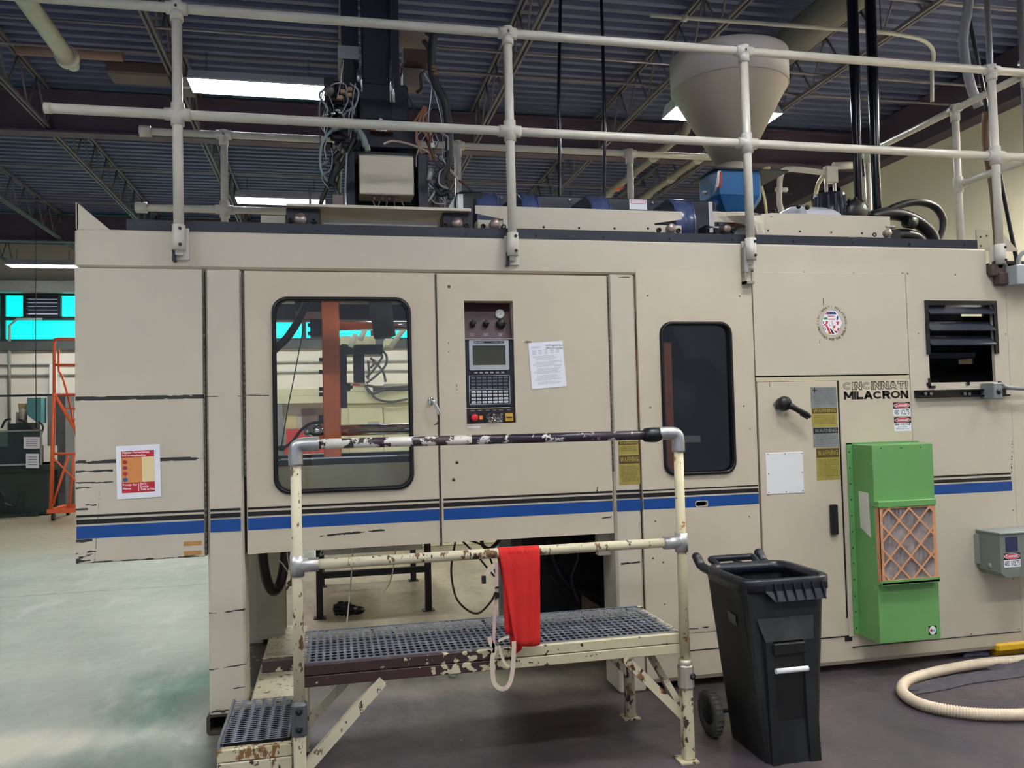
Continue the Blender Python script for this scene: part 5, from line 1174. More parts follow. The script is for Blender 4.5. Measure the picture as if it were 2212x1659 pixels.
# ================================================================ GREEN FILTER UNIT
fu = thing('air_filter_unit', (3.42, -.1, .22), 'tall green sheet metal air filter unit mounted on the cabinet door', 'air filter')
GX0, GX1, GY, GZ0, GZ1 = 3.212, PX(2023, 1150, -.22), -.22, .222, 1.418
MB().box(GX0, GX1, GY, -.014, GZ0, GZ1, bev=.003).build('housing', green_box, fu)
MB().box(3.178, GX0, -.018, -.013, .232, 1.426).box(3.178, 3.70, -.018, -.013, 1.418, 1.428).build('mounting_flange', green_box, fu)
for k in range(12): MB().sphere((3.192, -.018, .27+k*.1), .0055, 6).build('screw', dark, fu)
for k in range(5):
    z = .30+k*.25; MB().sphere((GX0, GY+.02, z), .004, 6).build('screw', alu, fu)
    MB().sphere((GX0, -.05, z+.1), .004, 6).build('screw', alu, fu)
for k in range(3): MB().sphere((GX0+.06+k*.14, GY, GZ1-.022), .005, 6).build('screw', dark, fu)
fx0, fx1, fz0, fz1 = PX(1900, 1180, -.25), PX(2022, 1180, -.25), PZ(1960, 1254, -.25), PZ(1960, 1092, -.25)
MB().box(fx0-.006, fx1+.004, GY-.045, GY, fz1-.004, fz1+.034, bev=.003).build('hood', green_box, fu)
MB().box(fx0-.004, fx1+.006, GY-.045, GY, fz0-.018, fz0, bev=.003).box(fx0-.004, fx1+.006, GY-.045, GY-.04, fz0-.018, fz0+.01).build('filter_ledge', green_box, fu)
YF = GY-.038
ff = MB().prism(rect(fx0, fx1, fz0, fz1), [rrect(fx0+.022, fx1-.022, fz0+.012, fz1-.012, .02, 3)], YF, YF+.003)
W_, H_ = fx1-fx0, fz1-fz0
dx, dz = W_/2.75, H_/3.1
def clipseg(a, b):
    # clip a diagonal strip to the frame
    (x0, z0), (x1, z1) = a, b; ts = [0, 1]
    lo, hi = 0, 1
    for p, d, mn, mx in ((x0, x1-x0, fx0+.008, fx1-.008), (z0, z1-z0, fz0+.006, fz1-.006)):
        if abs(d) < 1e-9: continue
        t0, t1 = sorted(((mn-p)/d, (mx-p)/d)); lo = max(lo, t0); hi = min(hi, t1)
    return (lo, hi)
cx0 = fx0+W_*.345; cz0 = fz0+H_*.165
for s in (1, -1):
    for k in range(-6, 8):
        a = (cx0+k*dx-6*dx, cz0-s*6*dz); b = (cx0+k*dx+6*dx, cz0+s*6*dz)
        lo, hi = clipseg(a, b)
        if hi-lo < .01: continue
        A = Vector((a[0]+(b[0]-a[0])*lo, YF-.001*(1+s*.2), a[1]+(b[1]-a[1])*lo)); B = Vector((a[0]+(b[0]-a[0])*hi, YF-.001*(1+s*.2), a[1]+(b[1]-a[1])*hi))
        ff.ribbon([A, B], .011, .002, (b[1]-a[1], 0, -(b[0]-a[0])))
for i in range(-3, 4):
    for j in range(-4, 8):
        if (i+j) % 2: continue
        x, z = cx0+i*dx/2*1.0, cz0+j*dz/2
        if fx0+.01 < x < fx1-.01 and fz0+.01 < z < fz1-.01:
            ff.prism([(x-.012, z-.004), (x-.004, z-.013), (x+.004, z-.013), (x+.012, z-.004), (x+.012, z+.004), (x+.004, z+.013), (x-.004, z+.013), (x-.012, z+.004)], [], YF-.0016, YF+.001)
ff.box(fx0, fx0+.004, YF, GY-.001, fz0, fz1).build('filter_frame', cardboard, fu)
pl = MB(); n = 14
for k in range(n):
    a = fx0+.01+(W_-.02)*k/n; b = a+(W_-.02)/n; m = (a+b)/2
    pl.add([(a, YF+.030, fz0+.004), (m, YF+.002, fz0+.004), (b, YF+.030, fz0+.004), (a, YF+.030, fz1-.004), (m, YF+.002, fz1-.004), (b, YF+.030, fz1-.004)], [(0, 1, 4, 3), (1, 2, 5, 4)])
pl.build('pleated_media', pleat, fu)
MB().add([(GX0-.001, -.186+.01, .85), (GX0-.001, -.075, .905), (GX0-.001, -.07, 1.13), (GX0-.001, -.178+.01, 1.125)], [(0, 1, 2, 3)]).build('torn_paper', mat('torn_paper', (214, 212, 200), .7), fu)
s0, s1, t0, t1 = PX(2006, 1362, GY), PX(2023, 1362, GY), PZ(2014, 1371, GY), PZ(2014, 1352, GY)
sk = bx('logo_sticker', black_ink, fu, s0, s1, GY-.001, GY, t0, t1)
cx, cz = (s0+s1)/2, (t0+t1)/2
MB().prism([(cx+.024*math.cos(a), cz+.026*math.sin(a)) for a in [2*PI*i/24 for i in range(24)]], [], GY-.0016, GY-.001).build('sticker_disc', white_pl, sk)
MB().prism([(cx-.009+.009*math.cos(a), cz+.009*math.sin(a)) for a in [2*PI*i/12 for i in range(12)]], [], GY-.002, GY-.0016).build('sticker_mark', red_ink, sk)
MB().prism([(cx+.010+.009*math.cos(a), cz-.002+.009*math.sin(a)) for a in [2*PI*i/12 for i in range(12)]], [], GY-.002, GY-.0016).build('sticker_mark', mat('sky_ink', (110, 180, 220), .5), sk)

# ================================================================ PAPERS
def sheet(name, label, cat, pxs, y=-.003, m=white_p):
    P = [pt(a, b, y=y) for a, b in pxs]; c = sum(P, Vector())/4
    t = thing(name, (c.x, y, min(p.z for p in P)), label, cat)
    V = [(p.x, y, p.z) for p in P]+[(p.x, y+.0006, p.z) for p in P]
    MB().add(V, [(0, 1, 2, 3), (7, 6, 5, 4), (0, 4, 5, 1), (1, 5, 6, 2), (2, 6, 7, 3), (3, 7, 4, 0)]).build('paper', m, t)
    def uv(u, v, d=.0006):
        a = P[0].lerp(P[1], u); b = P[3].lerp(P[2], u); q = a.lerp(b, v); return Vector((q.x, y-d, q.z))
    return t, uv
nt_, uv = sheet('paper_notice', 'white printed notice taped to the door beside the control panel', 'paper', [(1141, 741), (1215, 736), (1224, 834), (1149, 841)])
tx = MB(); random.seed(5)
def line(u0, u1, v, h=.006):
    a = u0
    while a < u1:
        b = min(u1, a+random.uniform(.03, .12)); p = [uv(a, v), uv(b, v), uv(b, v+h), uv(a, v+h)]; tx.add(p, [(0, 1, 2, 3)]); a = b+.012
for k in range(2): line(.08, .35, .09+.025*k); 
for k in range(5):
    for c in range(5): line(.1+.17*c, .1+.17*c+.1, .17+.02*k, .005)
for k in range(30):
    v = .30+.021*k; line(.10 if k % 8 < 2 else .18, random.uniform(.7, .93), v, .005) if k % 7 != 5 else None
tx.build('fine_print', grey_ink, nt_)
hw_ = MB(); a = uv(.50, .085, .001); b = uv(.99, .05, .001)
hw_.text('mold magnetic base', a.x, b.x, a.z-.006, a.z+.010, a.y); a = uv(.50, .135, .001)
hw_.text('affects the tonnage', a.x, b.x, a.z-.008, a.z+.006, a.y); hw_.build('handwriting', black_ink, nt_)
MB().add([uv(-.12, -.02), uv(-.02, -.01), uv(.1, -.01), uv(.1, -.03), uv(-.05, -.05)], [(0, 1, 2, 3, 4)]).build('glue_mark', mat('glue_brown', (120, 96, 60), .6), nt_)
ps, uv = sheet('safety_poster', 'white sheet with red and orange safety poster on left panel', 'poster', [(250, 964), (345, 959), (348, 1073), (253, 1079)])
def uvq(u0, u1, v0, v1, d): return [uv(u0, v0, d), uv(u1, v0, d), uv(u1, v1, d), uv(u0, v1, d)]
MB().add(uvq(.115, .865, .105, .89, .0008), [(0, 1, 2, 3)]).build('poster_field', mat('poster_red', (190, 34, 50), .5), ps)
MB().add(uvq(.115, .865, .225, .70, .0012), [(0, 1, 2, 3)]).build('poster_field', mat('poster_cream', (228, 210, 160), .5), ps)
MB().add(uvq(.115, .58, .225, .70, .0014), [(0, 1, 2, 3)]).build('poster_field', mat('poster_orange', (214, 140, 78), .5), ps)
for v, c in ((.31, (176, 52, 52)), (.42, (150, 60, 80)), (.53, (196, 92, 52)), (.64, (50, 92, 140))):
    p = uv(.20, v, .0018); MB().prism([(p.x+.012*math.cos(a), p.z+.011*math.sin(a)) for a in [2*PI*i/14 for i in range(14)]], [], p.y-.0004, p.y).build('poster_icon', mat('icon_%d' % c[2], c, .5), ps)
t = MB()
for s, u0, u1, v0, v1 in (('Algunas Herramientas', .135, .76, .115, .16), ('Son Irremplazables', .135, .68, .17, .215), ('Proteja Sus', .135, .46, .72, .765), ('Manos', .135, .32, .785, .825), ('Son La', .535, .68, .71, .75), ('Durante', .535, .72, .765, .80), ('Toda La Vida', .535, .86, .815, .855)):
    a = uv(u0, v1, .0022); b = uv(u1, v0, .0022); t.text(s, a.x, b.x, a.z, b.z, a.y, bold=.03)
t.add(uvq(.49, .505, .72, .87, .0022), [(0, 1, 2, 3)])
t.build('lettering', mat('poster_pink_white', (244, 222, 222), .5), ps)

# ================================================================ WORK PLATFORM WITH STEP
wpf = thing('work_platform', (.75, -.6, 0), 'worn cream steel work platform with grating deck, handrail and one step', 'platform')
PYF, PYB, PTZ = -.925, -.36, .60
PX0, PX1 = -.165, 1.615
sw = .045
def sqbar(a, b, w, m, name, par=wpf, label=None):
    """square tube between two points"""
    A, B = Vector(a), Vector(b); d = (B-A).normalized()
    s1 = Vector((0, 1, 0)) if abs(d.y) < .9 else Vector((1, 0, 0)); s1 = (s1-d*s1.dot(d)).normalized(); s2 = d.cross(s1)
    V = [q+s1*i*w/2+s2*j*w/2 for q in (A, B) for i, j in ((-1, -1), (1, -1), (1, 1), (-1, 1))]
    o = MB().add(V, [(0, 3, 2, 1), (4, 5, 6, 7), (0, 1, 5, 4), (1, 2, 6, 5), (2, 3, 7, 6), (3, 0, 4, 7)]).build(name, m, par)
    if label: o['label'] = label
    return o
def grating(x0, x1, y0, y1, z, along, cx, cy, name='grating_plank', rows=None):
    """perforated safety plank: punched, raised, serrated holes; channel edges"""
    mb = MB(); nx = max(1, round((x1-x0)/cx)); ny = max(1, round((y1-y0)/cy)); ax = (x1-x0)/nx; ay = (y1-y0)/ny
    for j in range(ny):
        off = .5*ax if (j % 2 and not along) else 0
        for i in range(nx):
            X = x0+ax*(i+.5); Yc = y0+ay*(j+.5); hx, hy = ax/2, ay/2; rx, ry = ax*.37, ay*.40
            k = 8; O = []; I = []; R = []
            for q in range(k):
                a = 2*PI*q/k; ca, sa = math.cos(a), math.sin(a); s = 1/max(abs(ca), abs(sa))
                O.append((X+ca*s*hx, Yc+sa*s*hy, z)); I.append((X+ca*rx, Yc+sa*ry, z+.0022))
            F = [(q, (q+1) % k, k+(q+1) % k, k+q) for q in range(k)]
            mb.add(O+I, F)
    return mb.build(name, grate, wpf)
ymid = (PYF+PYB)/2
bx('dark_backing_sheet', black_m, wpf, PX0+.02, PX1, PYF+.02, PYB-.02, PTZ-.055, PTZ-.05)  # black sheet added below the planks to stand in for shade in the holes
for y0, y1 in ((PYF+.012, ymid-.006), (ymid+.006, PYB-.006)):
    g = grating(PX0+.02, PX1, y0, y1, PTZ-.004, True, .0315, .047)
    MB().box(PX0+.02, PX1, y0-.010, y0, PTZ-.04, PTZ-.001).box(PX0+.02, PX1, y1, y1+.006, PTZ-.04, PTZ-.001).build('plank_edge', grate_edge, g)
# fascia beams: left half repainted maroon, flaking to cream on the right
for z0, z1 in ((.548, .594), (.499, .545)):
    fm_ = MB().box(PX0+.02, PX1+.03, PYF-.02, PYF+.02, z0, z1, bev=.003).build('front_beam', mat('half_maroon_beam', (196, 186, 152), .45, chips=[((80, 56, 44), 24, .66, 8)]), wpf)
mb_ = MATS['half_maroon_beam']; nt = mb_.node_tree; N = nt.nodes; L = nt.links; b = N['Principled BSDF']
geo = N.new('ShaderNodeNewGeometry'); sep = N.new('ShaderNodeSeparateXYZ'); L.new(geo.outputs['Position'], sep.inputs[0])
nz = N.new('ShaderNodeTexNoise'); nz.inputs['Scale'].default_value = 30; nz.inputs['Detail'].default_value = 8; L.new(geo.outputs['Position'], nz.inputs[0])
m1 = N.new('ShaderNodeMapRange'); L.new(sep.outputs[0], m1.inputs[0]); m1.inputs[1].default_value = .35; m1.inputs[2].default_value = .98; m1.inputs[3].default_value = .34; m1.inputs[4].default_value = .68
gt_ = N.new('ShaderNodeMath'); gt_.operation = 'GREATER_THAN'; L.new(nz.outputs[0], gt_.inputs[0]); L.new(m1.outputs[0], gt_.inputs[1])
mx = N.new('ShaderNodeMix'); mx.data_type = 'RGBA'; L.new(gt_.outputs[0], mx.inputs[0]); L.new(b.inputs['Base Color'].links[0].from_socket, mx.inputs[6]); mx.inputs[7].default_value = (*lin((62, 40, 38)), 1); L.new(mx.outputs[2], b.inputs['Base Color'])
MB().box(-.36, PX0+.03, -.33, -.28, .40, .46, bev=.004).build('stub_beam', mat('dark_chipped_stub', (60, 48, 42), .5, chips=[((180, 168, 130), 16, .55, 8)]), wpf)
bx('rear_beam', chipped, wpf, PX0+.02, PX1+.03, PYB-.02, PYB+.02, .499, .592, bev=.003)
for x in (PX0+.02, PX1+.005): bx('end_beam', chipped, wpf, x-.02, x+.02, PYF+.02, PYB-.02, .499, .588, bev=.003)
LX, RX, FY = -.155, 1.628, -.955
RYP = -.955
# posts: round tube above, square leg below
def post(x, ztop, zj, m1, m2):
    MB().cyl((x, RYP, zj), (x, RYP, ztop), .0235, 16).build('handrail_post', m1, wpf)
    MB().box(x-.026, x+.026, RYP-.026, RYP+.026, 0.006, zj+.02, bev=.006).build('leg', m2, wpf)
ZH, ZL = 1.55, 1.027
post(LX, ZH, .33, chipped, chipped); post(RX, ZH, .36, mat('rusty_post', (206, 196, 160), .42, var=.08, vs=5, chips=[((156, 104, 50), 9, .56, 8), ((66, 46, 40), 22, .63, 9)]), chipped_more)
MB().box(LX-.034, LX+.034, RYP-.036, RYP+.034, .30, .45, bev=.014).build('clamp', mat('dark_clamp', (96, 100, 102), .4, .5, var=.15, vs=20), wpf)
MB().box(RX-.034, RX+.034, RYP-.036, RYP+.034, .33, .46, bev=.016).cyl((RX-.0, RYP, .44), (RX, RYP, .475), .033, 16).build('clamp', mat('flaked_clamp', (180, 174, 158), .4, .4, chips=[((80, 70, 60), 20, .6, 8)]), wpf)
for x, z in ((LX, .34), (LX, .415), (RX+.02, .40)): MB().lathe([(.005, -.004), (.014, -.004), (.016, 0)], (x, RYP-.036, z), 'y', 12).build('set_screw', dark, wpf)
bx('foot_plate', chipped_more, wpf, RX-.055, RX+.035, RYP-.05, RYP+.05, 0, .008)
bx('foot_plate', chipped_more, wpf, LX-.05, LX+.05, RYP-.05, RYP+.05, 0, .008)
xm = .62
MB().cyl((LX, RYP, ZH), (xm, RYP, ZH-.003), .0225, 16).build('handrail', purple_mid, wpf)
MB().cyl((xm, RYP, ZH-.003), (RX, RYP, ZH-.006), .0225, 16).build('handrail', purple_rail, wpf)
MB().cyl((LX, RYP, ZL), (RX, RYP, ZL+.003), .0225, 16).build('middle_rail', chipped, wpf)
for x, d in ((LX, 1), (RX, -1)):
    MB().tube(smooth_path([(x, RYP, ZH-.09), (x, RYP, ZH-.03), (x+d*.012, RYP, ZH-.006), (x+d*.04, RYP, ZH), (x+d*.10, RYP, ZH)], 6), .031, 18).build('elbow_fitting', alu, wpf)
    MB().cyl((x, RYP, ZL-.045), (x, RYP, ZL+.045), .031, 16).cyl((x, RYP, ZL), (x+d*.09, RYP, ZL), .030, 16).build('tee_fitting', alu, wpf)
p = RX-.10; MB().lathe([(.024, p-.075), (.032, p-.07), (.036, p-.04), (.036, p-.01), (.028, p+.01)], (0, RYP, ZH-.006), 'x', 18).build('rubber_sleeve', rubber, wpf)
# braces and rear legs
sqbar((RX-.30, RYP+.03, .50), (RX-.01, RYP+.03, .20), .042, chipped_more, 'brace')
sqbar((LX+.36, RYP+.03, .50), (LX+.01, RYP+.03, .14), .046, chipped, 'brace')
sqbar((LX+.36, PYB, .50), (LX+.01, PYB, .14), .044, chipped, 'brace')
sqbar((RX-.33, PYB, .50), (RX-.07, PYB, .24), .044, chipped, 'brace')
for x in (LX, RX-.07): bx('leg', chipped_more, wpf, x-.025, x+.025, PYB-.025, PYB+.025, .006, .50, bev=.006)
bx('foot_plate', chipped_more, wpf, RX-.07-.045, RX-.07+.045, PYB-.045, PYB+.045, 0, .008)
sqbar((RX-.02, RYP+.05, .25), (RX-.08, PYB-.2, .49), .03, chipped, 'side_strut')
# lower step
SX0, SX1, SY0, SY1, SZ = -.498, -.19, -.905, -.33, .285
bx('dark_backing_sheet', black_m, wpf, SX0+.012, SX1-.01, SY0+.02, SY1-.02, SZ-.05, SZ-.045)  # same black sheet under the step, darkening its holes like shade
g = grating(SX0+.012, SX1-.01, SY0+.005, SY1-.01, SZ-.004, False, .044, .024, 'step_grating')
MB().box(SX0, SX0+.012, SY0, SY1, SZ-.03, SZ+.002).build('plank_edge', grate_edge, g)
MB().box(SX0, SX1, SY0-.02, SY0+.02, SZ-.075, SZ-.022, bev=.004).build('step_beam', chipped_more, wpf)
MB().box(SX0, SX1, SY0-.02, SY0+.02, SZ-.13, SZ-.078, bev=.004).build('step_beam', chipped, wpf)
bx('step_beam', chipped, wpf, SX0, SX1, SY1-.02, SY1+.02, SZ-.075, SZ-.022, bev=.004)
for x in (SX0+.028, SX1-.028):
    MB().prism(rrect(x-.026, x+.026, SZ-.132, SZ-.08, .007, 3), [rrect(x-.019, x+.019, SZ-.125, SZ-.087, .004, 3)], SY0-.023, SY1).build('step_rail', chipped, wpf)
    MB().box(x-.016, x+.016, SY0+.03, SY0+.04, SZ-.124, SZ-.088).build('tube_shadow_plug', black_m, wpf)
    bx('leg', chipped, wpf, x-.024, x+.024, SY0-.012, SY0+.036, .0, SZ-.13, bev=.005)
    bx('leg', chipped, wpf, x-.024, x+.024, SY1-.036, SY1+.012, .0, SZ-.08, bev=.005)
# ---- red apron over the middle rail with its strap
ap = thing('red_apron', (.86, RYP, .6), 'red cloth apron draped over the middle rail of the work platform', 'apron')
red_c = mat('red_cloth', (206, 34, 30), .85, var=.10, vs=7, bump=.4, bs=260)
def drape(px_top0, px_top1, px_bot0, px_bot1, pyb, yf, back, tw=0.0, wav=.006, tail=0, nm='cloth_fold'):
    A0, A1 = PX(px_top0, 1180, yf), PX(px_top1, 1180, yf); B0, B1 = PX(px_bot0, pyb, yf), PX(px_bot1, pyb, yf); zb = PZ((px_bot0+px_bot1)/2, pyb, yf)
    r = .027; prof = []; zt = ZL
    if back:
        for k in range(7): prof.append((RYP+r+.004, zb+.08+(zt-zb-.08)*k/7, 1-k/7))
    for k in range(9): a = PI*k/8; prof.append((RYP+r*math.cos(a), zt+r*math.sin(a), 0))
    for k in range(1, 15): prof.append((yf-.002, zt+(zb-zt)*k/14, k/14))
    n = 16; V = []
    for y, z, t in prof:
        for i in range(n+1):
            u = i/n; x = (A0+(B0-A0)*t)*(1-u)+(A1+(B1-A1)*t)*u
            w = math.sin(u*9+t*2.2+tw)*wav*(.25+t) + math.sin(u*4.1+tw*2+1.7)*wav*t
            V.append((x, y-abs(w) if y < RYP else y+abs(w)*.3, z+tail*t*math.sin(u*PI)*(-.012)+(.004*math.sin(u*5+tw) if t == 1 else 0)))
    F = [(j*(n+1)+i, j*(n+1)+i+1, (j+1)*(n+1)+i+1, (j+1)*(n+1)+i) for j in range(len(prof)-1) for i in range(n)]
    m = len(V); V2 = V+[(v[0], v[1]+.003, v[2]-.0005) for v in V]; F2 = F+[tuple(i+m for i in f[::-1]) for f in F]
    for i in range(n): j = (len(prof)-1)*(n+1)+i; F2.append((j, j+1, j+1+m, j+m))
    for j in range(len(prof)-1):
        a, b = j*(n+1), (j+1)*(n+1); F2.append((a, b, b+m, a+m)); F2.append((a+n, a+n+m, b+n+m, b+n))
    o = MB().add(V2, F2); o.sm = [True]*len(o.f); return o.build(nm, red_c, ap)
drape(1078, 1166, 1112, 1166, 1391, RYP-.032, True, .3, .007, 1)
drape(1084, 1130, 1090, 1130, 1366, RYP-.022, False, 1.4, .006, 1)
drape(1088, 1140, 1102, 1131, 1395, RYP-.014, False, 2.4, .01, 2)
beige_w = mat('beige_webbing', (206, 190, 168), .75, var=.05)
ys = RYP-.045
def strap(l, w, side=(1, 0, 0), y=ys): MB().ribbon(smooth_path([pt(a, b, y=y) for a, b in l]), w, .002, side).build('strap', beige_w, ap)
strap([(1068, 1222), (1056, 1232), (1050, 1245)], .024, (.8, 0, .5)); p = pt(1045, 1252, y=ys); MB().box(p.x-.010, p.x+.010, ys-.006, ys+.006, p.z-.018, p.z+.018, bev=.003).build('strap_end_clip', dark, ap)
MB().ribbon(smooth_path([pt(a, b, y=ys) for a, b in [(1072, 1215), (1073, 1240), (1073, 1270), (1071, 1300), (1068, 1340), (1066, 1390), (1065, 1410)]]), .014, .002, (1, 0, 0)).build('strap', mat('pink_webbing', (196, 164, 158), .75), ap)
MB().prism([(PX(a, b, ys-.004), PZ(a, b, ys-.004)) for a, b in ((1069, 1295), (1078, 1290), (1078, 1280), (1069, 1278))], [], ys-.01, ys-.004).prism([(PX(a, b, ys-.004), PZ(a, b, ys-.004)) for a, b in ((1069, 1272), (1077, 1270), (1077, 1266), (1069, 1268))], [], ys-.01, ys-.004).build('strap_buckle', black, ap)
strap([(1057, 1376), (1062, 1392), (1070, 1400), (1064, 1420), (1064, 1450), (1068, 1475), (1080, 1487), (1093, 1486), (1103, 1470), (1108, 1440), (1110, 1400), (1110, 1385)], .02)
strap([(1078, 1395), (1084, 1418), (1092, 1434), (1100, 1440)], .012); strap([(1076, 1385), (1090, 1378), (1100, 1376)], .012)

# ================================================================ WHEELED BIN
bn = thing('wheeled_bin', (2.1, -.85, 0), 'open black two-wheeled plastic refuse bin in front of the cabinet', 'bin')
binm = mat('dusty_black_plastic', (19, 21, 22), .5, var=.14, vs=5, dirt=((70, 72, 70), 8, .5, .85, .5), stretch=(1, 1, .35)); binr = mat('black_plastic_rim', (26, 28, 38), .32, var=.1, vs=6)
ZB = .815
def lerp(a, b, t): return a+(b-a)*t
def bsec(t, wall=0):
    x0 = lerp(1.955, 1.905, t)+wall; x1 = lerp(2.232, 2.345, t)-wall; y0 = lerp(-1.12, -1.035, t)+wall; y1 = lerp(-.72, -.60, t)-wall
    return x0, x1, y0, y1
def rring(x0, x1, y0, y1, r, z, n=4): return [(a, b, z) for a, b in rrect(x0, x1, y0, y1, r, n)]
V = []; rings = [(0, 0), (.02, 0), (.3, 0), (.6, 0), (1, 0)]
for t, w in rings: V += rring(*bsec(t, w), .05, ZB*t)
for t in (1, .1): V += rring(*bsec(t, .008), .045, ZB*t)
k = 20; F = []
for l in range(6): F += [(l*k+i, l*k+(i+1) % k, (l+1)*k+(i+1) % k, (l+1)*k+i) for i in range(k)]
F.append(tuple(range(6*k, 7*k))); F.append(tuple(range(k))[::-1])
body = MB().add(V, F); body.sm = [False]*len(body.f)
bo = body.build('body', binm, bn)
# front channel with the lifting bar: a raised pair of flanks either side of a recess
ch = MB()
for a, b in ((1.972, 2.012), (2.165, 2.222)):
    ch.add([(a, -1.128, .0), (b, -1.128, .0), (b, -1.098, .56), (a, -1.098, .56), (a, -1.07, .0), (b, -1.07, .0), (b, -1.05, .56), (a, -1.05, .56)], [(0, 1, 2, 3), (0, 3, 7, 4), (1, 5, 6, 2), (3, 2, 6, 7), (0, 4, 5, 1)])
ch.add([(1.972, -1.098, .56), (2.222, -1.098, .56), (2.25, -1.06, .66), (1.95, -1.06, .66)], [(0, 1, 2, 3)]).build('front_flank', binm, bn)
MB().box(2.005, 2.17, -1.115, -1.06, .50, .552, bev=.004).build('pocket_top', black_m, bn)
MB().cyl((2.005, -1.122, .43), (2.172, -1.122, .43), .0125, 14).build('lifting_bar', white_pl, bn)
MB().box(2.012, 2.165, -1.10, -1.085, .0, .50).build('recess_back', black_m, bn)
# rim
x0, x1, y0, y1 = 1.905, 2.375, -1.06, -.58
V = rring(x0, x1, y0, y1, .09, ZB-.04, 6)+rring(x0, x1, y0, y1, .09, ZB+.02, 6)+rring(x0+.012, x1-.012, y0+.012, y1-.012, .08, ZB+.028, 6)+rring(x0+.035, x1-.035, y0+.035, y1-.035, .06, ZB+.022, 6)+rring(x0+.045, x1-.045, y0+.045, y1-.045, .05, ZB-.03, 6)
k = 28; F = []
for l in range(4): F += [(l*k+i, l*k+(i+1) % k, (l+1)*k+(i+1) % k, (l+1)*k+i) for i in range(k)]
F += [(4*k+i, 4*k+(i+1) % k, (i+1) % k, i) for i in range(k)]
rm = MB().add(V, F, True); rm.build('rim', binr, bn)
fl = MB(); fl.add([(2.0, -1.062, ZB-.03), (2.325, -1.062, ZB-.03), (2.305, -1.085, ZB-.075), (2.04, -1.085, ZB-.075), (2.0, -1.062, ZB+.0), (2.325, -1.062, ZB+.0)], [(4, 5, 1, 0), (0, 1, 2, 3)])
for i in range(6): x = 2.045+i*.050; fl.add([(x, -1.066, ZB+.01), (x+.005, -1.066, ZB+.01), (x+.010, -1.092, ZB-.076), (x+.005, -1.092, ZB-.076), (x, -1.066, ZB-.03), (x+.005, -1.066, ZB-.03)], [(0, 1, 2, 3), (0, 3, 4), (1, 5, 2)])
fl.build('lift_lip', binr, bn)
for x, d in ((x0+.01, -1), (x1-.09, 1)):
    MB().tube(smooth_path([(x+.03, y1-.02, ZB-.01), (x+.02, y1+.06, ZB+.0), (x+.015, y1+.085, ZB+.02), (x+.01, y1+.10, ZB+.045), (x+.01, y1+.115, ZB+.05)]), .026, 8, flat=((1, 0, 0), .9)).build('hinge_arm', binr, bn)
hb = MB().tube(smooth_path([(x0+.10, y1-.02, ZB+.01), (x0+.085, y1+.05, ZB+.03), (x0+.09, y1+.075, ZB+.035), (x0+.13, y1+.08, ZB+.035), (x1-.17, y1+.08, ZB+.035), (x1-.14, y1+.075, ZB+.035), (x1-.14, y1+.05, ZB+.03), (x1-.15, y1-.02, ZB+.01)], 5), .018, 10)
hb.box((x0+x1)/2-.02, (x0+x1)/2-.008, y1-.01, y1+.075, ZB+.015, ZB+.03); hb.build('handle', binr, bn)
for x in (1.87, 2.34):
    w_ = MB().lathe([(.0, -.012), (.05, -.012), (.062, -.022), (.085, -.024), (.108, -.02), (.112, -.012), (.112, .012), (.108, .02), (.085, .024), (.0, .012)], (x, -.70, .112), 'x', 32)
    for q in range(28): a = 2*PI*q/28; w_.box(x-.02, x+.02, -.70+.112*math.cos(a)-.004, -.70+.112*math.cos(a)+.004, .112+.112*math.sin(a)-.004, .112+.112*math.sin(a)+.004)
    w_.build('wheel', mat('dusty_wheel', (84, 82, 78), .7, var=.2, vs=20), bn)
    MB().lathe([(0, -.028), (.02, -.028), (.055, -.018), (.055, -.01)], (x, -.70, .112), 'x', 20).build('wheel_hub', dark, bn)
MB().cyl((1.87, -.70, .112), (2.34, -.70, .112), .010, 10).build('axle', dark, bn)
e = MB(); 
MB().add([(bsec(.82)[0]-.0015, -.93, .60), (bsec(.82)[0]-.0015, -.85, .61), (bsec(.85)[0]-.004, -.85, .66), (bsec(.85)[0]-.004, -.93, .65)], [(0, 1, 2, 3)]).build('worn_label', mat('worn_grey_label', (96, 98, 100), .6, var=.2, vs=60), bn)

# ================================================================ FLOOR CLUTTER
hs = thing('ribbed_hose', (3.4, -.6, 0), 'cream ribbed suction hose curved on the floor at right', 'hose')
hp_ = [(4.75, -.12), (4.35, -.20), (3.95, -.19), (3.60, -.24), (3.32, -.33), (3.16, -.47), (3.10, -.62), (3.12, -.75), (3.24, -.88), (3.42, -.96), (3.68, -1.0), (3.95, -.97), (4.25, -.85)]
path = smooth_path([(x, y, .033) for x, y in hp_], 40); rs = [.0315 if i % 4 < 2 else .028 for i in range(len(path))]
P2 = []; acc = 0
for a, b in zip(path[:-1], path[1:]):
    nseg = max(1, int((b-a).length/.0045))
    for k in range(nseg): P2.append(a.lerp(b, k/nseg))
rs = [.0315 if (i % 3) else .0265 for i in range(len(P2))]
MB().tube(P2, rs, 14).build('hose', mat('cream_hose', (214, 196, 170), .45), hs)
random.seed(3)
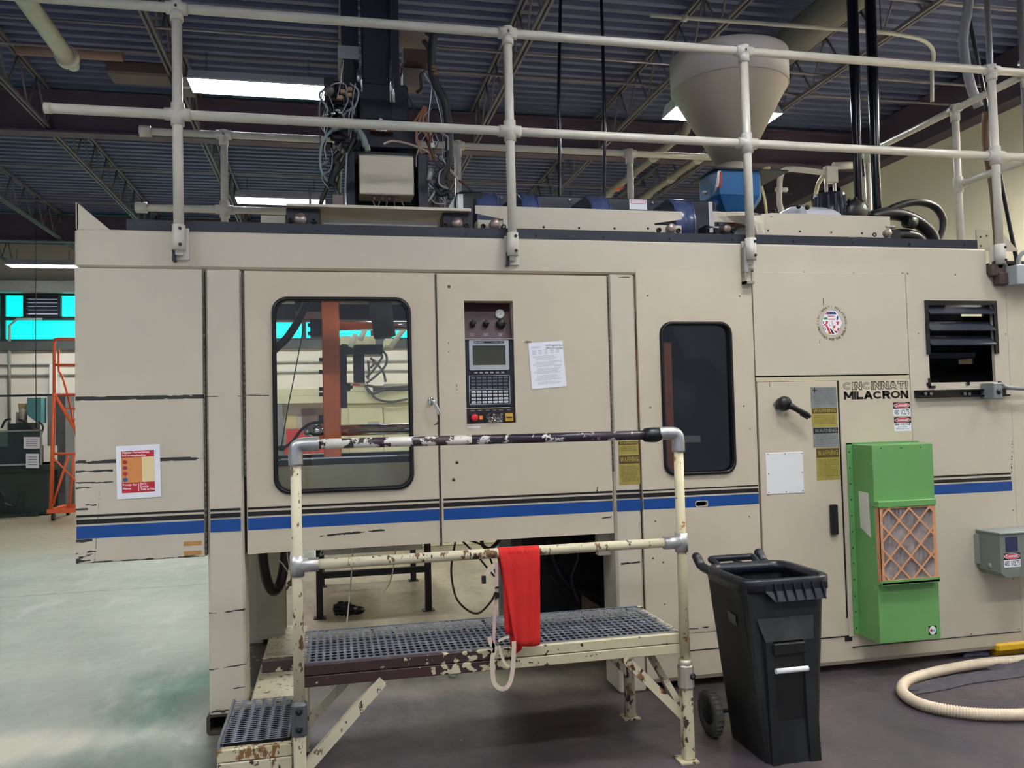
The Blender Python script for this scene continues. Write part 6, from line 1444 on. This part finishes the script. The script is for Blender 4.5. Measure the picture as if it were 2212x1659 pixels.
def crumple(name, label, cat, cx, cy, lx, ly, h, m, rot=0, n=22, seed=1):
    random.seed(seed); ph = [random.uniform(0, 6) for _ in range(6)]
    t = MB(); V = []
    for j in range(n+1):
        for i in range(n+1):
            u, v = i/n*2-1, j/n*2-1; ex = 1+.15*math.sin(5*math.atan2(v, u)+ph[0]); x, y = u*lx*ex, v*ly*ex
            e = max(0, 1-max(abs(u), abs(v))**3)
            z = .004+h*e*(.35+.4*math.sin(u*6+v*3+ph[1])**2+.35*math.sin(v*8-u*2+ph[2])**2)
            V.append((cx+x*math.cos(rot)-y*math.sin(rot), cy+x*math.sin(rot)+y*math.cos(rot), z))
    F = [(j*(n+1)+i, j*(n+1)+i+1, (j+1)*(n+1)+i+1, (j+1)*(n+1)+i) for j in range(n) for i in range(n)]
    t.add(V, F, True); o = t.build(name, m, None, loc=(cx, cy, 0)); tag(o, label, cat); return o
cloth_d = mat('dark_grey_cloth', (72, 68, 74), .9, var=.15, vs=12)
crumple('floor_cloth', 'dark grey crumpled cloth on the floor inside the ribbed hose curve', 'cloth', 3.62, -.36, .38, .07, .03, cloth_d, .12, seed=2)
crumple('floor_cloth', 'dark crumpled cloth under the far stretch of the ribbed hose', 'cloth', 4.25, -.30, .32, .11, .05, cloth_d, -.05, seed=5)
crumple('floor_cloth', 'blue grey rag beside the yellow block behind the hose', 'cloth', 4.12, .08, .10, .05, .07, mat('blue_grey_rag', (74, 78, 100), .9), 0, seed=8)
yb_ = thing('yellow_block', (4.4, .12, 0), 'yellow block on the floor under the machine plinth at right', 'block')
MB().box(4.22, 4.62, -.02, .16, .03, .085, bev=.012).box(4.24, 4.58, .02, .14, 0, .03).build('block_body', mat('yellow_enamel', (226, 178, 40), .45), yb_)
# debris and scraps
tr = MB()
for q in ((980, 1456), (975, 1450)): 
    p = pt(*q, z=.01); tr.tube(smooth_path([(p.x+.03*math.cos(a), p.y+.03*math.sin(a), .008) for a in [0, 1, 2, 3, 4, 5]]), .006, 6)
tag(tr.build('plastic_scrap', mat('pale_scrap', (190, 194, 196), .4)), 'pale curled plastic scrap on the floor below the platform', 'scrap')
# glove: palm with five fingers, lying crumpled
gl = thing('work_glove', (.08, 2.52, 0), 'crumpled black work glove lying on the floor beside the table leg', 'glove')
gp = MB(); gx, gy = .10, 2.50
gp.sphere((gx+.02, gy, .055), .075, 16, (1.05, .8, .62)).sphere((gx+.09, gy+.02, .04), .06, 14, (1.1, .8, .6)).sphere((gx-.0, gy+.03, .085), .045, 12, (1, .9, .8))
gp.build('glove_palm', mat('black_leather', (20, 21, 26), .32), gl)
for k, (dx, dy, dz, ln) in enumerate(((-.055, -.045, .03, .075), (-.06, -.015, .055, .085), (-.055, .015, .075, .08), (-.03, .04, .09, .06), (.03, -.06, .03, .06))):
    a = Vector((gx+dx*.5, gy+dy, dz)); d = Vector((-1, -.15+.1*k, .1)) if k < 4 else Vector((-.4, -1, 0))
    d.normalize(); MB().tube(smooth_path([a, a+d*ln*.5+Vector((0, 0, .012)), a+d*ln], 4), [.02]*4+[.019]*4+[.012], 10).build('glove_finger', mat('black_leather', (20, 21, 26), .32), gl)
# ---- black bench behind the machine
tb = thing('steel_bench', (.32, 3.1, 0), 'black steel frame bench standing on the floor behind the machine', 'bench')
TX0, TX1, TY0, TY1 = -.12, .79, 2.5, 3.85
for x in (TX0, TX1):
    for y in (TY0, TY1):
        bx('leg', black, tb, x-.027, x+.027, y-.027, y+.027, .008, .60); bx('foot_plate', black, tb, x-.05, x+.05, y-.05, y+.05, 0, .008)
for y in (TY0, TY1): bx('stretcher', black, tb, TX0+.027, TX1-.027, y-.025, y+.025, .33, .38)
bx('stretcher', black, tb, TX0-.0, TX0+.03, TY0+.03, TY1-.03, .33, .37)
for y in (TY0, TY1): bx('top_beam', black, tb, TX0-.03, TX1+.03, y-.025, y+.025, .60, .65)
MB().box(TX0-.03, TX1+.03, TY0+.03, TY1-.03, .61, .64).build('bench_top', mat('pale_bench_top', (198, 198, 190), .5), tb)
sqbar((TX0-.05, TY0+.9, .62), (TX0+.0, TY0+.05, .15), .03, alu, 'diagonal_brace', tb)
bx('bench_panel', mat('pale_bench_top', (198, 198, 190), .5), tb, TX0+.03, TX1, TY0+.4, TY0+.43, .46, .60)
# ================================================================ BACKGROUND MACHINES
fm = thing('cream_molding_machine', (.9, 6.4, 0), 'cream molding machine with double doors seen through the left window', 'machine')
FYY = 6.0
def F_(px, py, y=FYY): return PX(px, py, y), PZ(px, py, y)
zc = F_(800, 872)[1]; zt_ = F_(800, 846)[1]
bx('cabinet_body', cream_far, fm, F_(735, 900)[0], 4.6, FYY, 7.2, 0, zc, bev=.01)
bx('cabinet_top', cream_far, fm, F_(742, 860)[0], 4.6, FYY-.05, 7.2, zc, zt_, bev=.01)
xd = F_(828, 920)[0]; xl = F_(754, 920)[0]
for a, b in ((xl, xd-.005), (xd+.005, xd+.75)):
    d_ = bx('cabinet_door', cream_far, fm, a, b, FYY-.02, FYY, .95, zc-.05, bev=.004)
    kx = b-.06 if a == xl else a+.06; MB().cyl((kx, FYY-.035, F_(825, 921)[1]), (kx, FYY-.02, F_(825, 921)[1]), .014, 10).build('knob', dark, d_)
bx('vent_plate', mat('grey_vent', (176, 176, 172), .5), fm, F_(794, 920)[0], F_(819, 920)[0], FYY-.03, FYY-.02, F_(800, 932)[1], F_(800, 911)[1])
bx('control_cabinet', cream_far, fm, F_(748, 850)[0], F_(790, 850)[0], FYY-.05, 6.6, zt_, F_(770, 826)[1], bev=.008)
bx('red_plate', red_ink, fm, F_(761, 830)[0], F_(777, 830)[0], FYY-.056, FYY-.05, F_(769, 833)[1], F_(769, 829.5)[1])
br = MB().cyl((F_(808, 845)[0], 6.3, F_(808, 846)[1]), (3.4, 6.3, F_(808, 846)[1]), .09, 18)
for k in range(8): br.cyl((1.0+k*.3, 6.3, F_(808, 846)[1]), (1.06+k*.3, 6.3, F_(808, 846)[1]), .11, 18)
br.build('barrel', mat('grey_barrel', (110, 104, 104), .4, .3, var=.2, vs=10), fm)
MB().box(.7, 4.4, 6.5, 6.9, zt_, zt_+.12).build('barrel_bed', cream_far, fm)
for l in ([(788, 832), (800, 846), (815, 862), (845, 868), (880, 862)], [(790, 838), (805, 850), (830, 842), (850, 836)], [(790, 815), (806, 800), (826, 770), (812, 762)], [(791, 828), (812, 812), (832, 790), (835, 770), (822, 752)], [(800, 773), (826, 800), (833, 825)], [(792, 832), (830, 838), (883, 834)], [(795, 780), (797, 800), (795, 820)], [(800, 795), (808, 785), (806, 776)]):
    MB().tube(smooth_path([pt(a, b, y=5.9) for a, b in l]), .016, 8).build('hose', mat('grey_far_hose', (84, 86, 90), .5), fm)
rbx = MB(); a0, b0 = F_(764, 800, 5.9), F_(787, 766, 5.9); rbx.box(a0[0], b0[0], 5.9, 6.2, F_(770, 826, 5.9)[1], F_(770, 755, 5.9)[1]); rbx.box(F_(740, 750, 5.9)[0], F_(826, 750, 5.9)[0], 5.85, 6.3, F_(780, 766, 5.9)[1], F_(780, 745, 5.9)[1])
rbx.box(F_(737, 770, 5.9)[0], F_(749, 770, 5.9)[0], 5.8, 6.1, F_(740, 800, 5.9)[1], F_(740, 745, 5.9)[1]); rbx.build('far_robot_arm', dark, fm)
MB().box(F_(735, 735, 5.9)[0], F_(812, 735, 5.9)[0], 6.0, 6.4, F_(780, 744, 5.9)[1], F_(780, 724, 5.9)[1]).box(F_(833, 735, 5.9)[0], F_(850, 735, 5.9)[0], 6.0, 6.4, F_(780, 744, 5.9)[1], F_(780, 730, 5.9)[1]).build('gantry_beam', cream_far, fm)
for l in ([(757, 750), (768, 722)], [(778, 735), (788, 712)], [(843, 752), (862, 724), (872, 712)]): MB().tube([pt(a, b, y=5.7) for a, b in l], .035, 8).build('gantry_strut', mat('pale_strut', (190, 192, 178), .5), fm)
MB().tube(smooth_path([pt(a, b, y=5.6) for a, b in [(762, 668), (756, 685), (760, 702), (775, 700), (790, 704)]]), .012, 6).build('green_cable', mat('green_cable', (40, 150, 130), .5), fm)
fb_ = thing('pale_enclosure', (-.5, 5.7, 0), 'pale framed enclosure with red base seen left of the orange platen', 'enclosure')
XA, XB = F_(600, 900)[0]-.5, F_(735, 900)[0]-.03
for z in (F_(640, 846)[1], F_(640, 862)[1]): bx('frame_rail', cream_far, fb_, XA, XB, FYY-.15, FYY-.03, z-.06, z+.035, bev=.005)
bx('grey_post', mat('grey_post', (138, 144, 142), .5, var=.1), fb_, F_(601, 900)[0], F_(612, 900)[0], FYY-.14, FYY-.04, 0, F_(606, 866)[1])
bx('pale_panel', mat('pale_panel', (196, 196, 184), .6), fb_, XA, XB, FYY-.02, FYY+.02, .3, F_(640, 862)[1]-.05)
bx('brown_patch', mat('smoked_patch', (120, 104, 96), .6, var=.3, vs=4), fb_, F_(653, 900)[0], XB, FYY-.03, FYY-.02, F_(670, 926)[1], F_(670, 882)[1])
bx('yellow_patch', mat('pale_yellow_patch', (214, 206, 150), .6), fb_, F_(616, 900)[0], F_(640, 900)[0], FYY-.03, FYY-.02, F_(630, 926)[1], F_(630, 896)[1])
MB().box(F_(622, 950)[0], XB, FYY-.4, FYY-.1, F_(650, 978)[1], F_(650, 926)[1]).box(F_(618, 970)[0], XB, FYY-.45, FYY-.1, .6, F_(650, 968)[1]).build('red_base', mat('red_machine_paint', (196, 60, 52), .5), fb_)
bx('black_trim', black, fb_, F_(600, 990)[0], XB, FYY-.45, FYY-.4, .5, .62)
for x in (XA+.1, XB-.1): bx('leg', mat('grey_post', (138, 144, 142), .5), fb_, x-.05, x+.05, FYY-.1, FYY-.0, 0, .35)

# left: green guarded press with hopper, and rolling ladder
GY_ = 12.4
def G_(px, py, y=GY_): return PX(px, py, y), PZ(px, py, y)
gm2 = thing('green_press', (-6, 13, 0), 'dark green press with clear guard and teal hopper at the far left', 'machine')
dkg = mat('dark_green_machine', (36, 52, 46), .5, var=.2, vs=3)
bx('press_base', dkg, gm2, -9, G_(100, 1060)[0], GY_+.15, GY_+1.2, 0, G_(50, 1005)[1], bev=.02)
bx('press_bed', dkg, gm2, -9, G_(100, 1060)[0]+.1, GY_+.1, GY_+1.3, G_(50, 1005)[1]-.12, G_(50, 1005)[1])
MB().box(-9, -5.6, GY_+.3, GY_+1.0, G_(50, 1005)[1], G_(50, 965)[1]).box(-6.0, -5.6, GY_+.3, GY_+.8, 1.3, 1.75).build('press_body', dkg, gm2)
gd = MB(); gx1, gzt = G_(90, 930)[0], G_(50, 930)[1]; gzb = G_(50, 1003)[1]
gd.box(-9, gx1, GY_, GY_+.03, gzt-.02, gzt+.01).box(gx1-.03, gx1, GY_, GY_+.03, gzb, gzt).box(-9, gx1, GY_, GY_+.03, gzb-.02, gzb+.01); gd.build('guard_frame', mat('pale_frame', (150, 156, 152), .5), gm2)
bx('guard_pane', glass('smoky_guard', (150, 176, 166), haze=(90, 110, 100), hz=.25), gm2, -9, gx1-.03, GY_+.01, GY_+.02, gzb, gzt)
bx('back_frame', mat('dark_band2', (60, 66, 66), .6), gm2, -9, G_(108, 855)[0], GY_+.9, GY_+.94, G_(50, 853)[1]-.0, G_(50, 853)[1]+.04)
bx('grey_column', mat('grey_column', (96, 100, 102), .5, var=.12, vs=3), gm2, G_(102, 1000)[0], G_(120, 1000)[0], GY_+.6, GY_+1.2, 0, G_(110, 853)[1])
bx('pale_column', mat('pale_column', (150, 156, 160), .5), gm2, G_(83, 900)[0], G_(99, 900)[0], GY_+.5, GY_+.7, 1.3, G_(90, 853)[1])
hx0, hx1 = G_(46, 880)[0], G_(77, 880)[0]; hz1, hzm, hz0 = G_(60, 858)[1], G_(60, 896)[1], G_(60, 915)[1]
MB().prism([(hx0, hz1), (hx1, hz1), (hx1, hz0), (hx1-.05, hz0), (hx0, hzm)], [], GY_+.3, GY_+.6).build('hopper', mat('teal_hopper', (88, 150, 150), .45), gm2)
MB().cyl((G_(33, 925)[0], GY_+.4, G_(33, 985)[1]), (G_(33, 925)[0], GY_+.4, G_(33, 880)[1]), .07, 14).cyl((G_(22, 925)[0], GY_+.4, G_(33, 985)[1]), (G_(22, 925)[0], GY_+.4, G_(33, 890)[1]), .04, 12).build('injection_column', mat('column_steel', (120, 116, 104), .5, .3, var=.2), gm2)
bx('brass_cap', mat('dull_yellow_cap', (184, 160, 104), .5), gm2, G_(24, 875)[0], G_(41, 875)[0], GY_+.35, GY_+.5, G_(33, 880)[1], G_(33, 871)[1])
for l in ([(3, 925), (12, 908), (24, 905)], [(40, 905), (55, 912), (72, 930)], [(84, 910), (93, 922), (88, 940)], [(0, 1060), (10, 1075), (8, 1100), (0, 1110)], [(5, 1085), (30, 1092), (45, 1060)]): MB().tube(smooth_path([pt(a, b, y=GY_-.05 if b > 1000 else GY_+.3) for a, b in l]), .02, 8).build('hose', mat('dark_green_hose', (34, 44, 44), .4), gm2)
MB().box(-9, -5.4, GY_+.0, GY_+.15, 0, .06).build('base_skid', dkg, gm2)
for (a, b, c, d), w in (((51, 944, 86, 969), 'upper'), ((56, 980, 84, 1011), 'lower')):
    t, uv = sheet('taped_notice', 'small white notice taped to the far green press guard, the %s one' % w, 'paper', [(a, b), (c, b), (c, d), (a, d)], y=GY_-.004)
    tx = MB()
    for k in range(4):
        tx.add([uv(.15, .2+.18*k), uv(.85, .2+.18*k), uv(.85, .25+.18*k), uv(.15, .25+.18*k)], [(0, 1, 2, 3)])
    tx.build('fine_print', grey_ink, t)
ld = thing('rolling_ladder', (-4.7, 11.8, 0), 'orange rolling warehouse ladder at the left behind the machine', 'ladder')
LY, LY2 = 11.5, 12.3
def LT(l, r=.022, y=LY, name='ladder_tube'):
    MB().tube(smooth_path([pt(a, b, y=y) for a, b in l], 4) if len(l) > 2 else [pt(a, b, y=y) for a, b in l], r, 10).build(name, orange, ld)
q0 = pt(117, 850, y=LY)
LT([(175, 732), (125, 732), (118, 736), (117, 750), (117, 850)], .026); LT([(118, 788), (175, 788)]); LT([(117, 850), (110, 1100)], .034, name='ladder_leg'); LT([(111, 980), (175, 980)]); LT([(111, 985), (175, 1050)], .016); LT([(148, 985), (114, 1090)], .02)
LT([(117, 850), (175, 948)], .028); LT([(127, 755), (127, 800), (134, 812), (150, 870), (166, 950), (175, 1000)], .018, LY2); LT([(160, 980), (150, 1095)], .022, LY2, 'ladder_leg')
xl0, xl1 = q0.x, q0.x+.75
for k, (pz, off) in enumerate(((850, 0), (880, .12), (905, .22), (930, .32), (955, .42))):
    z = pt(130, pz, y=LY).z; bx('tread', orange, ld, xl0+off, xl0+off+.6, LY, LY2, z-.03, z)
bx('ladder_base', orange, ld, xl0-.12, xl0+1.3, LY-.03, LY+.03, .13, .20)
MB().box(xl0-.12, xl0-.04, LY, LY2+.1, .13, .20).box(xl0-.1, xl0+1.3, LY2+.04, LY2+.1, .13, .20).build('ladder_base', orange, ld)
for x, y in ((xl0-.02, LY), (xl0-.02, LY2+.05)): MB().cyl((x-.02, y, .065), (x+.02, y, .065), .065, 16).build('caster', rubber, ld)
bx('red_box', mat('dark_red_box', (130, 34, 34), .5), ld, xl0+.35, xl0+.8, LY+.2, LY2, pt(130, 990, y=LY).z, pt(130, 940, y=LY).z)
wk = thing('work_bench', (-4.6, 13.4, 0), 'dim bench with tools standing behind the orange ladder', 'bench')
bx('bench_top', mat('dim_bench', (120, 104, 84), .6), wk, -4.95, -3.4, 13.2, 13.8, .95, 1.0)
for x in (-4.9, -3.5): bx('leg', dark, wk, x-.04, x+.04, 13.25, 13.33, 0, .95)
bx('drawer_unit', mat('dim_grey', (90, 92, 92), .6), wk, -4.7, -4.2, 13.3, 13.7, .1, .9)

# ================================================================ CEILING PIPES
def hang(name, label, cat, l, r, m, z=None, pts=None, part='pipe_run', flange=False):
    P = pts or [pt(a, b, z=z) for a, b in l]; t = thing(name, tuple(P[0]), label, cat)
    MB().tube(P, r, 14).build(part, m, t); return t, P
pp = mat('dusty_white_pipe', (196, 190, 178), .5, var=.08, vs=6)
x_ = -2.3
t, P = hang('overhead_pipe', 'wide pale pipe ending in a flange at the upper left ceiling', 'pipe', None, .075, pp, pts=[Vector((x_, -6, 5.02)), Vector((x_, 3.4, 5.02))])
MB().cyl((x_, 3.36, 5.02), (x_, 3.44, 5.02), .10, 18).cyl((x_, 3.44, 5.02), (x_, 3.6, 5.02), .055, 14).build('flange', pp, t)
t, P = hang('overhead_pipe', 'dim pinkish pipe stub crossing under the roof at the upper left', 'pipe', None, .06, mat('pinkish_pipe', (140, 112, 104), .6), pts=[Vector((-2.9, 3.95, 5.3)), Vector((-1.95, 3.95, 5.3))])
ju = thing('roof_unit', (-1.95, 4.2, 5.1), 'dusty brown heater fitting hung under the roof deck at upper left', 'heater')
MB().box(-2.15, -1.55, 4.1, 4.4, 5.18, 5.32, bev=.02).box(-1.55, -1.35, 4.2, 4.5, 5.12, 5.26, bev=.01).build('unit_body', mat('brown_unit', (92, 76, 74), .6), ju)
MB().box(-1.45, -1.35, 4.15, 4.2, 5.1, 5.2).build('bright_bracket', mat('white_plate', (190, 186, 180), .5), ju)
t, P = hang('overhead_conduit', 'thin pale conduit crossing the roof above the conical hopper', 'pipe', None, .018, mat('pale_conduit', (176, 176, 168), .5), pts=smooth_path([Vector((2.7, 1.78, 5.02)), Vector((4.2, 1.75, 5.02)), Vector((5.1, 1.75, 5.02)), Vector((5.5, 1.85, 4.98)), Vector((5.62, 2.0, 4.8)), Vector((5.65, 2.05, 4.55))]))
MB().cyl((3.2, 1.78, 5.02), (3.2, 1.78, DECK), .005, 6).cyl((4.9, 1.75, 5.02), (4.9, 1.75, DECK), .005, 6).build('hanger_rod', dark, t)
MB().cyl((2.98, 1.78, 5.02), (3.03, 1.78, 5.02), .03, 12).build('coupling', mat('pale_conduit', (176, 176, 168), .5), t)
gp_ = mat('wrapped_pipe', (140, 132, 122), .6, var=.15, vs=10)
for dx, w in ((0, 'left'), (.62, 'right')):
    x = 4.15+dx; P = [Vector((x-.12, 12.2, 4.95)), Vector((x, 5.5, 4.97)), Vector((x, 4.3, 4.97)), Vector((x, 3.95, 5.25)), Vector((x, 3.8, DECK-.04))]
    t, P = hang('insulated_pipe', 'grey wrapped pipe run behind the hopper, %s of the two' % w, 'pipe', None, .05, gp_, pts=P)
    for yy in (4.4, 5.2, 6.1, 7.0, 8.2): MB().cyl((x, yy, 4.97), (x, yy+.12, 4.97), .062, 14).build('pipe_joint', mat('pale_wrap', (178, 172, 160), .6), t)
    if dx == 0: MB().cyl((x, 6.55, 4.97), (x, 6.72, 4.97), .064, 14).build('orange_band', mat('orange_band', (214, 98, 64), .5), t)
t, P = hang('spiral_duct', 'large dusty round duct running under the roof at the right', 'duct', None, .175, mat('dusty_duct', (118, 116, 116), .6, var=.1, vs=4), pts=[Vector((4.74, -6, 5.46)), Vector((4.74, 3.5, 5.46))])
# vertical conduits at the right corner post
for i, (x, y, r, m, lab, pts) in enumerate(((0, 0, .022, mat('galv_conduit', (150, 150, 156), .4, .5), 'thin galvanised conduit rising beside the right corner post', [(4.96, .6, 2.75), (4.96, .6, DECK)]),
        (0, 0, .024, mat('galv_conduit', (150, 150, 156), .4, .5), 'galvanised conduit at the right edge rising to the roof', [(5.26, .6, 2.7), (5.26, .6, DECK)]),
        (0, 0, .03, mat('brown_flex', (112, 84, 66), .5), 'brown ribbed flexible conduit behind the right corner post', [(5.05, .7, 2.72), (5.03, .7, 3.3), (4.98, .7, 3.7), (4.96, .65, 3.9)]),
        (0, 0, .035, mat('grey_flex', (150, 152, 158), .5), 'pale grey flexible hose curving up at the right corner', [(4.93, .7, 3.95), (4.86, .7, 4.15), (4.82, .7, 4.45), (4.88, .7, 4.75), (5.05, .8, 5.3), (5.1, .8, DECK)]),
        (0, 0, .016, black, 'black rod leaning behind the right corner post', [(5.42, .9, 2.7), (5.18, .9, 4.1), (4.9, .9, 5.7)]))):
    t = thing('riser_conduit', pts[0], lab, 'pipe'); MB().tube(smooth_path(pts, 10) if len(pts) > 2 else pts, r, 12).build('conduit', m, t)
bkp = thing('mounting_plate', (4.33, .1, 2.69), 'drilled cream mounting plate and gusset at the right end of machine top', 'bracket')
MB().box(4.27, 4.40, .05, .06, 2.69, 2.83).build('plate', beige_rough, bkp); MB().prism([(4.43, 2.69), (4.60, 2.69), (4.43, 2.86)], [], .05, .062).build('gusset', beige, bkp)
for x, z in ((4.3, 2.78), (4.35, 2.79), (4.3, 2.72)): MB().cyl((x, .046, z), (x, .05, z), .006, 8).build('bolt', dark, bkp)
wp2 = thing('pipe_bracket', (4.40, -.02, 2.45), 'rusty clamp hardware under the foot of the right corner post', 'bracket')
MB().box(4.29, 4.42, -.05, -.004, 2.50, 2.58, bev=.006).box(4.33, 4.40, -.07, -.004, 2.44, 2.52, bev=.006).build('clamp', mat('dark_rusty_clamp', (76, 62, 56), .6, var=.3, vs=30), wp2)
gcb = thing('grip_bracket', (2.5, -.02, 2.45), 'small steel bracket with cord under the third railing post', 'bracket')
MB().box(2.50, 2.53, -.05, -.004, 2.5, 2.66, bev=.004).box(2.5, 2.565, -.05, -.004, 2.43, 2.445).box(2.5, 2.512, -.05, -.004, 2.43, 2.50).build('bracket_plate', mat('bracket_steel', (150, 146, 140), .5, .3), gcb)
